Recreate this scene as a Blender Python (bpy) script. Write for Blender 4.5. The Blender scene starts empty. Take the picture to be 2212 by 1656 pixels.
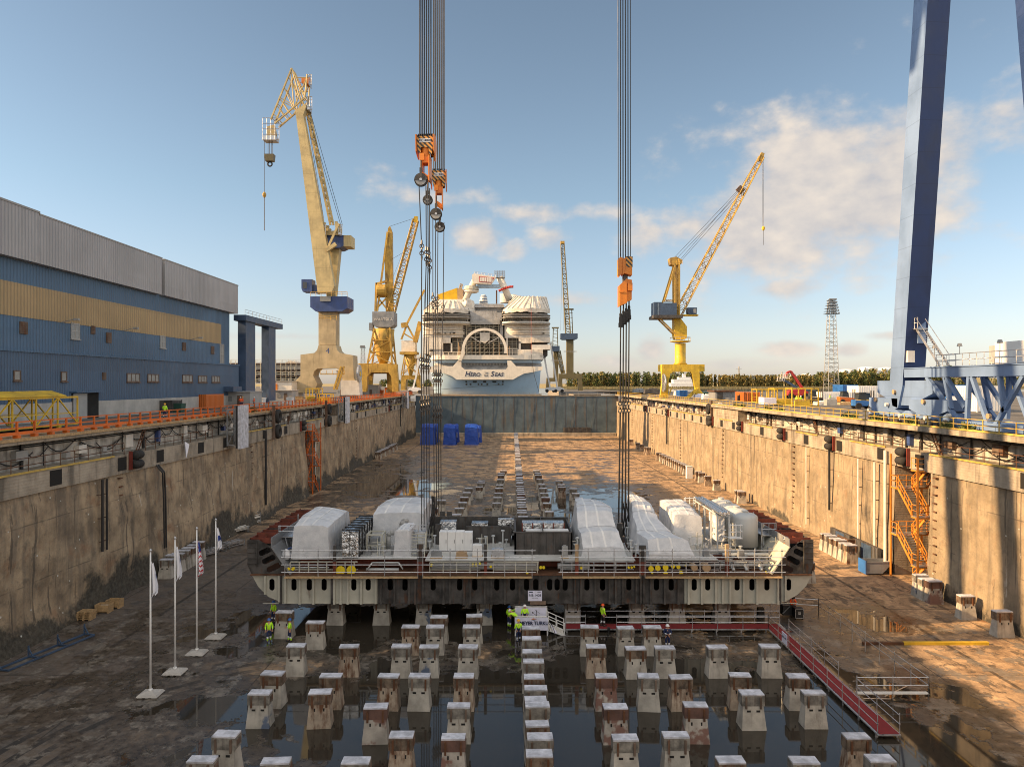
import bpy, math, random
from mathutils import Vector as V, Matrix, noise
R = math.radians
random.seed(7)
S = bpy.context.scene
COL = S.collection
# ---------------- camera, sky, sun, exposure
cd = bpy.data.cameras.new('camera'); CAM = bpy.data.objects.new('camera', cd); COL.objects.link(CAM)
CAM.location = (0, 0, 20); CAM.rotation_euler = (R(90), 0, 0)
cd.lens = 24.98; cd.sensor_width = 36; cd.clip_end = 20000; cd.clip_start = .3
S.camera = CAM
ELEV, AZ = R(25.3), .13
W = bpy.data.worlds.new('World'); S.world = W; W.use_nodes = True
nt = W.node_tree; nt.nodes.clear()
def WN(t, **k):
    n = nt.nodes.new(t)
    for a, b in k.items(): setattr(n, a, b)
    return n
def WM(op, a, b=None, c=None):
    n = WN('ShaderNodeMath', operation=op)
    for i, x in enumerate((a, b, c)):
        if x is None: continue
        if isinstance(x, (int, float)): n.inputs[i].default_value = x
        else: nt.links.new(x, n.inputs[i])
    return n.outputs[0]
sky = WN('ShaderNodeTexSky', sky_type='NISHITA'); sky.sun_disc = False
sky.sun_elevation = ELEV; sky.sun_rotation = R(270) - AZ
sky.altitude = 0; sky.air_density = 1.1; sky.dust_density = .7; sky.ozone_density = 1.3
tc = WN('ShaderNodeTexCoord'); sep = WN('ShaderNodeSeparateXYZ'); nt.links.new(tc.outputs['Generated'], sep.inputs[0])
azm = WM('ARCTAN2', sep.outputs[0], sep.outputs[1]); elv = WM('ARCSINE', sep.outputs[2])
comb = WN('ShaderNodeCombineXYZ'); nt.links.new(azm, comb.inputs[0]); nt.links.new(WM('MULTIPLY', elv, 1.5), comb.inputs[1])
nz = WN('ShaderNodeTexNoise'); nt.links.new(comb.outputs[0], nz.inputs['Vector'])
nz.inputs['Scale'].default_value = 9; nz.inputs['Detail'].default_value = 8; nz.inputs['Roughness'].default_value = .58
nz2 = WN('ShaderNodeTexNoise'); nt.links.new(comb.outputs[0], nz2.inputs['Vector'])
nz2.inputs['Scale'].default_value = 26; nz2.inputs['Detail'].default_value = 6
# clouds: azimuth, elevation, half sizes (radians), density
CL = [(.42,.235,.17,.1,1.9),(.34,.205,.13,.085,1.75),(.26,.215,.08,.045,1.3),(.50,.27,.14,.07,1.5),(.62,.285,.1,.055,1.2),(.70,.27,.11,.065,1.2),(.30,.30,.13,.05,.8),
      (.21,.31,.07,.03,.45),(.185,.20,.04,.03,1.3),(-.045,.205,.045,.034,1.5),(.0,.185,.03,.022,1.2),(.055,.20,.045,.024,1.1),(-.10,.255,.10,.018,1.1),(.04,.235,.13,.018,1.15),(-.2,.285,.06,.018,.6),
      (.37,.125,.055,.018,1.4),(.10,.118,.08,.018,1.2),(.12,.10,.04,.012,.6),(.195,.048,.03,.024,1.5),(.14,.03,.07,.016,1.1),(.30,.025,.09,.013,1.1),
      (.37,.045,.05,.013,1.3),(.44,.042,.028,.012,1.4),(.49,.06,.04,.008,1.),(-.30,.063,.12,.009,1.),(-.25,.035,.10,.008,1.),(-.36,.31,.05,.01,.35),(.62,.2,.08,.02,.5)]
acc = None
for (a, e, ra, re, s) in CL:
    da = WM('DIVIDE', WM('SUBTRACT', azm, a), ra); de = WM('DIVIDE', WM('SUBTRACT', elv, e), re)
    d = WM('ADD', WM('MULTIPLY', da, da), WM('MULTIPLY', de, de))
    m = WM('MULTIPLY', WM('POWER', 2.718, WM('MULTIPLY', d, -.9)), s)
    acc = m if acc is None else WM('MAXIMUM', acc, m)
dens = WM('ADD', WM('MULTIPLY', acc, .85), WM('MULTIPLY', WM('SUBTRACT', nz.outputs['Fac'], .5), 2.5))
dens = WM('ADD', dens, WM('MULTIPLY', WM('SUBTRACT', nz2.outputs['Fac'], .5), .6))
ss = WN('ShaderNodeMapRange', interpolation_type='SMOOTHSTEP'); nt.links.new(dens, ss.inputs[0])
ss.inputs[1].default_value = .40; ss.inputs[2].default_value = 1.25
beh = WN('ShaderNodeMapRange', interpolation_type='SMOOTHSTEP'); nt.links.new(sep.outputs[1], beh.inputs[0])      # unseen cloud added overhead and behind the viewer, to fill the shade
beh.inputs[1].default_value = .45; beh.inputs[2].default_value = -.1; beh.inputs[3].default_value = 0; beh.inputs[4].default_value = 1
bc = WM('MULTIPLY', WM('MULTIPLY', beh.outputs[0], WM('GREATER_THAN', sep.outputs[2], .0)), WM('MINIMUM', 1, WM('MAXIMUM', 0, WM('MULTIPLY_ADD', nz.outputs['Fac'], 3.5, -1.0))))
cov = WM('MULTIPLY', WM('MAXIMUM', ss.outputs[0], bc), .93); lit = WN('ShaderNodeMix', data_type='RGBA'); nt.links.new(bc, lit.inputs[0]); lit.inputs[7].default_value = (11.,10.2,9.2,1)      # the added cloud is made extra bright to lift the shaded sides
shade = WN('ShaderNodeMapRange'); nt.links.new(WM('ADD', WM('MULTIPLY', nz2.outputs['Fac'], .5), WM('MULTIPLY', nz.outputs['Fac'], .5)), shade.inputs[0])
shade.inputs[1].default_value = .35; shade.inputs[2].default_value = .65
CLOUD_A, CLOUD_B = (3.6,3.5,3.6,1), (5.7,5.0,4.3,1)
cc = WN('ShaderNodeMix', data_type='RGBA'); nt.links.new(shade.outputs[0], cc.inputs[0]); cc.inputs[6].default_value = CLOUD_A; cc.inputs[7].default_value = CLOUD_B
mx = WN('ShaderNodeMix', data_type='RGBA'); nt.links.new(cov, mx.inputs[0]); hs = WN('ShaderNodeHueSaturation'); hs.inputs['Saturation'].default_value = .70; vr = WN('ShaderNodeMapRange', interpolation_type='SMOOTHSTEP'); nt.links.new(elv, vr.inputs[0]); vr.inputs[1].default_value = .05; vr.inputs[2].default_value = .6; vr.inputs[3].default_value = 1.0; vr.inputs[4].default_value = .80; nt.links.new(vr.outputs[0], hs.inputs['Value']); nt.links.new(sky.outputs[0], hs.inputs['Color']); tint = WN('ShaderNodeMix', data_type='RGBA', blend_type='MULTIPLY'); tint.inputs[0].default_value = 1; tw = WN('ShaderNodeMix', data_type='RGBA'); te = WN('ShaderNodeMapRange'); nt.links.new(elv, te.inputs[0]); te.inputs[1].default_value = 0; te.inputs[2].default_value = .25; nt.links.new(te.outputs[0], tw.inputs[0]); tw.inputs[6].default_value = (.99, .96, 1.08, 1); tw.inputs[7].default_value = (.87, 1., 1.06, 1); nt.links.new(tw.outputs[2], tint.inputs[7]); nt.links.new(hs.outputs[0], tint.inputs[6]); nt.links.new(tint.outputs[2], mx.inputs[6]); nt.links.new(cc.outputs[2], lit.inputs[6]); nt.links.new(lit.outputs[2], mx.inputs[7])
bg = WN('ShaderNodeBackground'); nt.links.new(mx.outputs[2], bg.inputs[0]); bg.inputs[1].default_value = .064
ow = WN('ShaderNodeOutputWorld'); nt.links.new(bg.outputs[0], ow.inputs[0])
sd = bpy.data.lights.new('sun', 'SUN'); sd.energy = 4.3; sd.angle = R(.5); sd.color = (1, .65, .33)
so = bpy.data.objects.new('sun', sd); COL.objects.link(so)
so.rotation_euler = V((-math.cos(ELEV)*math.cos(AZ), -math.cos(ELEV)*math.sin(AZ), math.sin(ELEV))).to_track_quat('Z', 'Y').to_euler()
S.view_settings.view_transform = 'Standard'; S.view_settings.look = 'None'; S.view_settings.exposure = 1.3
S.cycles.max_bounces = 6; S.cycles.filter_width = 1.0; S.cycles.caustics_reflective = False; S.cycles.caustics_refractive = False

# ---------------- helpers
F = 1535.0
def at(x, y, Y): return V(((x-1107)*Y/F, Y, 20-(y-827)*Y/F))      # a point seen at (x, y) on a 2212 px wide view, Y metres ahead
def gy(y, z=0): return (20-z)*F/(y-827)                              # how far ahead a point of height z is
class B:
    def __init__(s): s.v, s.f, s.m, s.k = [], [], [], 0
    def mat(s, k): s.k = k; return s
    def add(s, vs, fs):
        o = len(s.v); s.v += [V(p) for p in vs]
        for f in fs: s.f.append([i+o for i in f]); s.m.append(s.k)
        return s
    def box(s, x0, y0, z0, x1, y1, z1):
        x0, x1 = sorted((x0, x1)); y0, y1 = sorted((y0, y1)); z0, z1 = sorted((z0, z1))
        return s.add([(x0,y0,z0),(x1,y0,z0),(x1,y1,z0),(x0,y1,z0),(x0,y0,z1),(x1,y0,z1),(x1,y1,z1),(x0,y1,z1)],
                     [(0,3,2,1),(4,5,6,7),(0,1,5,4),(1,2,6,5),(2,3,7,6),(3,0,4,7)])
    def frus(s, c, w0, d0, w1, d1, h, ox=0, oy=0):                     # a tapering block standing on c
        x, y, z = c
        return s.add([(x-w0/2,y-d0/2,z),(x+w0/2,y-d0/2,z),(x+w0/2,y+d0/2,z),(x-w0/2,y+d0/2,z),(x+ox-w1/2,y+oy-d1/2,z+h),(x+ox+w1/2,y+oy-d1/2,z+h),(x+ox+w1/2,y+oy+d1/2,z+h),(x+ox-w1/2,y+oy+d1/2,z+h)],
                     [(0,3,2,1),(4,5,6,7),(0,1,5,4),(1,2,6,5),(2,3,7,6),(3,0,4,7)])
    def bar(s, a, b, w, h=None, up=(0,0,1)):
        a, b = V(a), V(b); h = h or w; d = (b-a).normalized(); u = V(up)
        if abs(d.dot(u)) > .98: u = V((0,1,0))
        x = d.cross(u).normalized()*w/2; y = x.cross(d).normalized()*h/2
        vs = [p+i*x+j*y for p in (a, b) for i, j in ((-1,-1),(1,-1),(1,1),(-1,1))]
        return s.add(vs, [(0,1,2,3),(7,6,5,4),(0,4,5,1),(1,5,6,2),(2,6,7,3),(3,7,4,0)])
    def tube(s, a, b, r, n=6, r2=None):
        a, b = V(a), V(b); r2 = r if r2 is None else r2; d = (b-a).normalized(); u = V((0,0,1)) if abs(d.z) < .95 else V((0,1,0))
        x = d.cross(u).normalized(); y = x.cross(d)
        vs = [p+(x*math.cos(2*math.pi*i/n)+y*math.sin(2*math.pi*i/n))*q for p, q in ((a, r), (b, r2)) for i in range(n)]
        fs = [(i, i+n, (i+1) % n+n, (i+1) % n) for i in range(n)] + [tuple(range(n)), tuple(range(2*n-1, n-1, -1))]
        return s.add(vs, fs)
    def path(s, ps, r, n=6):
        for a, b in zip(ps, ps[1:]): s.tube(a, b, r, n)
        return s
    def lathe(s, c, prof, n=16, ax='z'):                              # prof: (radius, height) pairs
        c = V(c); vs = []
        for r, h in prof:
            for i in range(n):
                a = 2*math.pi*i/n; p = (r*math.cos(a), r*math.sin(a), h)
                if ax == 'y': p = (p[0], p[2], p[1])
                if ax == 'x': p = (p[2], p[0], p[1])
                vs.append(c+V(p))
        m = len(prof); fs = [(j*n+i, j*n+(i+1) % n, (j+1)*n+(i+1) % n, (j+1)*n+i) for j in range(m-1) for i in range(n)]
        return s.add(vs, fs+[tuple(range(n))[::-1], tuple(range((m-1)*n, m*n))])
    def prism(s, pts, a0, a1, ax='y'):                                # outline (u, v) pushed along an axis
        def q(u, v, t): return (u, t, v) if ax == 'y' else ((t, u, v) if ax == 'x' else (u, v, t))
        n = len(pts); vs = [q(u, v, a0) for u, v in pts]+[q(u, v, a1) for u, v in pts]
        return s.add(vs, [tuple(range(n)), tuple(range(2*n-1, n-1, -1))]+[(i, i+n, (i+1) % n+n, (i+1) % n) for i in range(n)])
    def ring(s, c, R0, r, ax='x', n=14, k=6):
        c = V(c); vs = []
        for i in range(n):
            a = 2*math.pi*i/n
            for j in range(k):
                b = 2*math.pi*j/k; q = R0+r*math.cos(b); t = r*math.sin(b)
                p = (t, q*math.cos(a), q*math.sin(a)) if ax == 'x' else ((q*math.cos(a), t, q*math.sin(a)) if ax == 'y' else (q*math.cos(a), q*math.sin(a), t))
                vs.append(c+V(p))
        return s.add(vs, [(i*k+j, ((i+1) % n)*k+j, ((i+1) % n)*k+(j+1) % k, i*k+(j+1) % k) for i in range(n) for j in range(k)])
    def lattice(s, a, b, w0, w1, n, r, rd=None, up=(0,1,0), h0=None, h1=None):
        a, b = V(a), V(b); d = (b-a).normalized(); x = d.cross(V(up)).normalized(); y = x.cross(d).normalized(); rd = rd or r*.55
        h0 = h0 or w0; h1 = h1 or w1
        def P(t, i): 
            w = w0+(w1-w0)*t; h = h0+(h1-h0)*t; c = a.lerp(b, t); sx, sy = ((-1,-1),(1,-1),(1,1),(-1,1))[i]
            return c+x*sx*w/2+y*sy*h/2
        for i in range(4): s.tube(P(0, i), P(1, i), r, 5)
        for q in range(n):
            t0, t1 = q/n, (q+1)/n
            for i in range(4):
                j = (i+1) % 4
                s.tube(P(t0, i), P(t1, j), rd, 4) if q % 2 else s.tube(P(t0, j), P(t1, i), rd, 4)
                s.tube(P(t1, i), P(t1, j), rd, 4)
        return s
    def rail(s, ps, h=1.1, step=2.0, r=.03, mid=1):                    # hand rail with posts along a line
        ps = [V(p) for p in ps]
        for a, b in zip(ps, ps[1:]):
            L = (b-a).length; n = max(1, round(L/step))
            for i in range(n+1):
                p = a.lerp(b, i/n); s.tube(p, p+V((0,0,h)), r, 4)
            for k in range(1, mid+2): s.tube(a+V((0,0,h*k/(mid+1))), b+V((0,0,h*k/(mid+1))), r, 4)
        return s
    def mesh(s, me, M):
        return s.add([M @ v.co for v in me.vertices], [tuple(p.vertices) for p in me.polygons])
    def build(s, name, mats, parent=None, smooth=False):
        me = bpy.data.meshes.new(name); o = bpy.data.objects.new(name, me); COL.objects.link(o)
        off = V()
        p = parent
        while p: off += p.location; p = p.parent
        if parent: o.parent = parent
        me.from_pydata([v-off for v in s.v], [], s.f)
        if not isinstance(mats, (list, tuple)): mats = [mats]
        for m in mats: me.materials.append(m)
        me.polygons.foreach_set('material_index', s.m)
        if smooth: me.polygons.foreach_set('use_smooth', [True]*len(s.f))
        if smooth in (2, 3): me.set_sharp_from_angle(angle=R(38 if smooth == 2 else 15))
        me.update(); return o
def tag(o, label=None, cat=None, group=None, kind=None):
    if label: o['label'] = label
    if cat: o['category'] = cat
    if group: o['group'] = group
    if kind: o['kind'] = kind
    return o
def T(name, label, cat, loc, group=None):
    o = bpy.data.objects.new(name, None); COL.objects.link(o); o.location = V(loc); o.empty_display_size = .2
    return tag(o, label, cat, group)
def dup(root, loc, label=None, rz=None, group=None):
    r = root.copy(); COL.objects.link(r); r.location = loc
    if rz is not None: r.rotation_euler = (0, 0, rz)
    if label: r['label'] = label
    if group: r['group'] = group
    for ch in root.children:
        c = ch.copy(); COL.objects.link(c); c.parent = r
        for g in ch.children:
            d = g.copy(); COL.objects.link(d); d.parent = c
    return r
def flat(outline, holes=(), t=.03):
    """a plate with real holes lying in x,z; returns a mesh facing -y, thickness t"""
    cu = bpy.data.curves.new('plate', 'CURVE'); cu.dimensions = '2D'; cu.fill_mode = 'BOTH'; cu.extrude = t/2
    for ps in [outline]+list(holes):
        sp = cu.splines.new('POLY'); sp.points.add(len(ps)-1); sp.use_cyclic_u = True
        for p, (x, y) in zip(sp.points, ps): p.co = (x, y, 0, 1)
    o = bpy.data.objects.new('plate', cu); COL.objects.link(o)
    me = bpy.data.meshes.new_from_object(o.evaluated_get(bpy.context.evaluated_depsgraph_get())); bpy.data.objects.remove(o)
    return me
XZ = lambda x, y, z: Matrix.Translation((x, y, z)) @ Matrix.Rotation(R(90), 4, 'X')
def oval(cx, cz, hw, hh, n=6):
    ps = []
    for i in range(2*n):
        a = math.pi*(i+.5)/n; ps.append((cx+hw*math.cos(a), cz+(hh-hw)*(1 if i < n else -1)+hw*math.sin(a)))
    return ps
def textmesh(txt, size, shear=0, ext=.01, align='CENTER', bold=0):
    cu = bpy.data.curves.new('text', 'FONT'); cu.body = txt; cu.size = size; cu.align_x = align; cu.align_y = 'CENTER'; cu.extrude = ext; cu.shear = shear; cu.offset = bold; cu.resolution_u = 3
    o = bpy.data.objects.new('text', cu); COL.objects.link(o)
    me = bpy.data.meshes.new_from_object(o.evaluated_get(bpy.context.evaluated_depsgraph_get())); bpy.data.objects.remove(o)
    return me
# ---------------- materials
def lin(c): return tuple(((x/255)/12.92 if x <= 10 else ((x/255+.055)/1.055)**2.4) for x in c)+(1,)
class N:
    def __init__(s, name):
        s.M = bpy.data.materials.new(name); s.M.use_nodes = True; s.t = s.M.node_tree; s.b = s.t.nodes['Principled BSDF']
        g = s.t.nodes.new('ShaderNodeNewGeometry'); s.pos = g.outputs['Position']
        q = s.t.nodes.new('ShaderNodeSeparateXYZ'); s.t.links.new(s.pos, q.inputs[0]); s.x, s.y, s.z = q.outputs
    def put(s, sock, v):
        if isinstance(v, (int, float)): sock.default_value = v
        elif isinstance(v, tuple): sock.default_value = v if len(v) == len(sock.default_value) else v[:3]
        else: s.t.links.new(v, sock)
    def math(s, op, a, b=None, c=None):
        n = s.t.nodes.new('ShaderNodeMath'); n.operation = op
        for i, v in enumerate((a, b, c)):
            if v is not None: s.put(n.inputs[i], v)
        return n.outputs[0]
    def noise(s, scale, detail=4, rough=.55, sc=None, vec=None, dist=0):
        n = s.t.nodes.new('ShaderNodeTexNoise'); v = vec or s.pos
        if sc:
            m = s.t.nodes.new('ShaderNodeMapping'); m.inputs['Scale'].default_value = sc; s.t.links.new(v, m.inputs[0]); v = m.outputs[0]
        s.t.links.new(v, n.inputs['Vector']); n.inputs['Scale'].default_value = scale; n.inputs['Detail'].default_value = detail; n.inputs['Roughness'].default_value = rough; n.inputs['Distortion'].default_value = dist
        return n.outputs['Fac']
    def rng(s, v, a, b, c=0., d=1., smooth=True):
        n = s.t.nodes.new('ShaderNodeMapRange'); n.interpolation_type = 'SMOOTHSTEP' if smooth else 'LINEAR'; s.put(n.inputs[0], v)
        for i, q in enumerate((a, b, c, d)): s.put(n.inputs[i+1], q)
        return n.outputs[0]
    def mix(s, f, a, b, mode='MIX'):
        n = s.t.nodes.new('ShaderNodeMix'); n.data_type = 'RGBA'; n.blend_type = mode; s.put(n.inputs[0], f); s.put(n.inputs[6], a); s.put(n.inputs[7], b); return n.outputs[2]
    def bump(s, h, st=.5, d=.05):
        n = s.t.nodes.new('ShaderNodeBump'); n.inputs['Strength'].default_value = st; n.inputs['Distance'].default_value = d; s.t.links.new(h, n.inputs['Height']); s.t.links.new(n.outputs[0], s.b.inputs['Normal'])
    def out(s, col, rough=.6, metal=0.):
        s.put(s.b.inputs['Base Color'], col); s.put(s.b.inputs['Roughness'], rough); s.put(s.b.inputs['Metallic'], metal); return s.M
RUST = (.11, .042, .016, 1)
def paint(name, c, rough=.5, metal=0., var=.22, scale=.6, rust=0., dirt=.25, bump=0., streak=.5, patch=None, seam=0):
    """painted or bare surface with blotches, vertical runs and rust"""
    n = N(name); c = tuple(c)[:3]+(1,)
    a = tuple(min(1, x*(1+var)) for x in c[:3])+(1,); b = tuple(x*(1-var) for x in c[:3])+(1,)
    f = n.rng(n.noise(scale, 5, .6), .3, .7); col = n.mix(f, b, a)
    st = n.noise(1., 5, .6, sc=(2.2*scale+.6, 2.2*scale+.6, .12)); 
    if dirt: col = n.mix(n.math('MULTIPLY', n.rng(st, .5, .75), dirt*streak*2), col, tuple(x*.35+.01 for x in c[:3])+(1,))
    if patch: col = n.mix(n.math('MULTIPLY', n.rng(n.noise(.75, 4, .55), .52, .60), .85), col, tuple(patch)+(1,))
    if rust:
        r = n.rng(n.math('ADD', n.math('MULTIPLY', n.noise(scale*2.2, 8, .65, sc=(1,1,.45)), .5), n.math('MULTIPLY', st, .5)), .62-rust*.3, .74-rust*.2)
        col = n.mix(r, col, RUST)
    if seam: col = n.mix(n.rng(n.math('ABSOLUTE', n.math('SUBTRACT', n.math('FRACT', n.math('DIVIDE', n.z, seam)), .5)), .484, .494, 0, .4), col, tuple(x*.4 for x in c[:3])+(1,))
    if bump: n.bump(n.noise(scale*8, 6, .6), .6, bump)
    return n.out(col, n.rng(f, 0, 1, max(.05, rough-.1), min(1, rough+.12)), metal)
M = {}
def mk(k, *a, **b): M[k] = paint(k, *a, **b)
# palette
mk('concrete', (.27,.24,.20), .85, var=.25, dirt=.4, bump=.02)
mk('pale_concrete', (.42,.40,.37), .85, var=.15, bump=.01, dirt=.2)
mk('block_concrete', (.40,.37,.32), .85, var=.3, scale=.9, dirt=.5, bump=.02, rust=.12)
mk('block_blue', (.39,.365,.32), .85, var=.3, scale=.8, dirt=.5, bump=.02, rust=.1, patch=(.05,.09,.17))
mk('block_red', (.38,.345,.30), .85, var=.3, scale=.9, dirt=.5, bump=.02, rust=.15, patch=(.17,.07,.05))
mk('block_rust', (.36,.29,.22), .85, var=.3, scale=1.1, dirt=.5, bump=.02, rust=.55)
mk('cap_grey', (.20,.185,.16), .8, var=.5, scale=2.2, rust=.15, dirt=.6)
mk('cap_rust', (.14,.105,.075), .8, var=.6, scale=2.4, rust=.42, dirt=.6)
mk('cap_red', (.12,.065,.05), .8, var=.4, scale=1.2, rust=.3)
mk('cap_top', (.52,.53,.58), .7, var=.3, scale=1.8, dirt=.3); mk('stair_orange', (.68,.25,.035), .5, var=.2, rust=.15); mk('rail_yellow', (.52,.36,.08), .55, var=.25, rust=.3); mk('shackle', (.11,.10,.09), .4, metal=.6, var=.3); mk('fender_red', (.17,.03,.02), .6, var=.3, rust=.25)
mk('slot', (.012,.011,.01), .9, dirt=0)  # flat black: the shade inside hollows put into the colour
mk('rust_steel', (.10,.045,.022), .8, var=.5, scale=1.2, rust=.5)
mk('brown_steel', (.14,.10,.075), .75, var=.4, scale=1., rust=.5)
mk('galv', (.50,.51,.53), .35, metal=.7, var=.15, scale=2, dirt=.1)
mk('white', (.75,.75,.74), .5, var=.06, dirt=.12)
mk('offwhite', (.70,.67,.61), .6, var=.1, dirt=.2)
mk('cream', (.76,.70,.60), .5, var=.08, dirt=.15)
mk('orange', (.62,.13,.012), .5, var=.2, rust=.15)
mk('rope_orange', (.66,.21,.02), .45, var=.15, rust=.08)
mk('yellow', (.62,.41,.03), .55, var=.22, rust=.25, dirt=.4)
mk('crane_yellow', (.46,.29,.055), .55, var=.28, rust=.32, scale=.4, dirt=.5)
mk('crane_beige', (.52,.42,.21), .55, var=.2, rust=.14, scale=.3, dirt=.4, seam=5.2)
mk('crane_sand', (.48,.385,.23), .55, var=.2, rust=.16, scale=.3, dirt=.4)
mk('olive', (.13,.11,.05), .55, var=.2, rust=.2, scale=.25)
mk('blue', (.035,.07,.21), .45, var=.2, rust=.1)
mk('crane_blue', (.05,.085,.15), .5, var=.2, rust=.12)
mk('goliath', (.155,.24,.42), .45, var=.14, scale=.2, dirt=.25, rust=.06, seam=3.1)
mk('goliath_shaded', (.020,.045,.14), .45, var=.18, scale=.25, dirt=.25, seam=3.1)  # darker copy of the gantry blue, shade put into the colour
mk('steel_grey', (.26,.27,.28), .5, metal=.3, var=.2, rust=.15)
mk('dark_steel', (.075,.070,.066), .6, metal=.2, var=.45, scale=.9, rust=.28)
mk('hull_pale', (.46,.45,.38), .6, var=.12, scale=.5, rust=.12, dirt=.3)
mk('hull_dark', (.062,.058,.055), .6, metal=.1, var=.6, scale=1.1, rust=.3, dirt=.5)
mk('red_oxide', (.15,.035,.02), .65, var=.4, scale=1.2, rust=.3)
mk('deck', (.48,.48,.46), .6, var=.2, scale=.5, dirt=.1)
mk('black', (.015,.015,.016), .55, var=.3, dirt=0)
mk('rubber', (.022,.021,.02), .8, var=.3, dirt=.1)
mk('wire', (.022,.020,.019), .5, var=.3, dirt=0)
mk('red', (.42,.03,.025), .5, var=.15)
mk('carpet', (.20,.018,.022), .95, var=.12, scale=3, dirt=.1)
mk('wood', (.42,.28,.14), .75, var=.25, scale=4)
mk('grey_paint', (.34,.34,.33), .6, var=.12, rust=.05)
mk('container_blue', (.03,.14,.42), .5, var=.15, rust=.08)
mk('container_green', (.02,.07,.05), .5, var=.2)
mk('container_red', (.33,.03,.025), .5, var=.2, rust=.1)
mk('container_orange', (.58,.14,.02), .5, var=.12)
mk('hivis', (.52,.95,.03), .6, var=.05, dirt=0)
mk('hivis_orange', (.95,.12,.02), .6, var=.05, dirt=0)
mk('reflect', (.75,.77,.8), .3, dirt=0)
mk('navy', (.012,.022,.08), .75, var=.2, dirt=0)
mk('skin', (.48,.27,.18), .55, var=.08, dirt=0)
mk('helmet_white', (.8,.8,.8), .3, dirt=0); mk('helmet_blue', (.03,.12,.4), .3, dirt=0); mk('helmet_yellow', (.75,.4,.02), .3, dirt=0); mk('helmet_orange', (.9,.1,.01), .3, dirt=0)
mk('flag_white', (.78,.79,.84), .8, var=.04, dirt=.05); mk('flag_red', (.5,.02,.03), .8, dirt=0); mk('flag_blue', (.02,.05,.25), .8, dirt=0)
mk('banner', (.70,.71,.86), .7, var=.05, scale=2, dirt=.1)
mk('ink', (.02,.03,.08), .6, dirt=0)
mk('ship_blue', (.42,.60,.80), .4, var=.06, scale=.1, dirt=.1)
mk('tent', (.66,.61,.53), .75, var=.2, scale=.3, dirt=.4, bump=.35)
mk('tent_grey', (.36,.36,.36), .75, var=.25, scale=.3, dirt=.4, bump=.35)
mk('tent_yellow', (.66,.40,.01), .6, var=.1)
mk('tarp_blue', (.015,.07,.42), .35, var=.2, dirt=.05)
mk('trunk', (.08,.055,.035), .9)
mk('yellow_cap', (.80,.62,.02), .5, var=.05, dirt=0)
mk('tan_cap', (.42,.29,.17), .6, var=.1, dirt=0)
mk('tank_grey', (.50,.52,.52), .5, var=.06, dirt=.1)
def glassy(k, c, rough=.08):
    n = N(k); M[k] = n.out(n.mix(n.noise(.7, 2), tuple(x*.5 for x in c)+(1,), c+(1,)), rough)
glassy('glass', (.05,.06,.07)); glassy('pane', (.32,.33,.33), .25)
def wrapm():
    n = N('wrap'); f = n.noise(1.4, 6, .6); c = n.mix(n.rng(f, .3, .7), (.52,.54,.57,1), (.66,.67,.69,1))
    n.bump(n.noise(3.2, 6, .7, dist=1.5), .55, .06); M['wrap'] = n.out(c, .45)
    n.b.inputs['Transmission Weight'].default_value = 0
    n = N('foil'); n.bump(n.noise(3.5, 3, .5, dist=2.5), 1., .07); M['foil'] = n.out((.72,.72,.72,1), .16, 1.)
    n = N('bluewrap'); n.bump(n.noise(1.2, 5, .6, dist=1.5), 1., .25); M['bluewrap'] = n.out(n.mix(n.noise(.8, 4), (.006,.035,.25,1), (.015,.09,.5,1)), .4)
wrapm()
def corr(k, c, per, var=.12, rough=.5, axis='y', dirt=.3):
    n = N(k); w = n.math('SINE', n.math('MULTIPLY', n.y if axis == 'y' else n.x, 2*math.pi/per))
    cc = tuple(c)+(1,); col = n.mix(n.rng(n.noise(.15, 5), .3, .7), tuple(x*(1-var) for x in c)+(1,), tuple(x*(1+var) for x in c)+(1,))
    col = n.mix(n.math('MULTIPLY', n.rng(n.noise(1., 4, .6, sc=(.5,.5,.06)), .5, .75), dirt), col, tuple(x*.5 for x in c)+(1,))
    wn = n.t.nodes.new('ShaderNodeTexWhiteNoise'); wn.noise_dimensions = '2D'; cm = n.t.nodes.new('ShaderNodeCombineXYZ'); n.put(cm.inputs[0], n.math('FLOOR', n.math('DIVIDE', n.y if axis == 'y' else n.x, 5.9))); n.put(cm.inputs[1], n.math('FLOOR', n.math('DIVIDE', n.z, 4.3))); n.t.links.new(cm.outputs[0], wn.inputs['Vector'])
    col = n.mix(n.math('MULTIPLY', wn.outputs['Value'], .28), col, tuple(x*.55 for x in c)+(1,))
    col = n.mix(n.rng(w, .3, 1, 0, .22), col, tuple(x*.5 for x in c)+(1,))
    n.bump(w, .8, .06); M[k] = n.out(col, rough)
corr('hall_grey', (.44,.44,.45), .5); corr('hall_blue', (.075,.155,.265), .5); corr('hall_blue_low', (.065,.125,.215), .42); corr('hall_tan', (.42,.30,.15), .5)
corr('container_orange_c', (.58,.15,.02), .3, axis='x'); corr('shed', (.24,.25,.26), .3, axis='x')
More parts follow.
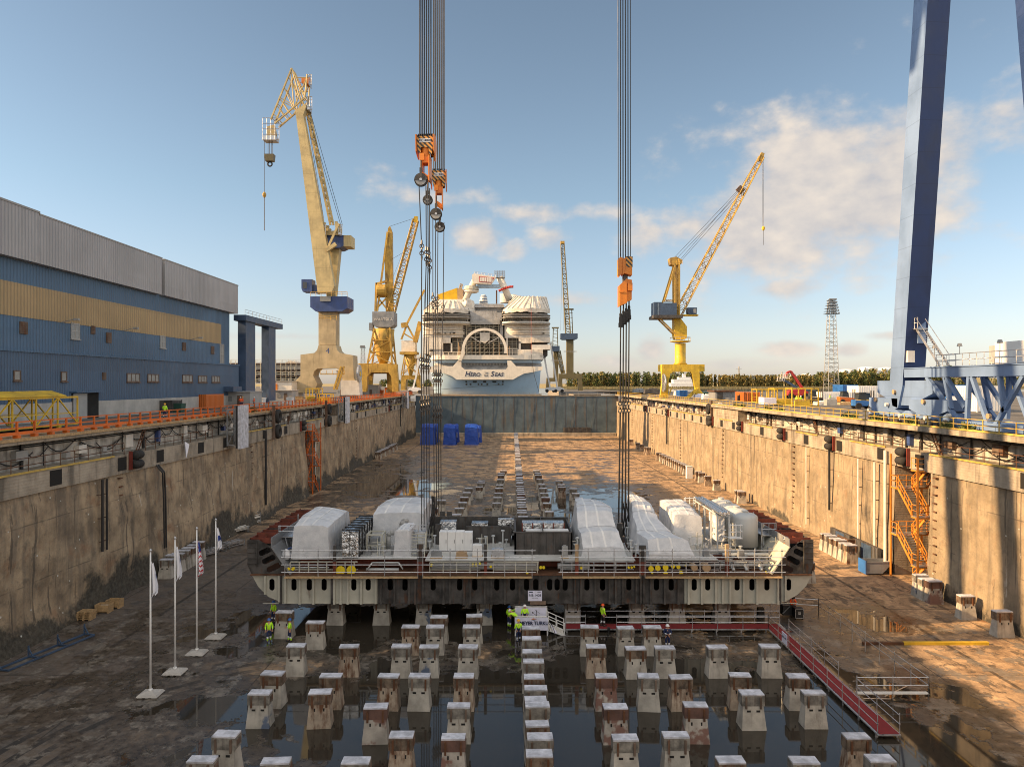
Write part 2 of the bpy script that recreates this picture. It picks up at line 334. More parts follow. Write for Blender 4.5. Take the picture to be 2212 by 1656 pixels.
def floor_mat():
    n = N('dock_floor'); x, y = n.x, n.y
    def blob(cx, cy, rx, ry, s):
        a = n.math('DIVIDE', n.math('SUBTRACT', x, cx), rx); b = n.math('DIVIDE', n.math('SUBTRACT', y, cy), ry)
        return n.math('MULTIPLY', n.math('POWER', 2.718, n.math('MULTIPLY', n.math('ADD', n.math('MULTIPLY', a, a), n.math('MULTIPLY', b, b)), -1.)), s)
    big = n.noise(.11, 6, .6); med = n.noise(.33, 6, .6, dist=.3); fine = n.noise(2.2, 6, .65); micro = n.noise(9, 3, .6)
    wet = None
    for q in ((5,40,9,10,.42),(-6,42,8,5,.32),(14,42,8,8,.36),(23,35,5,6,.32),(2,60,26,5,.25),(-14,60,6,5,.25),(25,51,4,4,.12),(34,42,6,10,-.12),(28,46,4,3,.2),(14,120,16,22,.27),(-28,160,9,40,.22),(-18,135,12,14,.26),(-13,45,7,3,.12),(0,100,10,20,.15),(10,200,40,60,.04),(-24,90,3,3,.26),(31,60,3,4,.2),(-4,44,28,17,.17),(-27,52,8,16,.06)):
        bl = blob(*q); wet = bl if wet is None else n.math('ADD', wet, bl)
    wn = n.math('ADD', n.math('MULTIPLY', med, .62), n.math('MULTIPLY', big, .38))
    lvl = n.math('ADD', wn, wet)
    lvl = n.math('ADD', lvl, n.math('MULTIPLY', n.math('SUBTRACT', n.noise(1.3, 5, .6), .5), .16)); pud = n.rng(lvl, .69, .715); damp = n.rng(lvl, .555, .65)
    # joints between the slabs
    def line(c, per, w, off=0.):
        m = n.math('ABSOLUTE', n.math('SUBTRACT', n.math('FRACT', n.math('DIVIDE', n.math('ADD', c, off+1000), per)), .5)); return n.rng(m, .5-w/per, .5-w/per*.3)
    j = n.math('MAXIMUM', line(x, 9.3, .07, 3.1), line(y, 14.2, .08, 2.))
    gut = n.math('MAXIMUM', n.rng(n.math('ABSOLUTE', n.math('SUBTRACT', x, 33.3)), .10, .22, 1, 0), n.rng(n.math('ABSOLUTE', n.math('ADD', x, 30.4)), .10, .22, 1, 0))
    dry = n.mix(n.rng(n.noise(.5, 8, .7), .3, .72), (.24,.15,.082,1), (.64,.43,.245,1))
    dry = n.mix(n.rng(fine, .35, .75, 0, .55), dry, (.07,.058,.047,1))
    stain = n.math('MAXIMUM', n.rng(n.noise(.8, 7, .7, sc=(1,.35,1)), .54, .62), n.rng(n.noise(.42, 8, .72), .55, .60))
    dry = n.mix(n.math('MULTIPLY', stain, .75), dry, (.055,.045,.036,1))
    rs = n.rng(n.noise(.16, 5, .65, sc=(1,1,1)), .60, .72)
    dry = n.mix(n.math('MULTIPLY', rs, .7), dry, (.20,.075,.022,1))
    dx, dy = n.math('ADD', x, 12.), n.math('SUBTRACT', y, 36.); rr = n.math('SQRT', n.math('ADD', n.math('MULTIPLY', dx, dx), n.math('MULTIPLY', dy, dy)))      # tyre tracks swinging off toward the corner
    trk = n.math('MULTIPLY', n.math('MULTIPLY', n.rng(n.math('SINE', n.math('MULTIPLY', rr, 5.2)), .1, .35), n.math('MULTIPLY', n.rng(rr, 12., 12.6), n.rng(rr, 19., 20., 1, 0))), n.math('MULTIPLY', n.rng(n.noise(.35, 5), .42, .52), n.rng(x, -17., -20.)))
    dry = n.mix(n.math('MULTIPLY', trk, .85), dry, (.035,.03,.026,1))
    shim = n.rng(x, -22., -12., 1., 0.)            # the floor toward the left wall is darker and greyer
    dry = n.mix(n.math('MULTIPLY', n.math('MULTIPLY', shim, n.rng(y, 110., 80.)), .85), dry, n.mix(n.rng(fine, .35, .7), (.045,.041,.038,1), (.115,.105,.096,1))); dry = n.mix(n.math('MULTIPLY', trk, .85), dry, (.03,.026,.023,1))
    far = n.math('MULTIPLY', n.rng(n.noise(.42, 6, .62, sc=(.42,1,1)), .535, .57), n.rng(y, 70., 90.)); damp = n.math('MAXIMUM', damp, n.math('MULTIPLY', far, .92))
    col = n.mix(damp, dry, n.mix(n.rng(fine, .3, .7), (.030,.024,.019,1), (.105,.083,.062,1)))
    col = n.mix(n.math('MULTIPLY', n.math('MAXIMUM', j, gut), .75), col, (.02,.017,.014,1))
    col = n.mix(n.math('MULTIPLY', pud, .9), col, (.034,.029,.022,1))
    pale = n.math('MULTIPLY', n.math('MULTIPLY', n.rng(n.noise(.55, 8, .7, sc=(1,.8,1)), .53, .565), n.rng(y, 66., 58.)), n.math('SUBTRACT', 1., pud))
    col = n.mix(n.math('MULTIPLY', pale, .8), col, n.mix(n.rng(fine, .3, .75), (.10,.088,.072,1), (.26,.225,.185,1)))
    rough = n.math('ADD', n.rng(damp, 0, 1, .85, .30), n.math('MULTIPLY', n.math('SUBTRACT', fine, .5), .25))
    rough = n.math('ADD', n.math('MULTIPLY', rough, n.math('SUBTRACT', 1., pud)), n.math('MULTIPLY', pud, .035))
    h = n.math('MULTIPLY', n.math('ADD', n.math('MULTIPLY', fine, .7), n.math('MULTIPLY', micro, .3)), n.math('SUBTRACT', 1., pud))
    n.bump(h, .7, .06); M['floor'] = n.out(col, rough)
floor_mat()
def rock_mat():
  for nm, bare in (('rock', 1), ('wall_lit', 0)):
    n = N(nm); st = n.noise(1., 6, .62, sc=(.9,.9,.07)); f = n.noise(.35, 8, .65); g = n.noise(3., 6, .65)
    c = n.mix(n.rng(f, .3, .7), (.21,.155,.10,1) if bare else (.21,.165,.108,1), (.47,.36,.235,1) if bare else (.36,.285,.195,1))
    c = n.mix(n.rng(st, .47, .68, 0, .6), c, (.11,.095,.078,1)); c = n.mix(n.rng(n.noise(1.1, 8, .7), .5, .7, 0, .6 if bare else .45), c, (.10,.085,.065,1))
    c = n.mix(n.rng(n.noise(1., 5, .6, sc=(.35,.35,.05)), .60, .72, 0, .6 if bare else .35), c, (.05,.046,.04,1))
    c = n.mix(n.rng(n.noise(.5, 6, .6), .56, .72, 0, .6 if bare else .4), c, (.26,.14,.075,1))
    lim = n.rng(n.noise(1., 7, .7, sc=(.8,.8,.1)), .66, .68, 0, .65); c = n.mix(n.rng(n.noise(1., 6, .65, sc=(1.6,1.6,.035)), .60, .635, 0, .75), c, (.075,.062,.048,1)); jy = n.rng(n.math('ABSOLUTE', n.math('SUBTRACT', n.math('FRACT', n.math('DIVIDE', n.math('ADD', n.y, 1000.), 7.1)), .5)), .490, .496); jz = n.rng(n.math('ABSOLUTE', n.math('SUBTRACT', n.math('FRACT', n.math('DIVIDE', n.math('ADD', n.z, n.math('MULTIPLY', f, .12)), 4.6)), .5)), .485, .494); c = n.mix(n.math('MULTIPLY', n.math('MAXIMUM', jy, jz), n.rng(n.noise(.6, 4), .42, .6, 0, .55)), c, (.06,.05,.04,1)); c = n.mix(lim, c, (.55,.52,.46,1))
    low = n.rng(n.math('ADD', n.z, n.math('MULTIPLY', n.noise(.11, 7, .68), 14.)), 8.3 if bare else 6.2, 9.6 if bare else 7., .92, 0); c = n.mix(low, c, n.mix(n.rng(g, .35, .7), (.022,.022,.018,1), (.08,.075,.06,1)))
    vor = n.t.nodes.new('ShaderNodeTexVoronoi'); vor.feature = 'DISTANCE_TO_EDGE' ; vor.feature = 'F1'; vor.inputs['Scale'].default_value = .8; n.t.links.new(n.pos, vor.inputs['Vector'])
    dot = n.rng(vor.outputs['Distance'], .05, .075, 1, 0); c = n.mix(n.math('MULTIPLY', dot, .8), c, (.62,.64,.6,1))
    n.bump(n.math('ADD', n.math('MULTIPLY', g, .6), n.math('MULTIPLY', n.noise(1.1, 8, .7), .8)), .7, .14); M[nm] = n.out(c, .9)
  if 1:
    n = N('board_concrete'); w = n.math('SINE', n.math('MULTIPLY', n.z, 26.)); st = n.noise(1., 5, .6, sc=(.7,.7,.12)); f = n.noise(.5, 7, .65)
    c = n.mix(n.rng(f, .3, .7), (.24,.205,.16,1), (.42,.36,.28,1)); c = n.mix(n.rng(st, .48, .72, 0, .8), c, (.09,.078,.062,1))
    c = n.mix(n.rng(n.noise(.8, 6, .7), .62, .72, 0, .6), c, (.26,.12,.05,1)); n.bump(n.math('ADD', n.math('MULTIPLY', w, .15), n.noise(4, 5)), .5, .05); M['board'] = n.out(c, .88)
    n = N('gallery'); f = n.noise(.6, 7, .65); c = n.mix(n.rng(f, .35, .65), (.27,.25,.22,1), (.55,.52,.46,1)); c = n.mix(n.rng(n.noise(1., 5, .6, sc=(1,1,.15)), .5, .7, 0, .7), c, (.08,.07,.06,1)); M['gallery'] = n.out(c, .85)
    n = N('quay'); f = n.noise(.2, 7, .65); c = n.mix(n.rng(f, .3, .7), (.075,.068,.06,1), (.17,.155,.135,1)); c = n.mix(n.rng(n.noise(1.5, 6, .7), .55, .75, 0, .6), c, (.045,.04,.035,1)); n.bump(n.noise(5, 4), .3, .03); M['quay'] = n.out(c, .85)
    n = N('water'); n.bump(n.noise(.6, 4, .6), .25, .1); M['water'] = n.out((.02,.035,.045,1), .08)
    n = N('grass'); M['grass'] = n.out(n.mix(n.noise(.05, 6), (.24,.19,.08,1), (.34,.28,.12,1)), .95)
    n = N('reed'); M['reed'] = n.out(n.mix(n.noise(.08, 5), (.36,.27,.11,1), (.52,.40,.18,1)), .9)
    for k, a, b in (('leaf', (.04,.07,.02,1), (.13,.15,.04,1)), ('leaf_autumn', (.12,.10,.03,1), (.28,.21,.06,1)), ('leaf_dark', (.03,.05,.02,1), (.08,.105,.03,1))):
        n = N(k); M[k] = n.out(n.mix(n.rng(n.noise(.12, 4), .3, .7), a, b), .9)
    n = N('gate'); st = n.noise(1., 6, .62, sc=(.55,1,.05)); f = n.noise(.25, 6, .6)
    c = n.mix(n.rng(f, .3, .7), (.05,.08,.105,1), (.10,.145,.18,1)); c = n.mix(n.rng(st, .52, .72, 0, .75), c, (.12,.085,.05,1)); c = n.mix(n.rng(n.noise(.5, 7, .7), .64, .72, 0, .5), c, (.05,.055,.055,1))
    n.bump(f, .3, .1); M["gate"] = n.out(c, .6, .1)
    n = N('hazard'); s_ = n.math('FRACT', n.math('MULTIPLY', n.math('ADD', n.x, n.math('MULTIPLY', n.z, 1.)), 2.4)); M['hazard'] = n.out(n.mix(n.math('GREATER_THAN', s_, .5), (.62,.30,.06,1), (.03,.028,.025,1)), .5)
    n = N('dome_stripe'); s_ = n.math('FRACT', n.math('MULTIPLY', n.z, .8)); M['dome'] = n.out(n.mix(n.math('GREATER_THAN', s_, .45), (.12,.17,.26,1), (.7,.7,.68,1)), .3)
rock_mat()
# ---------------- ground, dock, water
XL, XR, YG, QZ = -37.0, 40.0, 272.0, 15.8
def sheet(name, qs, z, m):
    b = B()
    for x0, y0, x1, y1 in qs: b.add([(x0,y0,z),(x1,y0,z),(x1,y1,z),(x0,y1,z)], [(0,1,2,3)])
    return tag(b.build(name, m), kind='structure')
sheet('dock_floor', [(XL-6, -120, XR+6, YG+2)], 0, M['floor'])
sheet('quay_ground', [(-1500,-150,-39.6,1000),(40.9,-150,480,360),(24,277.5,60,480),(-39.6,276.5,-31,480)], QZ, M['quay'])
sheet('harbour_water', [(-31,276,24,990),(24,480,60,990),(60,360,480,990),(480,-150,3000,990),(-39.6,480,-31,990)], 13, M['water'])
sheet('far_shore', [(-9000,990,9000,12000)], 13.4, M['grass'])
hb = B()
nx, ny = 30, 10
vs = []
for j in range(ny+1):
    for i in range(nx+1):
        x = 300+i*60; y = 1030+j*60; t = min(1, max(0, (x-330)/260)); u = math.sin(min(1, j/4)*math.pi/2)
        vs.append((x, y, 13.2+17*t*u+4*noise.noise(V((x*.006, y*.006, 0)))*t*u))
hb.add(vs, [(j*(nx+1)+i, j*(nx+1)+i+1, (j+1)*(nx+1)+i+1, (j+1)*(nx+1)+i) for j in range(ny) for i in range(nx)])
tag(hb.build('wooded_hill', M['grass'], smooth=True), kind='structure')
tag(B().box(24,277.5,12,24.3,480,QZ-.01).box(24.3,480,12,60,480.3,QZ-.01).box(60,359.7,12,480,360,QZ-.01).box(-31.3,276.5,12,-31,480,QZ-.01).build('quay_edge', M['concrete']), kind='structure')

def dock_wall(sd, X, gaps, label, extra):
    """sd -1 left, +1 right; rock face, ledge beam, gallery, coping"""
    t = T('dock_wall', label, 'wall', (X, 0, 0))
    segs, y = [], -110.
    for a, b in gaps: segs.append((y, a)); y = b
    segs.append((y, YG+1.4))
    for a, b in segs:
        bb = B(); st = .8 if sd < 0 else .8; n = max(2, int((b-a)/st)) if a > 0 else max(2, int((b-a)/1.2)); m = 16; vs = []
        for i in range(n+1):
            for j in range(m+1):
                yy = a+(b-a)*i/n; z = 11.6*j/m; r = 1-(j/m)**2
                rocky = noise.noise(V((3*sd, yy*.035, 9)))*.5+.5                         # some bays are bare rock, others flat sprayed concrete
                rocky = max(0, rocky-.2)*1.7 if sd < 0 else max(0, rocky-.4)*.9
                d = (noise.noise(V((sd*5, yy*.11, z*.12)))*1.2+noise.noise(V((sd*5, yy*.4, z*.3)))*.4+.8)*r*(.15+rocky) + noise.noise(V((sd*9, yy*.9, z*.6)))*.22*rocky*min(1, (m-j)/2)
                if j <= 2: d += .35*(2-j)*rocky
                vs.append((X-sd*max(-.3, d)*.95+sd*.3, yy, z))
        bb.add(vs, [((i*(m+1)+j, i*(m+1)+j+1, (i+1)*(m+1)+j+1, (i+1)*(m+1)+j) if sd > 0 else (i*(m+1)+j, (i+1)*(m+1)+j, (i+1)*(m+1)+j+1, i*(m+1)+j+1)) for i in range(n) for j in range(m)])
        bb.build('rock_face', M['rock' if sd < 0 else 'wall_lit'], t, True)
    for a, b in gaps:                                                                     # deep stair recesses
        B().box(X+sd*.2, a-.3, -.1, X+sd*4, a, 11.5).box(X+sd*.2, b, -.1, X+sd*4, b+.3, 11.5).box(X+sd*3.7, a, -.1, X+sd*4, b, 11.5).build('stair_recess', M['board'], t)
    bb = B(); y = -110.
    while y < YG: 
        y2 = min(y+12.2, YG+1.2); bb.box(X+sd*.02, y, 11.45+.02*random.random(), X+sd*2.3, y2-.03, 13.2); y = y2
    bb.build('ledge_beam', M['board'], t)
    B().box(X+sd*2.0, -110, 13.2, X+sd*2.3, YG+1.2, 15.4).build('gallery_wall', M['gallery'], t)
    bb = B(); y = -110.
    while y < YG:
        y2 = min(y+9.1, YG+1.2); bb.box(X+sd*(.45 if sd < 0 else -.4), y, 15.35, X+sd*3.1, y2-.02, QZ+.02); y = y2
    if sd < 0: bb.box(X-.6,152,13.2,X-2,162,15.4)
    else: bb.box(X+.1,126,13.2,X+2,143,15.4)
    bb.build('coping', M['board'], t)
    bb = B(); y = 30.
    while y < YG:                                                                         # dark square pockets in the beam
        bb = B().box(X-sd*.012, y, 11.75, X+sd*.02, y+1.5, 13.); bb.build('pocket', M['slot'], t); y += random.choice((7.3, 14.6, 9.8))
    bb = B()
    for y0, y1, up in extra: B().rail([(X+sd*.12, y0, 13.2), (X+sd*.12, y1, 13.2)], 1.1, 1.9, .035, 1).build('gallery_railing', M['rust_steel'], t)
    bb = B()
    for y0, y1, up in extra:
        if random.random() < .6 or up: B().box(X-sd*.10, y0+3, 13.16, X+sd*.015, y1-2, 13.30).build('edge_beam', M['rail_yellow'], t)
    bb = B(); y = 28.                                                                     # pipes and cables along the gallery
    for z in (15.25, 15.05, 14.9): bb.tube((X+sd*1.9, 20, z), (X+sd*1.9, YG, z), .05, 5)
    while y < YG-6:
        L = random.uniform(3, 8); z = random.uniform(14.3, 15.2); pr = None
        for i in range(7):
            q = V((X+sd*1.75, y+L*i/6, z-.9*math.sin(i/6*math.pi)*random.uniform(.8, 1))); 
            if pr: bb.tube(pr, q, .05, 4)
            pr = q
        if random.random() < .6: bb.tube((X+sd*1.85, y, 13.2), (X+sd*1.85, y, 15.3), random.choice((.05,.09,.14)), 6)
        y += random.uniform(1.5, 5)
    bb.build('gallery_cables', M['black'], t)
    bb = B(); y = 30.
    while y < YG-4:
        w, h = random.uniform(.4, 1.6), random.uniform(.4, 1.3); z = random.uniform(13.5, 14.0); bb = B(); bb.box(X+sd*1.55, y, z, X+sd*1.99, y+w, z+h).build('switch_box', M[random.choice(('offwhite','offwhite','offwhite','grey_paint','blue','brown_steel'))], t); y += w+random.uniform(.8, 6)
    bb = B(); y = 33.
    while y < YG-4:
        for i in range(12): bb.box(X-sd*.06, y, 2.2+i*.8, X+sd*.3, y+.5, 2.3+i*.8)
        y += 34
    bb.build('rungs', M['rust_steel'], t)
    return t
LW = dock_wall(-1, XL, [(127.5, 134)], 'shaded rock and concrete dock wall on the flagpole side', [(20,68,1),(72,88,0),(95,118,1),(124,140,0),(143,150,0),(165,205,1),(213,236,0),(243,270,1)])
RW = dock_wall(1, XR, [(68.2, 74.6)], 'sunlit dock wall with orange stair tower in its recess', [(20,70,1),(73,86,1),(90,102,0),(106,122,1),(126,139,0),(145,180,1),(184,209,0),(214,270,1)])
# gate
g = T('dock_gate', 'blue grey steel caisson gate closing the far end of the dry dock', 'gate', (2, YG, 0))
B().box(XL+.1, YG, 1.2, XR+.8, YG+5, 15.2).build('gate_body', M['gate'], g)
b = B()
for i in range(20): x = XL+2+i*3.95; b.box(x, YG-.06, 1.3, x+.07, YG-.002, 15.1)
b.build('plate_seam', M['brown_steel'], g)
B().box(XL+.2, YG-.25, 15.2, XR+.6, YG+5.2, 15.42).build('gate_deck', M['concrete'], g)
B().rail([(XL+1, YG+.2, 15.42), (XR-.2, YG+.2, 15.42)], 1.1, 2.4, .035, 1).build('gate_railing', M['steel_grey'], g)
B().box(XL+.4, YG-2.2, -.01, XR-.4, YG-.01, 1.2).build('gate_sill', M['board'], g)
for i in range(9):
    b = B()
    x = XL+8+i*7.6; pr = V((x, YG-.15, 15.4)); dx = random.uniform(-3, -1)
    for k in range(1, 7): q = V((x+dx*k/6+.25*math.sin(k*2+i), YG-.12, 15.4-13.5*k/6)); b.tube(pr, q, .035, 4); pr = q
    b.build('hanging_hose', M['black'], g)
b = B().box(19.6, YG-.9, 1.3, 30, YG-.08, 3.2)
for i in range(6): b.box(19.9+i*1.7, YG-1.1, 1.25, 20.3+i*1.7, YG-.85, 3.4)
b.build('valve_rack', M['dark_steel'], g)
# quay railings
def railing(sd, X, y0, y1, m, label, grp):
    t = T('quay_railing', label, 'railing', (X, y0, QZ), grp)
    b = B()
    if sd < 0: b.box(X-.09, y0, QZ+.26, X+.09, y1-.3, QZ+.5)
    else: b.box(X-.06, y0, QZ+.05, X+.06, y1-.3, QZ+.2)
    e = .045 if sd < 0 else .03
    for h in ((.8, 1.25) if sd < 0 else (.6, 1.1)): b.box(X-e, y0, QZ+h-e, X+e, y1-.3, QZ+h+e)
    b.build('rail', M[m], t)
    post = None; n = max(1, round((y1-y0)/2.05))
    for i in range(n):
        if post is None:
            b = B().box(X-.07, y0+.1, QZ+.02, X+.07, y0+.24, QZ+1.3) if sd < 0 else B().box(X-.035, y0+.1, QZ+.02, X+.035, y0+.17, QZ+1.14)
            if sd < 0: b.box(X-.2, y0-.02, QZ+.02, X+.2, y0+.36, QZ+.24)
            post = b.build('post', M[m], t)
        else:
            o = post.copy(); COL.objects.link(o); o.parent = t; o.location = (0, i*(y1-y0)/n, 0)
ys = [26,48,70,92,116,140,164,190,216,242,270]
for i, (a, b_) in enumerate(zip(ys, ys[1:])):
    railing(-1, XL-.75, a, b_, 'orange', 'orange steel quay railing, %s stretch from the near corner of the dock' % ('first','second','third','fourth','fifth','sixth','seventh','eighth','ninth','tenth')[i], 'orange railings along the quay edge')
    railing(1, XR-.15, a, b_, 'rail_yellow', 'yellow steel quay railing, %s stretch from the blue gantry end' % ('first','second','third','fourth','fifth','sixth','seventh','eighth','ninth','tenth')[i], 'yellow railings along the quay edge')
tag(B().box(XL-1.6, 20, QZ+.03, XL-1.45, 274, QZ+.12).box(XL-.43, 20, QZ-.2, XL-.3, 274, QZ+.05).build('crane_rail', M['wood']), 'tan painted steel crane rail along the orange railing', 'rail')
# ---------------- assembly hall
HX = -51.4
h = T('assembly_hall', 'long blue assembly hall with grey top band and tan stripe', 'building', (HX, 132, QZ))
B().box(HX-60, -60, 17.85, HX-.3, 130, 33).build('wall', M['hall_blue'], h)
B().box(HX-60, -60, 17.85, HX+.25, 133, 23.3).build('lower_wall', M['hall_blue_low'], h)
B().box(HX-60, -59.5, QZ-.1, HX+.30, 132.6, 17.85).build('plinth', M['pale_concrete'], h)
B().box(HX-.3, -60, 27.0, HX-.25, 126.2, 30.5).build('tan_band', M['hall_tan'], h)
B().box(HX-60, -60, 23.3, HX+.42, 133.2, 23.5).build('ledge', M['hall_blue'], h)
b = B().box(HX-60.5, -60, 32.9, HX+.55, 76.4, 38.3).box(HX-60.5, 76.5, 32.9, HX+.5, 103.3, 38.15).box(HX-60.5, 104.2, 32.9, HX+.5, 132, 38.1)
b.build('upper_band', M['hall_grey'], h)
B().box(HX-60, 103.2, 33, HX-.4, 104.3, 38).build('seam_gap', M['dark_steel'], h)
B().box(HX-60.6, -60.1, 38.3, HX+.62, 76.5, 38.5).box(HX-60.6, 76.5, 38.15, HX+.56, 103.4, 38.3).box(HX-60.6, 104.1, 38.1, HX+.56, 132.1, 38.25).build('roof', M['grey_paint'], h)
def hw(r, kind, low):
    x0, x1 = r[0]*.3586, r[2]*.3586; X = HX+(.25 if low else -.3); f = lambda x: -X*F/(1107-x)
    ya, yb = f(x0), f(x1); k = (ya+yb)/2/F; z1 = 20-(378+r[1]*.3586-827)*k; z0 = 20-(378+r[3]*.3586-827)*k
    if kind == 'vent':
        b = B().box(X, ya, z0, X+.12, yb, z1)
        for i in range(6): z = z0+(z1-z0)*(i+.5)/6; b.box(X+.12, ya+.08, z-.05, X+.17, yb-.08, z+.05)
        b.build('louvre', M['brown_steel'], h); return
    fr = B(); w = .12; fr.box(X, ya, z0, X+.1, yb, z0+w).box(X, ya, z1-w, X+.1, yb, z1).box(X, ya, z0+w, X+.1, ya+w, z1-w).box(X, yb-w, z0+w, X+.1, yb, z1-w)
    n = 3 if kind == 'triple' else (2 if kind == 'tall' else 1)
    for i in range(1, n): y = ya+(yb-ya)*i/n; fr.box(X, y-.05, z0+w, X+.09, y+.05, z1-w)
    if kind == 'tall': fr.box(X, ya+w, (z0+z1)/2-.05, X+.085, yb-w, (z0+z1)/2+.05)
    fr.box(X, ya-.1, z0-.12, X+.2, yb+.1, z0)
    f_ = fr.build('window', M['brown_steel'] if low else M['grey_paint'], h)
    B().box(X+.01, ya+w, z0+w, X+.05, yb-w, z1-w).build('pane', M['pane'], f_)
for r in ((118,880,165,955),(548,905,572,955),(640,945,670,1008),(1100,1005,1120,1055),(1272,1028,1290,1075)): hw(r, 'vent', 0)
for r in ((428,890,480,985),(965,965,998,1040),(1326,1015,1350,1138)): hw(r, 'tall', 0)
for r in ((82,1172,125,1236),(368,1180,403,1240)): hw(r, 'one', 1)
hw((617,1185,637,1230), 'vent', 1)
for r in ((765,1190,843,1243),(890,1195,958,1243),(1100,1200,1160,1245),(1195,1205,1247,1246),(1277,1207,1325,1246)): hw(r, 'triple', 1)
ya, yb = 51.1*F/(1107-157), 51.1*F/(1107-213)
B().box(HX+.31, ya, QZ, HX+.36, yb, 18.9).build('doorway', M['slot'], h)
B().box(HX+.36, ya, QZ, HX+.5, ya+2.6, 18.8).build('door', M['grey_paint'], h)
B().box(HX+.3, ya-.3, 18.9, HX+1.0, yb+.3, 19.1).build('canopy', M['hall_blue_low'], h)
for xx, zz in ((92,27.2),(226,27.2),(372,27.2)):
    y = 51.5*F/(1107-xx*.99-45)
    B().tube((HX-.25, y, zz-.2), (HX+1.4, y, zz+.2), .05).box(HX+1.2, y-.2, zz, HX+1.8, y+.2, zz+.25).build('flood_lamp', M['grey_paint'], h)
# portal frame beyond the hall
p = T('portal_frame', 'dark blue steel portal frame with two tall columns past the hall', 'portal', (-52, 140, QZ))
B().box(-51.9,134.5,QZ,-50.4,139.5,31.8).build('column', M['crane_blue'], p)
B().box(-51.9,147.2,QZ,-50.4,151.5,31.8).build('column', M['crane_blue'], p)
B().box(-52.3,133.5,31.8,-50.0,155,32.9).build('beam', M['crane_blue'], p)
B().rail([(-50.2,133.6,32.9),(-50.2,155,32.9)], 1.0, 2, .03).build('railing', M['steel_grey'], p)
# ---------------- keel blocks
def block(base, cap, label, grp, loc=(0,0,0), slots='h', Z=2.0):
    t = T('keel_block', label, 'keel block', loc, grp); x, y, z = loc
    B().frus((x,y,0), 1.42,1.0,1.17,.66,Z*.67).build('concrete_base', M[base], t)
    b = B().box(x-.66,y-.34,Z*.67,x+.66,y+.34,Z-.07)
    b.build('cap', M[cap], t)
    B().frus((x,y,Z-.07), 1.30,.64,1.30,.66,.08).build('top_board', M['cap_top'], t)
    for s in (-1, 1):
        B().box(x+s*.42-.055,y-.41,Z*.60,x+s*.42+.055,y+.41,Z-.12).build('strap', M['rust_steel' if cap != 'cap_grey' else 'brown_steel'], t)
    b = B()
    for s in (-1, 1):
        zc = Z*.53; w, hh = (.11,.055) if slots == 'h' else (.04,.09); yy = y-.5+.17*zc/(Z*.67)
        b.box(x+s*.27-w,yy-.014,zc-hh,x+s*.27+w,yy+.2,zc+hh)
    b.build('slot', M['slot'], t)  # black boxes stand in for the shade inside two slots
    B().box(x+.63,y-.2,Z*.75,x+.70,y+.2,Z*.9).build('lug', M['brown_steel'], t)
    return t
R2 = [(250,272),(478,345),(335,520),(728,525),(1185,380),(1365,380),(1395,303),(1655,303),(1635,382),(1115,530),(1320,530),(1610,532),(160,728),(592,740),(65,862),(512,862),(1020,748),(1250,748),(1578,748),(925,965),(1540,965),(1115,1195),(1500,1200),(180,1372),(775,1370)]
K2 = 'rrgRRgrrggbgrRbRRgRdgRdgg'
R3 = [(615,357),(860,355),(1043,355),(660,492),(930,495),(1130,493),(1488,490),(1848,488),(728,690),(1018,692),(1240,692),(1645,688),(2040,685),(1725,805),(2150,800),(792,893),(1342,890),(860,1108),(1207,1105),(1585,1270),(2090,1265)]
K3 = 'rgrRrgggdbRRrggddggrg'
pts = []
for (x, y), k in zip(R2, K2): pts.append(((1000+.5425*x)/1.8517, (2300+.5425*y)/1.8517, k))
for (x, y), k in zip(R3, K3): pts.append(((2000+.5877*x)/1.8517, (2300+.5877*y)/1.8517, k))
pts += [(1857,1590,'R'),(1909,1643,'g'),(485,1590,'g'),(432,1641,'g')]
spec = {'g': ('block_concrete','cap_grey','h','plain grey'), 'r': ('block_concrete','cap_rust','v','rusty capped grey'), 'R': ('block_rust','cap_rust','v','rust streaked'), 'b': ('block_blue','cap_grey','h','blue paint stained'), 'd': ('block_red','cap_red','v','red stained')}
proto = {}
OFF = V((0, 0, -60))
ordn = ('first','second','third','fourth','fifth','sixth','seventh','eighth','ninth','tenth','eleventh','twelfth','thirteenth','fourteenth','fifteenth')
P = []
for x, y, k in pts: Y = gy(y, 2.0); P.append(((x-1107)*Y/F, Y+.31, k))
P.sort(key=lambda q: -q[1])
rows = []
for q in P:
    if rows and rows[-1][0][1]-q[1] < 1.0: rows[-1].append(q)
    else: rows.append([q])
def put(k, X, Y, label, grp, rz=0):
    sc = (random.uniform(.93,1.05), random.uniform(.92,1.12), random.uniform(.96,1.03)) if 'bearing' not in label else (1,1,1)
    if k not in proto: proto[k] = block(spec[k][0], spec[k][1], label, grp, (0,0,0), spec[k][2]); o = proto[k]; o.location = (X, Y, 0); o.rotation_euler = (0,0,rz); return o
    o = dup(proto[k], (X, Y, 0), label, rz+R(random.uniform(-3,3)), grp); o.scale = sc; return o
for i, row in enumerate(rows):
    row.sort()
    for j, (X, Y, k) in enumerate(row):
        put(k, X, Y, '%s keel block, %s from the flagpoles in %s row before the hull' % (spec[k][3], ordn[j], ordn[i]), 'keel blocks in front of the raised hull section', R(random.uniform(-3, 3)))
ct = [388,468,560,632,748,832,920,968,1105,1200,1320]
for i, y in enumerate(ct):
    Y = gy((2300+.5425*y)/1.8517, 2.0)+.31
    k = 'rgggrgrgrgR'[i]
    put(k, 1.38+.05*math.sin(i*3), Y, '%s block in the centre keel line, %s ahead of the podium' % (spec[k][3], ordn[i]), 'centre keel line in front of the hull', R(random.uniform(-2, 2)))
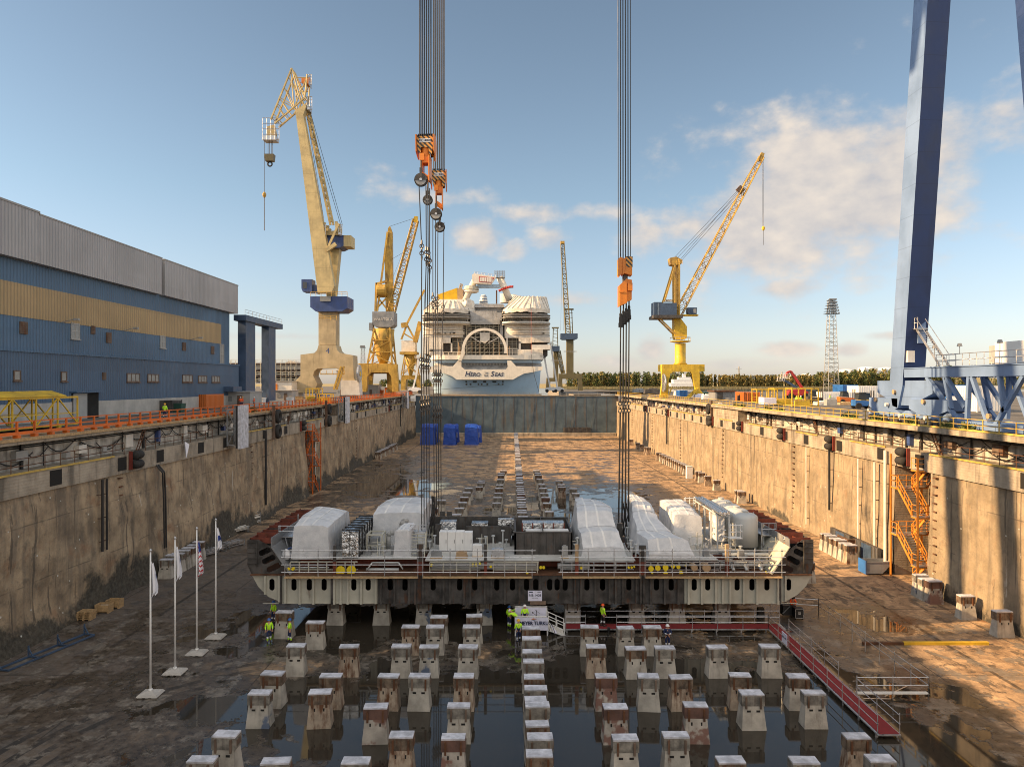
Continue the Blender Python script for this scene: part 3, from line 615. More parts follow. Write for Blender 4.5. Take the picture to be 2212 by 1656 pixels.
for i, (x, k) in enumerate(((727,'g'),(876,'g'),(1025,'b'),(1237,'g'),(1376,'g'),(1463,'r'),(1560,'g'))):
    X = (x-1107)*59.2/F if i != 1 else (826-1107)*59.2/F
    if i == 2: X = (917-1107)*59.2/F
    put(k, X, 59.3, '%s concrete block bearing the hull bottom, %s from the flagpole end' % (spec[k][3], ordn[i]), 'keel blocks carrying the hull section')
put('b', (1047-1107)*59.2/F, 59.3, 'blue stained concrete block bearing the hull beside the podium', 'keel blocks carrying the hull section')
for i in range(7):
    put('g', (762+i*136-1107)*65/F, 65.5, 'grey concrete block deep in the shade under the hull section', 'keel blocks deep under the hull section')
B6 = [('outer flagpole side row',[(660,445),(655,460),(640,490),(555,505),(540,540),(520,580),(507,620),(480,665),(455,715),(335,600),(270,665)]),
      ('inner flagpole side row',[(835,360),(818,380),(815,400),(812,430),(805,475),(800,505),(797,540),(788,580),(780,620)]),
      ('inner sunlit side row',[(1100,360),(1112,382),(1117,400),(1130,430),(1145,475),(1155,505),(1165,545),(1175,580),(1187,625),(1205,695)]),
      ('outer sunlit side row',[(1285,445),(1300,475),(1308,490),(1398,505),(1417,542),(1442,582),(1452,602)])]
for nm, ps in B6:
    for i, (x, y) in enumerate(ps):
        Y = gy((1700+.4973*y)/1.8517, 2.0); X = ((1600+.4973*x)/1.8517-1107)*Y/F
        k = 'grgbgRgrgdg'[(i*3+len(nm)) % 11]
        put(k, X, Y+.3, '%s block behind the hull, %s in the %s' % (spec[k][3], ordn[i], nm), 'keel blocks behind the hull section')
Y = 82.
i = 0
while Y < 262:
    put('grgRgrbgdg'[(i*7) % 10], 1.42+.06*math.sin(i*2.3), Y, 'concrete block in the long centre line running to the gate', 'centre keel line behind the hull section'); Y += 2.15+.5*random.random(); i += 1
# stored blocks along the walls
for i in range(7):
    put('rrrggRR'[6-i] if i > 2 else 'g', -35.6, 73.2+i*1.25, 'stored block against the shaded rock wall, %s from the flagpoles' % ordn[i], 'blocks stored along the shaded wall')
for i in range(14):
    put('RrR'[i % 3], -35.3, 187+i*2.1, 'rusty stored block in the far stack under the shaded wall', 'far blocks stored along the shaded wall')
for i in range(6):
    put('Rgrrgr'[i], 37.75, 79.2+i*1.25, 'sunlit stored block in the six by the brown steel box, %s from the dumpster' % ordn[i], 'six blocks by the dumpster')
for i in range(3):
    put('bgd'[i], 38.5, 67.0-i*1.05, ('blue stained block, rearmost of three below the stair tower','plain grey block, middle of three below the stair tower','red stained block, front one of three below the stair tower')[i], 'three blocks below the stair tower')
put('r', 38.7, 60.6, 'dark capped lone block at the foot of the sunlit wall', 'lone wall blocks')
put('r', 38.9, 56.4, 'brown capped block with a white hose at the sunlit wall foot', 'lone wall blocks')
for i, Y in enumerate((229,216.5,210.5,203,200,186)):
    put('R', 38.4, Y, 'rusty block by the far sunlit wall, %s from the gate' % ordn[i], 'far blocks by the sunlit wall')
for i in range(13):
    put('rR'[i % 2], 38.4, 182-i*2.1, 'rusty block in the tight row along the sunlit wall', 'tight row of blocks along the sunlit wall')
for i, Y in enumerate((146,143.5,139,133,120,118.5)):
    put('Rr'[i % 2], 38.3, Y, 'rusty stored block along the sunlit wall, %s past the white box' % ordn[i], 'spaced blocks along the sunlit wall')
tag(B().frus((37.4,150,0),1.2,1.1,1.2,1.1,2.5).box(36.75,149.4,2.5,38.05,150.6,2.6).build('white_cabinet', M['white']), 'tall white cabinet between rusty blocks at the sunlit wall', 'cabinet')
for i, (x, yy) in enumerate(((31.2,88.5),(31.6,85.8))):
    put('Rr'[i], 29+i*.8, 73.6-i*1.9, ('taller rusty block just behind the hull by its red edge','paler block just behind the hull beside a rusty one')[i], 'blocks behind the hull corner')
# ---------------- hull section hanging over the keel blocks
HY0, HY1, HL, HR, HB, HT = 58.0, 72.0, -21.6, 24.6, 2.03, 4.42
h = T('hull_section', 'steel double bottom hull section of a new ship resting on keel blocks', 'hull section', (1.5, 65, HB))
k58 = 58/F
fx = lambda d6: (486+.3174*d6-1107)*k58
gx = lambda d7: (1080+.3174*d7-1107)*k58
zc = 20-(1261-827)*k58
ov6 = [323,473,577,678,880,978,1128,1228,1420,1600,1703,1853,1960,2055,2118]; ov7 = [342,392,447,595,702,880,1068,1168,1325,1417,1617,1718,1820,1967]
hol = [fx(q) for q in ov6]+[gx(q) for q in ov7]
bl = [(HL+.35,HT),(HL+.9,HT-1.0),(HL+1.7,HT-1.8),(HL+2.7,HB+.16),(HL+3.6,HB)]
br = [(HR-3.4,HB),(HR-2.3,HB+.2),(HR-1.3,HB+.75),(HR-.6,HB+1.45),(HR-.15,HT)]
XA, XB = fx(1042), gx(1258)
def floor_plate(x0, x1, left, right, mat):
    out = [(x0,HT)]+([] if not left else bl[1:])+([(x0,HB)] if not left else [])+([(x1,HB)] if not right else br[:-1])+[(x1,HT)]
    if left: out[0] = bl[0]
    if right: out[-1] = br[-1]
    hs = [oval(c, zc, .22, .48) for c in hol if x0+.25 < c < x1-.25]
    B().mesh(flat(out, hs, .03), XZ(0, HY0, 0)).build('bottom_floor', M[mat], h)
floor_plate(HL, XA-.01, 1, 0, 'hull_pale'); floor_plate(XA+.01, XB-.01, 0, 0, 'hull_dark'); floor_plate(XB+.01, HR, 0, 1, 'hull_pale')
for a, b_, m in ((HL+1.2, XA, 'hull_pale'), (XA, XB, 'hull_dark'), (XB, HR-1.2, 'hull_pale')):
    b = B(); x = a+.3
    while x < b_-.1:
        if all(abs(x-c) > .30 for c in hol):
            zb = HB+.05
            for (p, q) in zip(bl, bl[1:]):
                if p[0] <= x <= q[0]: zb = q[1]+(p[1]-q[1])*(q[0]-x)/(q[0]-p[0])+.02
            for (p, q) in zip(br, br[1:]):
                if p[0] <= x <= q[0]: zb = p[1]+(q[1]-p[1])*(x-p[0])/(q[0]-p[0])+.05
            b.box(x-.03, HY0-.2, max(zb, HB+.05), x+.03, HY0-.016, HT-.02).box(x-.075, HY0-.225, max(zb, HB+.05)+.003, x+.075, HY0-.201, HT-.023)
            if random.random() < .75 and zb < HB+.2: b.box(x-.09, HY0-.26, HB+.02, x+.09, HY0-.17, HB+.32)
        x += .56+.06*math.sin(x*7)
    b.box(a+.1, HY0-.15, HB+.06, b_-.1, HY0-.02, HB+.09); b.build('stiffener', M[m], h)
for x in (fx(385), fx(735), gx(555), gx(960), gx(1903)): B().box(x-.10, HY0-.22, HB+.03, x+.10, HY0-.018, HT).build('girder_end', M['hull_dark'], h)
# shell: bottom, bilge, sides; inner bottom
prof = [(HL,7.2),(HL,5.2)]+bl+br+[(HR,5.2),(HR,7.2)]
b = B(); n = len(prof)
vs = [(x, HY0+.02, z) for x, z in prof]+[(x, HY1, z) for x, z in prof]+[(x*.997+.005, HY0+.02, z+.03) for x, z in prof]+[(x*.997+.005, HY1, z+.03) for x, z in prof]
b.add(vs, [(i, i+1, n+i+1, n+i) for i in range(n-1)]); b.build('shell', M['hull_dark'], h)
B().box(HL+.3,HY0-.28,HT,HR-.2,HY1,HT+.06).build('tank_top', M['rust_steel'], h)
B().box(HL+.8,HY0+2.2,HB+.05,HR-.8,HY0+2.25,HT-.02).build('inner_floor', M['slot'], h)
# bilge webs, port and starboard, with oval cut-outs
def ov(cx, cz, hw, hh, ang):
    c, s = math.cos(ang), math.sin(ang); return [(cx+(x*c-y*s), cz+(x*s+y*c)) for x, y in oval(0, 0, hw, hh)]
lw = [(HL,7.25),(HL+.9,7.25),(HL+1.95,6.7),(HL+3.35,4.5),(HL+.35,4.5),(HL,5.3)]
lh = [ov(HL+1.42,6.3,.24,.52,R(-66)),ov(HL+1.75,5.65,.24,.6,R(-64)),ov(HL+2.15,5.0,.24,.62,R(-64))]
rw = [(HR-.9,7.25),(HR,7.25),(HR,5.3),(HR-.2,4.5),(HR-3.35,4.5),(HR-1.9,6.5)]
rh = [ov(HR-1.0,6.85,.2,.38,R(78)),ov(HR-1.18,6.22,.24,.46,R(64)),ov(HR-1.65,5.58,.25,.58,R(63)),ov(HR-2.2,4.96,.25,.6,R(63))]
for y in (HY0, HY0+4.7, HY0+9.4, HY1-.05):
    B().mesh(flat(lw, lh, .04), XZ(0, y, 0)).build('bilge_web', M['hull_dark'], h); B().mesh(flat(rw, rh, .04), XZ(0, y, 0)).build('bilge_web', M['hull_dark'], h)
b, c_ = B(), B()
for z in (5.3,5.75,6.2,6.65,7.05): b.box(HL+.02,HY0-.1,z,HL+.80,HY0-.025,z+.03); c_.box(HR-.80,HY0-.1,z,HR-.02,HY0-.025,z+.03)
b.box(HL+.78,HY0-.14,5.1,HL+.82,HY0-.022,7.2).build('web_bracket', M['hull_dark'], h); c_.box(HR-.82,HY0-.14,4.6,HR-.78,HY0-.022,7.2).build('web_bracket', M['hull_dark'], h)
B().add([(HL+1.97,HY0-.2,6.7),(HL+3.5,HY0-.2,4.46),(HL+3.5,HY1,4.46),(HL+1.97,HY1,6.7),(HL+2.05,HY0-.2,6.72),(HL+3.6,HY0-.2,4.48),(HL+3.6,HY1,4.48),(HL+2.05,HY1,6.72)],[(0,1,2,3),(7,6,5,4),(0,4,5,1),(3,2,6,7),(0,3,7,4)]).build('hopper_plate', M['steel_grey'], h)
B().add([(HR-1.95,HY0-.2,6.7),(HR-3.4,HY0-.2,4.46),(HR-3.4,HY1,4.46),(HR-1.95,HY1,6.7),(HR-2.02,HY0-.2,6.72),(HR-3.5,HY0-.2,4.48),(HR-3.5,HY1,4.48),(HR-2.02,HY1,6.72)],[(3,2,1,0),(4,5,6,7),(1,5,4,0),(7,6,2,3),(4,7,3,0)]).build('hopper_plate', M['hull_pale'], h)
B().box(HL+1.95,HY0-.1,6.7,HL+2.0,HY1,7.45).box(HR-2.0,HY0-.1,6.7,HR-1.95,HY1,7.35).build('coaming', M['steel_grey'], h)
for x0, x1 in ((HL+.1,HL+1.9),(HR-1.9,HR-.1)):
    b = B(); y = HY0+.3
    while y < HY1: b.box(x0,y,6.9,x1,y+.06,7.42+.15*math.sin(y*2)).box(x0,y,6.9,x0+.06,y+1.55,7.3).box(x0+.9,y,6.9,x0+.94,y+1.56,7.2); y += 1.55
    b.build('frame_end', M['red_oxide'], h)
# deck on supports, red steel below, pipework
DZ = 5.5
b = B().box(HL+3.4,HY0+.9,DZ-.07,fx(1320),HY1,DZ).box(fx(1360),HY0+.35,DZ-.07,gx(930),HY1,DZ+.002).box(gx(990),HY0+.55,DZ-.07,gx(1500),HY1,DZ).box(gx(1500),HY0+3.3,DZ-.07,HR-3.6,HY1,DZ-.003)
b.build('deck', M['deck'], h)
B().box(HL+3.6,HY0+2.4,HT+.06,HR-3.6,HY0+2.46,DZ-.08).build('under_deck_wall', M['red_oxide'], h)
b = B()
def stand(x0, x1, y, m=0, st=.75):
    x = x0; b = B(); b.mat(m).box(x0,y,DZ-.16,x1,y+.07,DZ-.08).box(x0,y,HT+.30,x1,y+.07,HT+.36)
    while x <= x1+.01: b.box(x-.04,y-.01,HT+.07,x+.04,y+.08,DZ-.165); x += st
    b.build('pipe_frame', [M['hull_pale'], M['galv']], h)
stand(fx(440), fx(900), HY0+.25); stand(fx(1395), fx(1740), HY0+.2, 0, 1.1); stand(fx(1830), fx(2140), HY0+.2, 0, .9); stand(gx(420), gx(920), HY0+.3, 1, .9); stand(gx(985), gx(1500), HY0+.2, 1, .58)
for yy in (HY0+.3, HY0+1.5, HY0+2.7): b.mat(1).box(gx(1500),yy,DZ-.1,gx(1890),yy+.1,DZ).box(gx(1500),yy,HT+.1,gx(1890),yy+.08,HT+.18)
for q in (1510,1600,1700,1800,1885): b.box(gx(q)-.05,HY0+.3,DZ-.25,gx(q)+.05,HY0+3.2,DZ-.12).box(gx(q)-.05,HY0+.3,HT+.07,gx(q)+.05,HY0+.38,DZ-.2)
b.build('pipe_frame', [M['hull_pale'], M['galv']], h)
b = B()
for x0, x1, y, z, r in ((fx(1400),fx(2140),HY0+.75,HT+.72,.13),(fx(1400),fx(2140),HY0+1.1,HT+.32,.2),(gx(400),gx(620),HY0+.8,HT+.5,.26),(fx(960),fx(1180),HY0+.4,HT+.3,.12),(gx(1000),gx(1880),HY0+1.6,HT+.35,.15),(gx(1530),gx(1850),HY0+.9,DZ-.3,.12),(gx(1560),gx(1880),HY0+1.7,DZ+.15,.14),(fx(440),fx(700),HY0+.5,HT+.45,.06),(gx(430),gx(900),HY0+.5,HT+.62,.07)): B().tube((x0,y,z),(x1,y,z),r,10).build('pipe', M['tank_grey'], h, True)
for q in (1600,1690,1790): B().path([(gx(q),HY0+.2,HT+.3),(gx(q)+.1,HY0+1.6,HT+.8),(gx(q)+.8,HY0+2.6,HT+.9)],.13,8).build('pipe', M['tank_grey'], h, True)
b.path([(fx(960),HY0+.3,HT+.25),(fx(1000),HY0+.35,DZ-.2),(fx(1180),HY0+.35,DZ-.2),(fx(1210),HY0+.3,HT+.35)],.06)
b.build('pipe', M['tank_grey'], h, True)
b = B()
for q, z6, r in ((787,648,.38),(860,645,.38),(433,637,.13),(466,634,.13),(1408,608,.1),(1690,606,.1),(1712,606,.1),(1738,601,.1),(1812,618,.1),(2152,625,.11),(2172,625,.11),(2060,665,.1)):
    z = 20-(1026+.3174*z6-827)*k58; B().tube((fx(q),HY0-.05 if r < .3 else HY0+.05,z),(fx(q),HY0+.14,z),r,14).build('pipe_cap', M['yellow_cap'], h)
for q, z7, r in ((1032,633,.22),(1078,628,.22),(1131,626,.23),(1131,664,.18),(1181,617,.16),(1218,621,.16),(1236,660,.16),(880,625,.09),(900,625,.09),(918,620,.07),(1265,610,.06),(1818,658,.08),(557,628,.1),(1040,668,.09)):
    z = 20-(1026+.3174*z7-827)*k58; B().tube((gx(q),HY0-.02,z),(gx(q),HY0+.12,z),r,14).build('pipe_cap', M['yellow_cap'], h)
for q, r in ((1328,.27),(1410,.34)): B().tube((gx(q),HY0,HT+.55),(gx(q),HY0+1.,HT+.55),r,14).build('plywood_cap', M['tan_cap'], h)
# loose gear between the units, all fixed to the deck
b = B(); rg = random.Random(11)
for x0, x1, y0, y1, n in ((-12.4,-10,59,60.5,5),(-8.2,-6.8,60.5,66,8),(-3.2,-.4,60.4,64,9),(5.2,5.6,59,66,5),(9.8,10.6,59,68,9),(13.9,14.3,59,63,5),(15.3,17.4,58.8,63,9),(17.9,19.2,59,60.8,7),(21.8,23,60,68,8),(-20.2,-18.3,60,68,8),(-15.1,-14.4,60,66,6)):
    for i in range(n):
        b = B(); x, y = rg.uniform(x0,x1), rg.uniform(y0,y1); q = rg.random(); hh = rg.uniform(.3,1.5)
        if q < .35: b.mat(0).tube((x,y,DZ),(x,y,DZ+hh),.07,6).lathe((x,y,DZ+hh),[(.16,0),(.16,.08)],8)
        elif q < .6: b.mat(1).path([(x,y,DZ+.15),(x+rg.uniform(-.3,.3),y,DZ+hh*.7),(x+rg.uniform(-.5,.5),y+rg.uniform(.3,1.),DZ+hh*.7)],.06,6)
        elif q < .8: b.mat(2).frus((x,y,DZ),.5,.5,.42,.45,hh*.7).box(x-.18,y-.27,DZ+hh*.3,x+.12,y-.24,DZ+hh*.55)
        else: b.mat(3).box(x-.03,y-.03,DZ,x+.03,y+.03,DZ+1.5).box(x-.5,y-.02,DZ+1.1,x+.5,y+.02,DZ+1.15).box(x+.44,y-.03,DZ,x+.5,y+.03,DZ+1.3)
        b.build('deck_fitting', [M['tank_grey'], M['galv'], M['steel_grey'], M['hull_pale']], h)
# lifting posts
for q, f, z1, w, m in ((750,fx,6.8,.10,0),(1332,fx,6.9,.26,0),(1776,fx,6.9,.12,1),(525,gx,6.9,.14,2),(972,gx,6.8,.28,0),(1547,gx,6.9,.14,2)):
    B().mat(0).box(f(q)-w,HY0-.2,HT+.06,f(q)+w,HY0+.1,5.5).mat(1).box(f(q)-w*.98,HY0-.198,5.5,f(q)+w*.98,HY0+.098,z1).build('lifting_post', [M['red_oxide'], M['dark_steel'] if m != 2 else M['tan_cap']], h)
for x, y in ((fx(1400),64.2),(gx(900),64.5),(gx(850),66.5),(fx(1440),70.5),(fx(1380),70.6)): B().box(x-.25,y-.1,DZ,x+.25,y+.1,7.3).box(x-.1,y-.3,DZ,x+.1,y+.3,6.9).build('lifting_lug', M['dark_steel'], h)
# machinery casing walls of bare steel
b = B()
b.box(-7.7,66.8,DZ,-.2,66.95,7.5).box(0,66.2,DZ,5.2,66.35,7.55).box(.2,60.3,DZ,5.1,60.42,7.35).box(.2,60.3,DZ,.35,66.2,7.4).box(5,60.3,DZ,5.12,66.2,7.4).box(-4.2,64.6,DZ,-.2,64.72,7.05).box(-.2,63.4,DZ,-.08,66.8,7.2)
x = .5
while x < 5.1: b.box(x-.03,60.16,DZ,x+.03,60.298,7.3); x += .62
x = -7.5
while x < -.2: b.box(x-.03,66.66,DZ,x+.03,66.798,7.45); x += .8
x = -4.1
while x < -.2: b.box(x-.03,64.48,DZ,x+.03,64.598,7.0); x += .65
b.build('casing_wall', M['dark_steel'], h)
B().box(2.6,60.1,7.35,2.66,66.2,7.6).box(.2,60.25,7.35,5.1,60.45,7.42).build('casing_top', M['dark_steel'], h)
# scaffolding rail along the open edge
for (f, a, c) in ((fx,425,1322),(fx,1355,2092),(gx,425,948),(gx,982,1905)):
    t = T('edge_scaffold', 'galvanised tube scaffold rail along the hull edge, %s' % {425:'in front of the silver foil units' if f is fx else 'in front of the tall draped pyramid',1355:'in front of the white cabinets',982:'in front of the grey tanks'}[a], 'scaffold', (f(a), HY0-.55, HT), 'scaffold rails along the hull edge')
    b = B()
    for z in (4.75,5.35,5.95,6.5): b.tube((f(a)-.3,HY0-.55,z),(f(c)+.3,HY0-.55,z),.035,5)
    b.build('rail', M['galv'], t)
    n = max(2, round((f(c)-f(a))/2.45))
    for i in range(n+1): x = f(a)+(f(c)-f(a))*i/n; B().tube((x,HY0-.55,HT-.15),(x,HY0-.55,6.65),.035,6).box(x-.07,HY0-.62,6.42,x+.07,HY0-.48,6.5).build('post', M['galv'], t)
    B().box(f(a),HY0-.75,HT-.12,f(c),HY0-.3,HT-.05).build('plank', M['wood'], t)
# ---------------- wrapped units
def drape(name, label, cat, pts, y0, y1, lean=.03, seed=0, sag=.10, loc=None, mat='wrap', seams=True):
    """a unit under sheeting: cross sections (half width profile) lofted along y. pts: list of (y, x0, x1, ztop0, ztop1)"""
    rnd = random.Random(seed); b = B(); n = 11; m = 46; ys = []
    secs = []
    for i in range(m+1):
        t = i/m; y = y0+(y1-y0)*t; j = 0
        while j < len(pts)-2 and y > pts[j+1][0]: j += 1
        a, c = pts[j], pts[j+1]; u = min(1, max(0, (y-a[0])/(c[0]-a[0])))
        x0, x1, za, zb = [a[k]+(c[k]-a[k])*u for k in range(1, 5)]
        ring = []
        N_ = 9
        for q in range(N_): v = q/(N_-1); ring.append((x0-.05-.10*(1-v)**2+lean*v*(za-DZ), DZ+.01+(za-.12-DZ)*v))
        for q in range(1, N_): v = q/N_; xa, xb = x0+lean*(za-DZ), x1-lean*(zb-DZ); ring.append((xa+.04+(xb-xa-.08)*v, za+(zb-za)*v+.05*math.sin(math.pi*v)))
        for q in range(N_): v = q/(N_-1); ring.append((x1+.05+.10*v**2-lean*(1-v)*(zb-DZ), zb-.12-(zb-.12-DZ)*v+.01))
        secs.append((y, ring))
    vs = []
    for i, (y, ring) in enumerate(secs):
        for q, (x, z) in enumerate(ring):
            d = noise.noise(V((x*.55+seed*7, y*.55, z*.3)))*sag*.8+noise.noise(V((x*2.2+seed*7, y*2.0, z*.7)))*sag*.28+(.45-abs(noise.noise(V((x*1.6+y*.7+seed*5, y*1.5-x*.5, z*.35+seed))))*2)*sag*.5
            hem = 1+.6*max(0, 1-(z-DZ)/.5); nx_ = -1 if q < 9 else (1 if q > 16 else 0); yy = y
            if i in (0, m): yy = y+(-1 if i == 0 else 1)*(.10*(1-min(1, (z-DZ)/2.5))+d*.8)
            vs.append((x+nx_*d*hem, yy, max(DZ+.005, z+(d if nx_ == 0 else 0))))
    L = len(secs[0][1])
    b.add(vs, [(i*L+q, i*L+q+1, (i+1)*L+q+1, (i+1)*L+q) for i in range(m) for q in range(L-1)])
    # front and back sheets as grids
    for i, fl in ((0, 0), (m, 1)):
        y, ring = secs[i]; base = i*L; o = len(b.v); rows_ = 8
        left = [base+q for q in range(9)]; right = [base+L-1-q for q in range(9)]
        g = []
        for q in range(9):
            a, c = b.v[left[q]], b.v[right[q]]; row = [left[q]]
            for s_ in range(1, 8):
                p = a.lerp(c, s_/8); d = noise.noise(V((p.x*1.1+seed*3, p.z*.5, 7+seed)))*sag*1.0+(.4-2*abs(noise.noise(V((p.x*1.5+p.z*.5+seed, p.z*.6, seed*2.)))))*sag*.9; b.v.append(p+V((0, (-1 if not fl else 1)*(abs(d)*.6)-d*.5, 0))); row.append(len(b.v)-1)
            row.append(right[q]); g.append(row)
        tp = [base+8+q for q in range(0, 10)]
        for q in range(8):
            for s_ in range(8):
                f = [g[q][s_], g[q][s_+1], g[q+1][s_+1], g[q+1][s_]]; b.f.append(f if not fl else f[::-1]); b.m.append(0)
        f = g[8]+[base+8+q for q in range(8, 0, -1)]; b.f.append(f if not fl else f[::-1]); b.m.append(0)
    t = T(name, label, cat, loc or ((pts[0][1]+pts[0][2])/2, (y0+y1)/2, DZ), 'white wrapped units on the hull deck' if mat == 'wrap' else None)
    b.build('sheet', M[mat], t, 3)
    if seams:
        sb = B()
        for fr in (.3, .72):
            for i in range(m):
                for pair in ((secs[i], secs[i+1]),):
                    (ya, ra), (yb, rb) = pair; qa = 8+int(fr*8); p = b.v[i*L+qa]+V((0,0,.012)); q = b.v[(i+1)*L+qa]+V((0,0,.012)); sb.add([p+V((-.08,0,0)),p+V((.08,0,0)),q+V((.08,0,0)),q+V((-.08,0,0))],[(0,1,2,3)])
        for fr in (.25, .5, .75):
            i = int(fr*m)
            for q in range(L-1): p = b.v[i*L+q]; r_ = b.v[i*L+q+1]; d = V((-.012 if q < 8 else (.012 if q > 17 else 0), 0, .012 if 8 <= q <= 17 else 0)); sb.add([p+d+V((0,-.08,0)),p+d+V((0,.08,0)),r_+d+V((0,.08,0)),r_+d+V((0,-.08,0))],[(0,3,2,1)])
        sb.build('tape', M['white'], t)
    return t
drape('wrapped_unit', 'tall white wrapped unit with a peaked top next to the silver foil block', 'wrapped unit', [(58.8,-18.1,-15.25,8.25,8.2),(60.3,-18.0,-15.1,8.75,8.35),(64.5,-17.9,-15,8.9,8.5),(66,-17.7,-15.1,8.5,8.2)], 58.8, 66, seed=1)
drape('wrapped_unit', 'wide white wrapped unit behind the grey elbow ducts', 'wrapped unit', [(64.4,-12.6,-8.0,8.2,8.3),(65.6,-12.4,-7.9,8.75,8.8),(70,-12.2,-7.9,8.7,8.8)], 64.4, 70, seed=2)
drape('wrapped_unit', 'small white wrapped cabinet in front of the wide wrapped unit', 'wrapped unit', [(59.2,-9.75,-8.55,7.8,7.85),(61.8,-9.6,-8.35,7.85,7.9)], 59.2, 61.8, seed=3, sag=.06)
drape('wrapped_unit', 'pyramid shaped white draped unit beside the steel casing', 'wrapped unit', [(59.6,5.9,9.5,6.3,6.25),(60.3,5.7,9.3,7.35,7.4),(61.7,5.5,9.25,7.5,7.6),(62.6,5.4,9.2,8.7,8.75),(64.5,5.4,9.3,9.15,9.0),(68.5,5.7,9.0,9.0,8.7)], 59.6, 68.5, lean=.13, seed=4, sag=.12)
drape('wrapped_unit', 'white draped unit sloping down from a high back toward the scaffold rail', 'wrapped unit', [(58.8,11.3,15.0,6.0,5.9),(59.3,11.2,14.8,7.1,7.0),(61.2,10.7,14.0,7.25,7.1),(63.6,10.6,13.3,8.2,8.0),(66,10.8,13.2,9.1,8.9),(70,11.1,13.2,9.1,8.9)], 58.8, 70, lean=.10, seed=5, sag=.12)
drape('wrapped_unit', 'sunlit white wrapped box with a hollow in its top near the grey tanks', 'wrapped unit', [(63.8,14.5,17.0,8.3,8.1),(66.2,14.4,17.0,8.6,8.4),(69.4,14.4,16.9,8.7,8.6)], 63.8, 69.4, seed=6, sag=.10)
# foil units
def crinkle(x0,y0,z0,x1,y1,z1,seed,a=.07):
    b = B()
    def grid(o, u, v, nu, nv, nrm):
        base = len(b.v)
        for i in range(nu+1):
            for j in range(nv+1):
                p = o+u*(i/nu)+v*(j/nv); e = 0 if i in (0, nu) or j in (0, nv) else 1
                b.v.append(p+nrm*noise.noise(p*2.6+V((seed,0,0)))*a*e+nrm*noise.noise(p*6.)*a*.5*e)
        for i in range(nu):
            for j in range(nv): b.f.append([base+i*(nv+1)+j, base+(i+1)*(nv+1)+j, base+(i+1)*(nv+1)+j+1, base+i*(nv+1)+j+1]); b.m.append(0)
    dx, dy, dz = V((x1-x0,0,0)), V((0,y1-y0,0)), V((0,0,z1-z0)); g = lambda L: max(4, int(abs(L)/.16))
    grid(V((x0,y0,z0)), dx, dz, g(x1-x0), g(z1-z0), V((0,-1,0))); grid(V((x0,y1,z0)), dz, dx, g(z1-z0), g(x1-x0), V((0,1,0)))
    grid(V((x0,y0,z1)), dx, dy, g(x1-x0), g(y1-y0), V((0,0,1))); grid(V((x1,y0,z0)), dy, dz, g(y1-y0), g(z1-z0), V((1,0,0))); grid(V((x0,y0,z0)), dz, dy, g(z1-z0), g(y1-y0), V((-1,0,0)))
    return b
t = T('foil_unit', 'crinkled silver foil wrapped unit tied with dark straps', 'foil unit', (-13.4,62,DZ))
crinkle(-14.1,58.9,DZ+.15,-12.75,66,7.75,3).build('foil', M['foil'], t)
b = B()
for i in range(7): y = 59.3+i*1.05; b.box(-14.18,y,DZ,-12.67,y+.05,7.85)
b.box(-13.45,58.80,DZ+.1,-13.40,58.84,7.8); b.build('strap', M['black'], t)
B().box(-14,59,DZ,-12.85,65.9,DZ+.14).build('base', M['dark_steel'], t)
for i, (x0, x1, z0, z1) in enumerate(((-6.6,-5.1,6.5,7.35),(-3.7,-2.2,6.4,7.25),(-1.3,.2,6.0,7.5))):
    tag(crinkle(x0,64.9+.6*(i > 1),z0,x1,66.2,z1,i+9,.05).build('foil_sheet', M['foil']), ('silver foil panel above the white cabinets','silver foil panel in the middle of the steel wall','silver foil panel hanging next to the box casing')[i], 'foil panel', 'foil panels on the steel wall')
t = T('foil_rack', 'red framed rack of silver foil packs inside the steel casing', 'rack', (2.8,62.5,DZ))
crinkle(.9,62.6,6.2,4.6,64,7.7,5).build('foil', M['foil'], t)
b = B()
for i in range(5): x = .9+i*.92; b.box(x-.05,62.4,DZ,x+.05,62.5,7.75)
b.build('frame', M['red_oxide'], t); B().box(1.2,61.5,6.9,4.9,62.2,7.3).build('tray', M['white'], t)
# cabinets, frames, ducts on the deck
t = T('cabinet_row', 'row of white electrical cabinets on the hull deck', 'cabinets', (-5.2,61.8,DZ))
for i in range(4): x = -6.3+i*.72; B().box(x,61.5,DZ+.06,x+.70,62.4,7.15-.05*(i > 2)).build('cabinet', M['white'], t)
for i in range(4): x = -6.3+i*.72; B().box(x+.58,61.47,6.2,x+.61,61.495,6.5).build('handle', M['black'], t)
B().box(-6.35,61.45,DZ,-3.4,62.45,DZ+.06).build('base', M['black'], t)
t = T('pipe_stand', 'beige steel frame table beside the foil unit', 'frame', (-11.8,61.5,DZ))
b = B()
for x in (-12.4,-11.1):
    for y in (60.8,62.3): b.box(x-.06,y-.06,DZ,x+.06,y+.06,7.0)
b.box(-12.46,60.74,7.0,-11.04,60.86,7.12).box(-12.46,62.24,7.0,-11.04,62.36,7.12).box(-12.46,60.86,7.0,-12.34,62.24,7.12).box(-11.16,60.86,7.0,-11.04,62.24,7.12).box(-12.4,60.8,6.1,-11.1,62.3,6.16); b.build('frame', M['hull_pale'], t)
B().box(-12.2,61,6.17,-11.5,62,6.7).build('machine', M['steel_grey'], t)
t = T('duct', 'grey elbow ducts rising in front of the wide wrapped unit', 'duct', (-10.6,62.8,DZ))
B().path([(-10.9,62.6,DZ),(-10.9,62.6,6.6),(-10.75,62.65,6.85),(-10.4,62.7,6.85)],.22,12).build('elbow', M['grey_paint'], t, True)
B().path([(-10.0,63.2,6.3),(-9.85,63.3,7.4),(-9.7,63.5,7.7),(-9.4,63.8,7.7)],.22,12).build('elbow', M['grey_paint'], t, True)
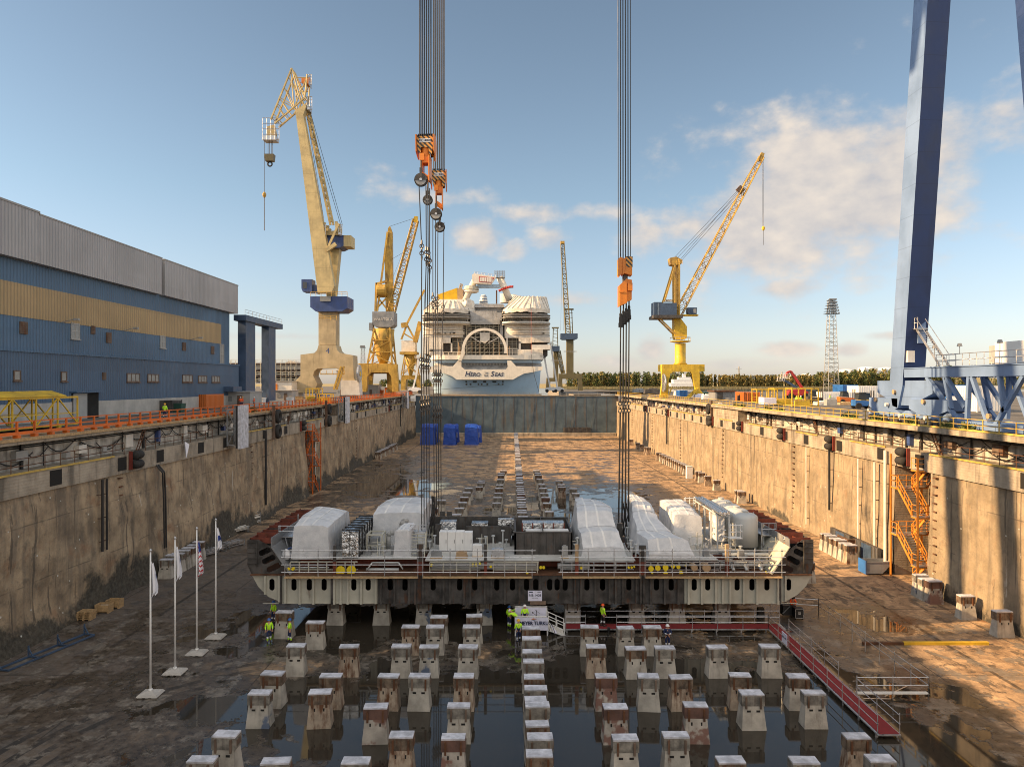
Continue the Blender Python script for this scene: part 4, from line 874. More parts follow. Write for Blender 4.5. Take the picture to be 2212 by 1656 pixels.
t = T('step_ladder', 'beige step frame at the near sling corner of the deck', 'ladder', (-7.9,59.6,DZ))
b = B()
for x in (-8.6,-7.3):
    b.bar((x,59.2,DZ),(x,60.4,7.4),.08); b.bar((x,60.9,DZ),(x,60.4,7.4),.08)
for i in range(8): u = i/8; b.box(-8.6,59.2+1.2*u,DZ+.05+1.9*u,-7.3,59.35+1.2*u,DZ+.09+1.9*u)
b.build('frame', M['hull_pale'], t); B().box(-8.6,60.3,7.4,-7.3,60.9,7.45).rail([(-8.6,60.3,7.4),(-7.3,60.3,7.4)],.6,.6,.03).build('platform', M['galv'], t)
for i, (x, y, w, d, z, m, lb) in enumerate(((-6.3,59.2,.9,.6,.45,'steel_grey','grey crate on a pallet before the white cabinets'),(-4.2,59.3,.9,.7,.4,'tan_cap','tan box of parts on a pallet before the cabinets'),(-2.9,59.6,.8,.6,.9,'white','stack of white boxes beside the dark lifting post'),(-1.2,59.4,1.0,.7,.6,'galv','grey grating stack next to the box casing'),(4.4,59.2,.5,.5,.85,'grey_paint','pale grey cabinet at the casing foot'))):
    tag(B().box(x-w/2-.05,y-d/2-.05,DZ+.003,x+w/2+.05,y+d/2+.05,DZ+.1).mat(1).frus((x,y,DZ+.1),w,d,w*.95,d*.95,z).box(x-w*.3,y-d*.3,DZ+.1+z,x+w*.2,y+d*.2,DZ+.18+z).build('crate', [M['wood'], M[m]]), lb, 'crate', 'goods on the hull deck')
# tanks
def tank(x, y, lb):
    t = T('storage_tank', lb, 'tank', (x, y, DZ), 'grey tanks on the hull deck')
    B().lathe((x,y,DZ), [(1.12,.35),(1.12,2.75),(1.05,2.95),(.8,3.12),(.4,3.2),(.05,3.22)], 28).build('shell', M['tank_grey'], t, True)
    for i in range(4): a = R(45+90*i); B().box(x+math.cos(a)*.95-.07,y+math.sin(a)*.95-.07,DZ,x+math.cos(a)*.95+.07,y+math.sin(a)*.95+.07,DZ+.6).build('leg', M['tank_grey'], t)
    B().lathe((x,y,DZ+3.2), [(.25,0),(.25,.12),(.3,.12),(.3,.18)], 12).build('hatch', M['tank_grey'], t)
for i in range(4): tank(20.4, 62.3+i*2.35, ('nearest grey domed tank with the caged ladder','second grey domed tank from the scaffold rail','third grey domed tank from the scaffold rail','rearmost grey domed tank in the row')[i])
t = T('pipe_rack', 'rack of insulated silver pipes and valves beside the grey tanks', 'pipe rack', (18.3,64,DZ))
b = B()
for y in (61.4,63.4,65.4,67.4,69.4):
    for x in (17.75,18.75): b.box(x-.06,y-.06,DZ,x+.06,y+.06,8.6)
    b.box(17.8,y-.05,8.5,18.7,y+.05,8.6)
b.box(17.7,61.4,8.6,17.8,69.4,8.7).box(18.7,61.4,8.6,18.8,69.4,8.7).build('frame', M['tank_grey'], t)
for x, z in ((17.95,8.85),(18.3,8.8),(18.6,8.85)): B().tube((x,61.1,z),(x,69.5,z),.15,10).build('insulated_pipe', M['foil'], t)
crinkle(17.9,62.2,6.2,18.6,64.6,8.4,21,.12).build('cover', M['wrap'], t)
b = B()
for i in range(26): x, y, z = random.uniform(17.7,18.8), random.uniform(61.3,69.3), random.uniform(5.8,8.6); b.tube((x,y,z),(x+random.uniform(-.4,.4),y+random.uniform(-.1,.1),z),.06,6).lathe((x,y,z),[(.14,-.04),(.14,.04)],8)
b.build('valve', M['galv'], t)
def ladder(x, y, z0, z1, lb):
    t = T('caged_ladder', lb, 'ladder', (x, y, z0), 'white caged ladders by the tanks'); b = B()
    for s in (-.22,.22): b.tube((x+s,y,z0),(x+s,y,z1),.03,5)
    z = z0+.25
    while z < z1: b.tube((x-.22,y,z),(x+.22,y,z),.022,4); z += .3
    b.build('rail', M['white'], t)
    B().rail([(x-.5,y-.7,z1-1.1),(x+.6,y-.7,z1-1.1),(x+.6,y-.05,z1-1.1)],1.1,.55,.03).box(x-.5,y-.7,z1-1.16,x+.6,y-.05,z1-1.1).build('platform', M['white'], t)
ladder(18.95,60.9,DZ,8.0,'white caged ladder with platform on the nearest grey tank'); ladder(17.2,69.6,DZ,8.9,'white ladder at the far end of the pipe rack')
t = T('work_platform', 'light grating platform between the last tank and the sloping side', 'platform', (22.3,65,DZ))
B().box(21.7,61.8,6.75,23.0,67.5,6.83).build('grating', M['galv'], t); b = B()
for x, y in ((21.75,61.9),(22.9,61.9),(21.75,67.4),(22.9,67.4)): b.box(x-.05,y-.05,4.5 if x > 22 else DZ,x+.05,y+.05,7.8)
b.bar((21.75,61.85,5.6),(22.9,61.85,6.7),.06).rail([(21.7,61.8,6.83),(23,61.8,6.83)],1,.6,.03).build('frame', M['galv'], t)
t = T('work_platform', 'light grating platform behind the peaked wrapped unit at the flagpole side', 'platform', (-19,63,DZ))
B().box(-19.9,60.5,6.9,-18.4,66,6.98).build('grating', M['galv'], t); b = B()
for x, y in ((-19.8,60.6),(-18.5,60.6),(-19.8,65.8),(-18.5,65.8)): b.box(x-.05,y-.05,DZ-.9,x+.05,y+.05,7.9)
b.bar((-18.9,60.5,5.4),(-19.3,60.5,6.9),.07).rail([(-19.9,60.5,6.98),(-18.4,60.5,6.98)],.9,.7,.03).build('frame', M['galv'], t)
t = T('valve_station', 'small orange pump with a foil cap on the sunlit coaming', 'pump', (23.0,59.5,6.7)); B().lathe((22.75,59.0,6.5),[(.2,0),(.2,.25),(.12,.3),(.12,.5)],10).build('pump', M['orange'], t); B().lathe((22.75,59.0,7.0),[(.2,0),(.26,.1),(.15,.3)],9).build('cap', M['foil'], t)
t = T('valve_station', 'bagged pump with hoses at the hull corner near the flagpoles', 'pump', (-18.6,59,DZ)); B().lathe((-18.7,58.9,DZ),[(.3,0),(.4,.3),(.3,.6),(.1,.8)],10).build('pump', M['wrap'], t); B().ring((-18.3,58.9,DZ+.5),.4,.06,'y').build('hose', M['blue'], t)
# ---------------- hook blocks, hoist ropes and slings (hung from the gantry girder at z = 100)
def hook(px, Y, ztop, label, rows, yaw, pale):
    X = (px-1107)*Y/F; t = T('hook_block', label, 'hook block', (X, Y, ztop), 'orange hook blocks')
    w = .72; z = ztop; RZ = Matrix.Translation((X,Y,0)) @ Matrix.Rotation(yaw, 4, 'Z') @ Matrix.Translation((-X,-Y,0))
    def fin(b, name, m, p=t, sm=False): b.v = [RZ @ v for v in b.v]; return b.build(name, m, p, sm)
    b = B().prism([(X-w,z),(X+w,z),(X+w*.98,z-.7),(X+w*.86,z-1.55),(X+w*.5,z-1.6),(X+w*.44,z-.95),(X-w*.44,z-.95),(X-w*.5,z-1.45),(X-w*.8,z-1.4),(X-w*.96,z-.7)], Y-.5, Y-.42).prism([(X-w,z),(X+w,z),(X+w*.86,z-1.55),(X+w*.5,z-1.6),(X+w*.44,z-.95),(X-w*.44,z-.95),(X-w*.5,z-1.45),(X-w*.8,z-1.4)], Y+.42, Y+.5)
    fin(b, 'hazard_plate', M['hazard'])
    fin(B().prism([(Y-.7,z+.1),(Y-.2,z+.25),(Y+.5,z+.2),(Y+.8,z-.6),(Y+.6,z-1.9),(Y+.2,z-2.0),(Y-.1,z-1.5),(Y-.55,z-1.3)], X+w, X+w+.09, 'x').prism([(Y-.7,z+.1),(Y-.2,z+.25),(Y+.5,z+.2),(Y+.8,z-.6),(Y+.6,z-1.7),(Y-.1,z-1.5),(Y-.55,z-1.3)], X-w-.09, X-w, 'x'), 'side_plate', M['rope_orange'])
    s = B()
    for i in range(9): x = X-w+.12+i*(2*w-.24)/8; s.lathe((x,Y,z-.05), [(.42,-.04),(.36,0),(.42,.04)], 18, 'x')
    fin(s, 'sheave', M['black'])
    fin(B().lathe((X,Y,z-1.75), [(.4,0),(.4,.8)], 14), 'swivel', M['rope_orange'])
    fin(B().box(X-.33,Y-.55,z-3.4,X-.22,Y+.55,z-1.55).box(X+.33,Y-.7,z-3.9,X+.42,Y+.6,z-1.7).box(X-.22,Y-.5,z-2.3,X+.33,Y+.5,z-1.75).prism([(X-.33,z-3.4),(X+.42,z-3.9),(X+.42,z-3.5),(X-.33,z-3.0)], Y-.5, Y+.5).box(X-.45,Y-.62,z-2.1,X-.05,Y-.5,z-1.5), 'traverse', M['rope_orange'])
    fin(B().box(X-.5,Y-.52,z-.55,X+.5,Y-.505,z-.22), 'name_plate', M['white'])
    me = textmesh('RC 400t', .30, 0, .006, bold=.006); fin(B().mesh(me, XZ(X, Y-.53, z-.385)), 'lettering', M['ink'])
    b = None
    for k in range(rows):
        x = X-w+.14+(2*w-.28)*k/(rows-1); dy = -.38 if k % 2 else .38
        fin(B().tube((x,Y+dy,z-.05),(x+.1*(k % 2),Y+dy*1.6,99.9),.038,5), 'hoist_rope', M['wire'])
    return X, z
def sling(X, Y, pts, label, r=.06, eyes=()):
    t = T('lifting_sling', label, 'sling', pts[-1], 'lifting slings')
    B().path(pts, r, 6).build('wire_rope', M['wire'], t)
    for (x, y, z) in eyes:
        B().ring((x,y,z+.28),.17,.05,'y',10,5).ring((x,y,z-.02),.15,.055,'x',10,5).ring((x,y,z-.34),.17,.05,'y',10,5).lathe((x,y,z+.45),[(.10,0),(.07,.35)],7).lathe((x,y,z-.95),[(.06,0),(.10,.35)],7).build('shackle', M['shackle'], t)
def pulley(x, Y, z, R_, lb, grp='sling equaliser pulleys'):
    t = T('sling_pulley', lb, 'pulley', (x,Y,z), grp)
    B().lathe((x,Y,z), [(R_,-.12),(R_*.93,-.05),(R_*.93,.05),(R_,.12)], 26, 'y').build('wheel', M['black'], t)
    B().lathe((x,Y-.15,z), [(R_*.82,0),(R_*.8,.02)], 24, 'y').build('face', M['grey_paint' if 'pale' in lb else 'steel_grey'], t)
    B().prism([(x+R_*.97*math.cos(R(a)),z-.02+R_*.97*math.sin(R(a))) for a in range(0,181,15)], Y-.20, Y-.16).box(x-.10,Y-.24,z-.1,x+.10,Y-.205,z+R_*1.3).build('cheek_plate', M['dark_steel'], t)
    B().box(x-.12,Y-.12,z+R_*1.25,x+.12,Y+.12,z+R_*1.8).tube((x,Y,z+R_*1.7),(x,Y,z+1.9),.08,8).build('hanger', M['dark_steel'], t)
    B().lathe((x,Y-.25,z), [(.12,0),(.12,.1)], 10, 'y').build('pin', M['galv'], t)
X, z = hook(921, 62, 41.4, 'nearer orange hook block with hazard stripes and dark round pulley', 13, R(-4), 0)
pulley(912*62/F-1107*62/F, 61.5, 37.6, .58, 'large dark pulley wheel under the nearer striped hook block')
pulley((925-1107)*63.6/F, 63.6, 36.4, .45, 'smaller dark pulley half hidden below the nearer hook traverse')
for i, (x0, x1, x2, yt, yb, zs) in enumerate(((906,912,911,61.5,61.8,31.6),(921,922,916,62.2,63.5,31.2),(925,926,922,62.6,65,31.2),(929,929,927,63,66.2,30.6))):
    a = lambda x, Y: (x-1107)*Y/F
    p0 = V((a(x0,yt),yt,37.3)); p1 = V((a(x1,yt),yt,zs)); p2 = V((a(x2,yb),yb,21.8)); p3 = V((a(x2+1,yb),yb,18.1)); p4 = V((a(x2+1,yb+.5),yb+.5,7.0))
    sling(0, 0, [p0,p1,p2,p3,p4], 'wire sling of the nearer hook, %s from the flagpole side' % ordn[i], .045, [tuple(p1),tuple(p2),tuple(p3)])
X, z = hook(949, 74, 42.0, 'farther orange hook block with hazard stripes and pale round pulley', 13, R(3), 1)
pulley((943-1107)*73.5/F, 73.5, 37.5, .62, 'pale pulley wheel under the farther striped hook block')
pulley((951-1107)*74.6/F, 74.6, 36.4, .55, 'dark pulley behind the pale one on the farther hook')
for i, (x0, x1, x2, yt, yb, zs) in enumerate(((936,936,938,73.5,71,28.6),(942,941,943,74,71.3,28.2),(947,946,948,74.4,71.5,28.6),(960,958,953,75,71.8,27.8))):
    a = lambda x, Y: (x-1107)*Y/F
    p0 = V((a(x0,yt),yt,37)); p1 = V((a(x1,yt),yt,zs)); p2 = V((a(x2,yb),yb,20.6)); p3 = V((a(x2,yb),yb,17.0)); p4 = V((a(x2+1,yb),yb,6.8))
    sling(0, 0, [p0,p1,p2,p3,p4], 'wire sling of the farther hook, %s from the flagpole side' % ordn[i], .042, [tuple(p1),tuple(p2),tuple(p3)])
# third hook block, turned so its broad side shows
X = (1350-1107)*65/F
t = T('hook_block', 'single orange hook block by the sunlit wall with four black sockets', 'hook block', (X,65,31.4), 'orange hook blocks')
B().prism([(X-.62,31.3),(X-.45,31.5),(X-.2,31.4),(X-.25,30.0),(X-.55,29.7),(X-.62,29.9)], 64.6, 65.4).prism([(X-.2,31.3),(X+.1,31.5),(X+.12,30.3),(X-.25,29.8)], 64.5, 65.5).prism([(X+.08,30.6),(X+.62,30.6),(X+.6,29.8),(X-.1,30.0)], 64.45, 65.5).build('side_plate', M['rope_orange'], t)
B().prism([(X+.06,31.45),(X+.65,31.5),(X+.64,30.55),(X+.08,30.55)], 64.4, 64.55).build('hazard_plate', M['hazard'], t)
s = B()
for i in range(5): s.lathe((X+.12+i*.1,65,31.25),[(.38,-.03),(.33,0),(.38,.03)],16,'x')
s.build('sheave', M['black'], t)
B().lathe((X+.05,65,29.2),[(.25,0),(.25,.8)],12).build('swivel', M['dark_steel'], t)
B().prism([(X-.55,28.9),(X+.1,29.5),(X+.1,27.3),(X-.55,27.0)],64.3,65.6).prism([(X+.1,29.5),(X+.6,29.4),(X+.58,27.6),(X+.1,27.4)],64.5,65.5).box(X+.2,64.3,28.4,X+.62,64.5,29.1).box(X-.6,64.25,28.2,X-.2,64.3,28.35).build('traverse', M['rope_orange'], t)
b = B()
for k in range(10):
    x = X-.52+k*.115; B().tube((x,64.8 if k % 2 else 65.3,31.2),(x-.03,64.8 if k % 2 else 65.6,99.9),.038,5).build('hoist_rope', M['wire'], t)
for i in range(4):
    x = X-.42+i*.29; y = 64.6+i*.2; zt = 26.2+.25*i
    st = T('lifting_sling', 'thick wire sling under the single hook block, %s from the ship side' % ordn[i], 'sling', (x,y,7.2), 'lifting slings')
    B().tube((x,y,28),(x,y,zt),.065,8).lathe((x,y,zt-.15),[(.11,0),(.13,.25),(.08,.35)],8).build('rod', M['black'], st)
    B().frus((x,y,zt-1.0),.30,.26,.26,.24,.85).box(x-.19,y-.05,zt-1.1,x+.19,y+.06,zt-.7).lathe((x,y,zt-1.5),[(.05,0),(.09,.5)],7).build('socket', M['black'], st)
    B().path([(x,y,zt-1.3),(x-.01,y+.2,18.2)],.06,6).path([(x,y+.2,17.4),(x+.05*(i-1.5),y+.7,7.2)],.075,6).build('wire_rope', M['wire'], st)
    B().ring((x,y+.2,18.2),.17,.05,'y',10,5).ring((x,y+.2,17.85),.15,.055,'x',10,5).ring((x,y+.2,17.5),.17,.05,'y',10,5).build('shackle', M['shackle'], st)
for nm, X, Y0, z0, lb in (('a',-7.4,65.5,7.6,'nearer hook'),('b',-7.8,71.3,7.4,'farther hook'),('c',10.4,66,7.6,'single hook')):
    t = T('sling_bundle', 'sheaf of slack black sling tails at the deck under the %s' % lb, 'sling', (X,Y0,6), 'slack sling tails')
    b = B()
    for i in range(6): x = X+random.uniform(-.35,.35); b.path([(x,Y0,z0+1.3),(x+random.uniform(-.2,.2),Y0-.2,z0+.3),(x+random.uniform(-.5,.5),Y0-.3,5.9)],.05,5)
    b.build('wire_rope', M['wire'], t)
# ---------------- people
def skin(vs, es, rs, sub=1):
    me = bpy.data.meshes.new('s'); me.from_pydata(vs, es, []); o = bpy.data.objects.new('s', me); COL.objects.link(o)
    md = o.modifiers.new('k', 'SKIN'); md.use_smooth_shade = True
    for i, r in enumerate(rs): d = me.skin_vertices[0].data[i]; d.radius = (r, r); d.use_root = (i == 0)
    if sub: o.modifiers.new('u', 'SUBSURF').levels = sub; o.modifiers['u'].render_levels = sub
    m2 = bpy.data.meshes.new_from_object(o.evaluated_get(bpy.context.evaluated_depsgraph_get())); bpy.data.objects.remove(o); return m2
def person(X, Y, Z, yaw, label, jacket='hivis', trous='navy', helmet='helmet_white', lean=0., la=None, ra=None, stripes=True, leg='navy', step=.0, gaiter=None):
    """facing +y before the turn; la/ra = (elbow, hand)"""
    sp = lambda z, f=1.: V((0, math.sin(lean)*(z-.95)*f, .95+(z-.95)*math.cos(lean)))
    la = la or ((-.27,-.03,1.16),(-.25,.12,.93)); ra = ra or ((.27,-.03,1.16),(.25,.12,.93))
    Q = lambda p: V((p[0], p[1]+math.sin(lean)*max(0, p[2]-.95), .95+(p[2]-.95)*(math.cos(lean) if p[2] > .95 else 1)))
    sh = [sp(1.43)+V((s*.19,0,0)) for s in (-1, 1)]; el = [V(la[0]), V(ra[0])]; ha = [V(la[1]), V(ra[1])]
    if lean: el = [Q(e) for e in el]
    if lean: ha = [Q(e) for e in ha]
    vs = [sp(.98), sp(1.12), sp(1.32), sp(1.47), sp(1.56), sp(1.66)+V((0,.02,0)), sp(1.74)+V((0,.01,0))]; es = [(0,1),(1,2),(2,3),(3,4),(4,5),(5,6)]; rs = [.135,.125,.15,.075,.06,.088,.07]
    for k in range(2):
        o = len(vs); s = (-1, 1)[k]; d = (ha[k]-el[k]).normalized()
        vs += [sh[k], el[k], ha[k], ha[k]+d*.06]; es += [(3,o),(o,o+1),(o+1,o+2),(o+2,o+3)]; rs += [.065,.05,.032,.036]
        o = len(vs); st = step*s
        vs += [V((s*.10,0,.90)), V((s*.11,.03+st*.5,.50)), V((s*.11,-.01+st,.09)), V((s*.13,.15+st,.045))]; es += [(0,o),(o,o+1),(o+1,o+2),(o+2,o+3)]; rs += [.095,.068,.045,.042]
    me = skin(vs, es, rs)
    b = B().mesh(me, Matrix())
    for k in range(2):                                              # five fingers a hand, curled a little
        s = (-1, 1)[k]; d = (ha[k]-el[k]).normalized(); sd = d.cross(V((0,1,0))).normalized() if abs(d.y) < .9 else V((1,0,0)); up = sd.cross(d); c = ha[k]+d*.085
        for i, L in enumerate((.07,.08,.075,.058)):
            p = c+sd*(i-1.5)*.019; q = p+d*L*.55+up*.008; b.tube(p-d*.03, q, .0095, 5, .0085).tube(q, q+d*L*.4+up*.025, .0085, 5, .007)
        p = ha[k]+d*.04+sd*.034*-s; b.tube(p-sd*-s*.02, p+d*.03+sd*-s*.025, .011, 5, .009).tube(p+d*.03+sd*-s*.025, p+d*.06+sd*-s*.02, .009, 5, .007)
    hd = vs[5]
    b.frus((hd.x,hd.y+.095,hd.z-.03),.03,.03,.018,.012,.05)
    for s in (-1, 1): b.lathe((hd.x+s*.088,hd.y,hd.z-.02),[(.012,-.03),(.02,0),(.012,.03)],6)
    b.mat(1)
    for s in (-1, 1): b.lathe((hd.x+s*.035,hd.y+.088,hd.z+.01),[(.004,-.008),(.011,0),(.004,.008)],6)
    b.box(hd.x-.025,hd.y+.083,hd.z-.062,hd.x+.025,hd.y+.09,hd.z-.054)
    t = T('person', label, 'person', (X, Y, Z)); t.rotation_euler = (0, 0, yaw)
    def fin(b, n, m, sm=True):
        o = b.build(n, m, None, sm); o.parent = t; return o
    fin(b, 'body', [M['skin'], M['black']])
    # jacket
    jv = [sp(.86), sp(1.12), sp(1.32), sp(1.46)]; je = [(0,1),(1,2),(2,3)]; jr = [.165,.155,.18,.10]
    for k in range(2):
        o = len(jv); jv += [sh[k], el[k], el[k].lerp(ha[k], .9)]; je += [(3 if 0 else 2,o),(o,o+1),(o+1,o+2)]; jr += [.085,.072,.055]
    b = B().mesh(skin(jv, je, jr), Matrix())
    if stripes:
        for i, f in enumerate(b.f):
            c = sum((b.v[j] for j in f), V())/len(f); u = (c-sp(.98)).dot((sp(1.4)-sp(.98)).normalized())
            b.m[i] = 1 if (abs(u-.02) < .035 or abs(u-.17) < .03) and abs(c.x) < .24 else (2 if stripes == 2 and u < .13 else 0)
    fin(b, 'jacket', [M[jacket], M['reflect'], M[trous]])
    tv = [sp(.99), V((0,0,.90))]; te = [(0,1)]; tr = [.155,.15]
    for k in range(2):
        s = (-1, 1)[k]; o = len(tv); st = step*s; tv += [V((s*.10,0,.86)), V((s*.11,.03+st*.5,.50)), V((s*.11,-.01+st,.10))]; te += [(1,o),(o,o+1),(o+1,o+2)]; tr += [.11,.085,.072]
    b = B().mesh(skin(tv, te, tr), Matrix())
    for i, f in enumerate(b.f):
        c = sum((b.v[j] for j in f), V())/len(f); b.m[i] = 1 if abs(c.z-.30) < .035 or abs(c.z-.40) < .02 else (2 if gaiter and c.z < .45 else 0)
    fin(b, 'trousers', [M[trous], M['reflect'], M[gaiter or trous]])
    b = B()
    for s in (-1, 1): st = step*s; b.frus((s*.12,.05+st,0),.11,.30,.09,.24,.10)
    fin(b, 'boots', M['black'], False)
    up = (vs[6]-vs[4]).normalized(); c = vs[6]-up*.06
    q = up.to_track_quat('Z', 'Y').to_matrix().to_4x4(); hb = B().lathe((0,0,0),[(.165,-.005),(.165,.005),(.128,.02),(.122,.07),(.095,.115),(.05,.135),(.005,.14)],16); hb.v = [Matrix.Translation(c) @ q @ v for v in hb.v]
    fin(hb, 'helmet', M[helmet]); return t
def px(x, y, z=0): Y = gy(y, z); return ((x-1107)*Y/F, Y)
def ppl(x, y, z, yaw, *a, **k): X, Y = px(x, y, z); return person(X, Y, z, yaw, *a, **k)
ppl(582, 1384, 0, R(200), 'person in yellow hi-vis coat and blue helmet standing nearest the puddle', helmet='helmet_blue', gaiter='hivis', step=.1)
ppl(592, 1342, 0, R(150), 'person in yellow hi-vis jacket half hidden behind a red brown block', helmet='helmet_blue', step=.06)
ppl(627, 1384, 0, R(110), 'person in yellow hi-vis jacket facing a red brown block, blue helmet', helmet='helmet_blue', gaiter='hivis', step=.1, la=((-.25,.05,1.15),(-.1,.25,1.12)), ra=((.25,.05,1.15),(.1,.25,1.12)))
ppl(1101, 1354, 0, R(-40), 'person in yellow hi-vis reaching one arm up onto the podium', helmet='helmet_blue', gaiter='hivis', ra=((.42,.12,1.5),(.62,.35,1.62)))
ppl(1121, 1386, 0, R(8), 'person in yellow hi-vis and navy trousers walking toward the podium banner', helmet='helmet_yellow', step=.14, stripes=2)
person((1134.5-1107)*57/F, 56.9, .5, R(5), 'person in hi-vis and navy coat on the podium with white helmet', helmet='helmet_white', stripes=2)
person((1120-1107)*56.9/F-.1, 56.5, .5, R(60), 'person in yellow hi-vis bending over the podium rail', helmet='helmet_white', lean=1.0, la=((-.25,.35,1.25),(-.15,.5,1.0)), ra=((.25,.35,1.25),(.15,.5,1.0)))
person((1303-1107)*57.7/F, 57.7, .33, R(-60), 'person in yellow hi-vis vest and orange helmet on the red walkway', helmet='helmet_orange', trous='black', stripes=False, step=.08)
ppl(1443, 1398, 0, R(180), 'person in navy and yellow overalls with white helmet behind a block', helmet='helmet_white', jacket='navy', la=((-.3,.05,1.15),(-.05,.25,1.1)), ra=((.3,.05,1.15),(.05,.25,1.1)))
X, Y = px(1722, 1331)
person(X-.2, Y+.6, 0, R(180), 'person in orange hi-vis vest and black cap leaning over flight cases', jacket='hivis_orange', trous='black', helmet='black', lean=.5, stripes=False, la=((-.25,.25,1.2),(-.12,.35,.95)), ra=((.25,.25,1.2),(.12,.35,.95)))
t = T('flight_case', 'large black flight case open on the wet floor beside the walkway', 'flight case', (X-.5,Y,0), 'flight cases')
B().box(X-1.15,Y+.05,.12,X-.05,Y+.75,.95).build('body', M['black'], t); B().bar((X-1.1,Y+.3,.96),(X-.3,Y+.5,1.75),.05).bar((X-.6,Y,.9),(X-1.2,Y,.3),.05).build('bracket', M['steel_grey'], t)
t = T('flight_case', 'black flight case with silver edges in front of the open one', 'flight case', (X-.1,Y-.5,0), 'flight cases')
B().box(X-.42,Y-.75,.12,X+.30,Y-.15,.95).build('body', M['black'], t)
b = B()
for x in (X-.42, X+.26): b.box(x,Y-.77,.12,x+.04,Y-.74,.95)
for z in (.12,.91): b.box(X-.42,Y-.77,z,X+.3,Y-.745,z+.04)
b.box(X-.16,Y-.765,.45,X+.04,Y-.752,.7); b.build('edge_trim', M['galv'], t)
b = B()
for x in (X-.35,X+.22): b.lathe((x,Y-.65,.06),[(.06,-.03),(.06,.03)],8,'x')
b.build('castor', M['rubber'], t)
# ---------------- podium, signs, walkway
pf, pb, pl, pr_ = 56.35, 57.75, (1113-1107)*56.4/F, (1185-1107)*56.4/F
t = T('podium', 'small white draped speech podium under the raised hull edge', 'podium', ((pl+pr_)/2,57,0))
B().box(pl,pf,.42,pr_,pb,.5).build('stage_floor', M['wood'], t)
b = B()
for x in (pl+.05, pr_-.05):
    for y in (pf+.05, pb-.05): b.box(x-.05,y-.05,0,x+.05,y+.05,1.55 if y < 57 else 1.9)
b.box(pl,pf,1.48,pr_,pf+.1,1.55).box(pl,pb-.1,1.86,pr_,pb,1.94).box(pl,pf+.1,1.45,pl+.06,pb-.1,1.52); b.build('frame', M['white'], t)
def cloth(x0, x1, z0, z1, y, sd=1):
    b = B(); n, m = 26, 12; vs = []
    for i in range(n+1):
        for j in range(m+1): vs.append((x0+(x1-x0)*i/n, y-.012+.02*noise.noise(V((i*.35+sd, j*.5+i*.2, 3)))-.004, z0+(z1-z0)*j/m))
    return b.add(vs, [(i*(m+1)+j, (i+1)*(m+1)+j, (i+1)*(m+1)+j+1, i*(m+1)+j+1) for i in range(n) for j in range(m)])
f_ = cloth(pl+.01, pr_-.01, .45, 1.47, pf-.02).build('front_banner', M['banner'], t, True)
B().mesh(textmesh('MEYER TURKU', .40, 0, .004, bold=.012), XZ(pl+1.53,pf-.068,1.02) @ Matrix.Diagonal((.88,1,1,1))).build('lettering', M['ink'], f_)
B().mat(0).prism([(pl+1.28,1.32),(pl+1.45,1.43),(pl+1.72,1.36),(pl+1.5,1.34)], pf-.07, pf-.06).mat(1).prism([(pl+1.30,1.285),(pl+1.5,1.31),(pl+1.78,1.335),(pl+1.55,1.27)], pf-.07, pf-.06).build('emblem', [M['rope_orange'], M['ink']], f_)
f2 = cloth(pl+.1, pr_-.1, .55, 1.86, pb-.12, 5).build('back_banner', M['banner'], t, True)
B().mesh(textmesh('MEYER TURKU', .36, 0, .003), XZ(pl+1.6,pb-.175,1.05) @ Matrix.Diagonal((-.85,1,1,1))).build('lettering', M['grey_paint'], f2)
t2 = T('microphone_stand', 'black microphone stand on the podium', 'microphone', (pl+1.75,57,.5)); B().tube((pl+1.75,57.1,.5),(pl+1.75,57.1,1.8),.02,5).tube((pl+1.6,57.1,1.85),(pl+2.0,57.1,1.55),.015,5).lathe((pl+1.45,57.1,1.62),[(.04,-.06),(.05,0),(.03,.06)],8).tube((pl+1.45,57.1,1.6),(pl+1.78,57.1,1.35),.018,5).build('pole', M['black'], t2); B().frus((pl+1.75,57.1,.5),.4,.4,.1,.1,.04).build('base', M['black'], t2)
t = T('stair', 'white railed stair from the podium down to the red walkway', 'stair', (pr_+.8,57,0))
x0, x1 = pr_, pr_+1.35
b = B()
for i in range(4): b.box(x0+.05+i*.3,56.5,.42-i*.12,x0+.36+i*.3,57.5,.47-i*.12)
b.build('tread', M['offwhite'], t)
b = B()
for y in (56.45,57.55): b.bar((x0,y,1.55),(x1,y,.95),.05).bar((x0,y,1.0),(x1,y,.4),.05).bar((x0,y,.45),(x1,y,-.02),.06,.14)
for y in (56.45,57.55):
    for x, z in ((x0+.05,1.55),(x0+.7,1.25),(x1-.05,.98)): b.box(x-.03,y-.03,z-1.1,x+.03,y+.03,z)
b.build('rail', M['white'], t)
sx = (1156.5-1107)*57.6/F
t = T('hull_sign', 'white sign board reading NB-1408 on the hull edge over the podium', 'sign', (sx,57.5,2.4))
B().box(sx-.57,57.5,2.42,sx+.57,57.54,3.25).build('board', M['banner'], t); B().box(sx-.58,57.49,2.38,sx+.58,57.55,2.42).box(sx-.4,57.5,2.1,sx+.9,57.75,2.36).build('bracket', M['brown_steel'], t)
B().mesh(textmesh('NB-1408', .27, 0, .004, bold=.004), XZ(sx,57.492,2.87)).mesh(textmesh('KEEL LAYING', .085, 0, .003), XZ(sx,57.492,2.66)).box(sx-.47,57.488,3.10,sx-.17,57.497,3.17).box(sx+.2,57.488,3.12,sx+.47,57.497,3.155).build('lettering', M['ink'], t)
t = T('easel', 'black easel with a white sheet of paper beside the podium stair', 'easel', (pr_+.3,55,0))
b = B()
for q in ((pr_-.35,54.2,0),(pr_+.75,54.3,0),(pr_+.3,55.2,0)): b.tube(q,(pr_+.18,54.75,1.55),.022,5)
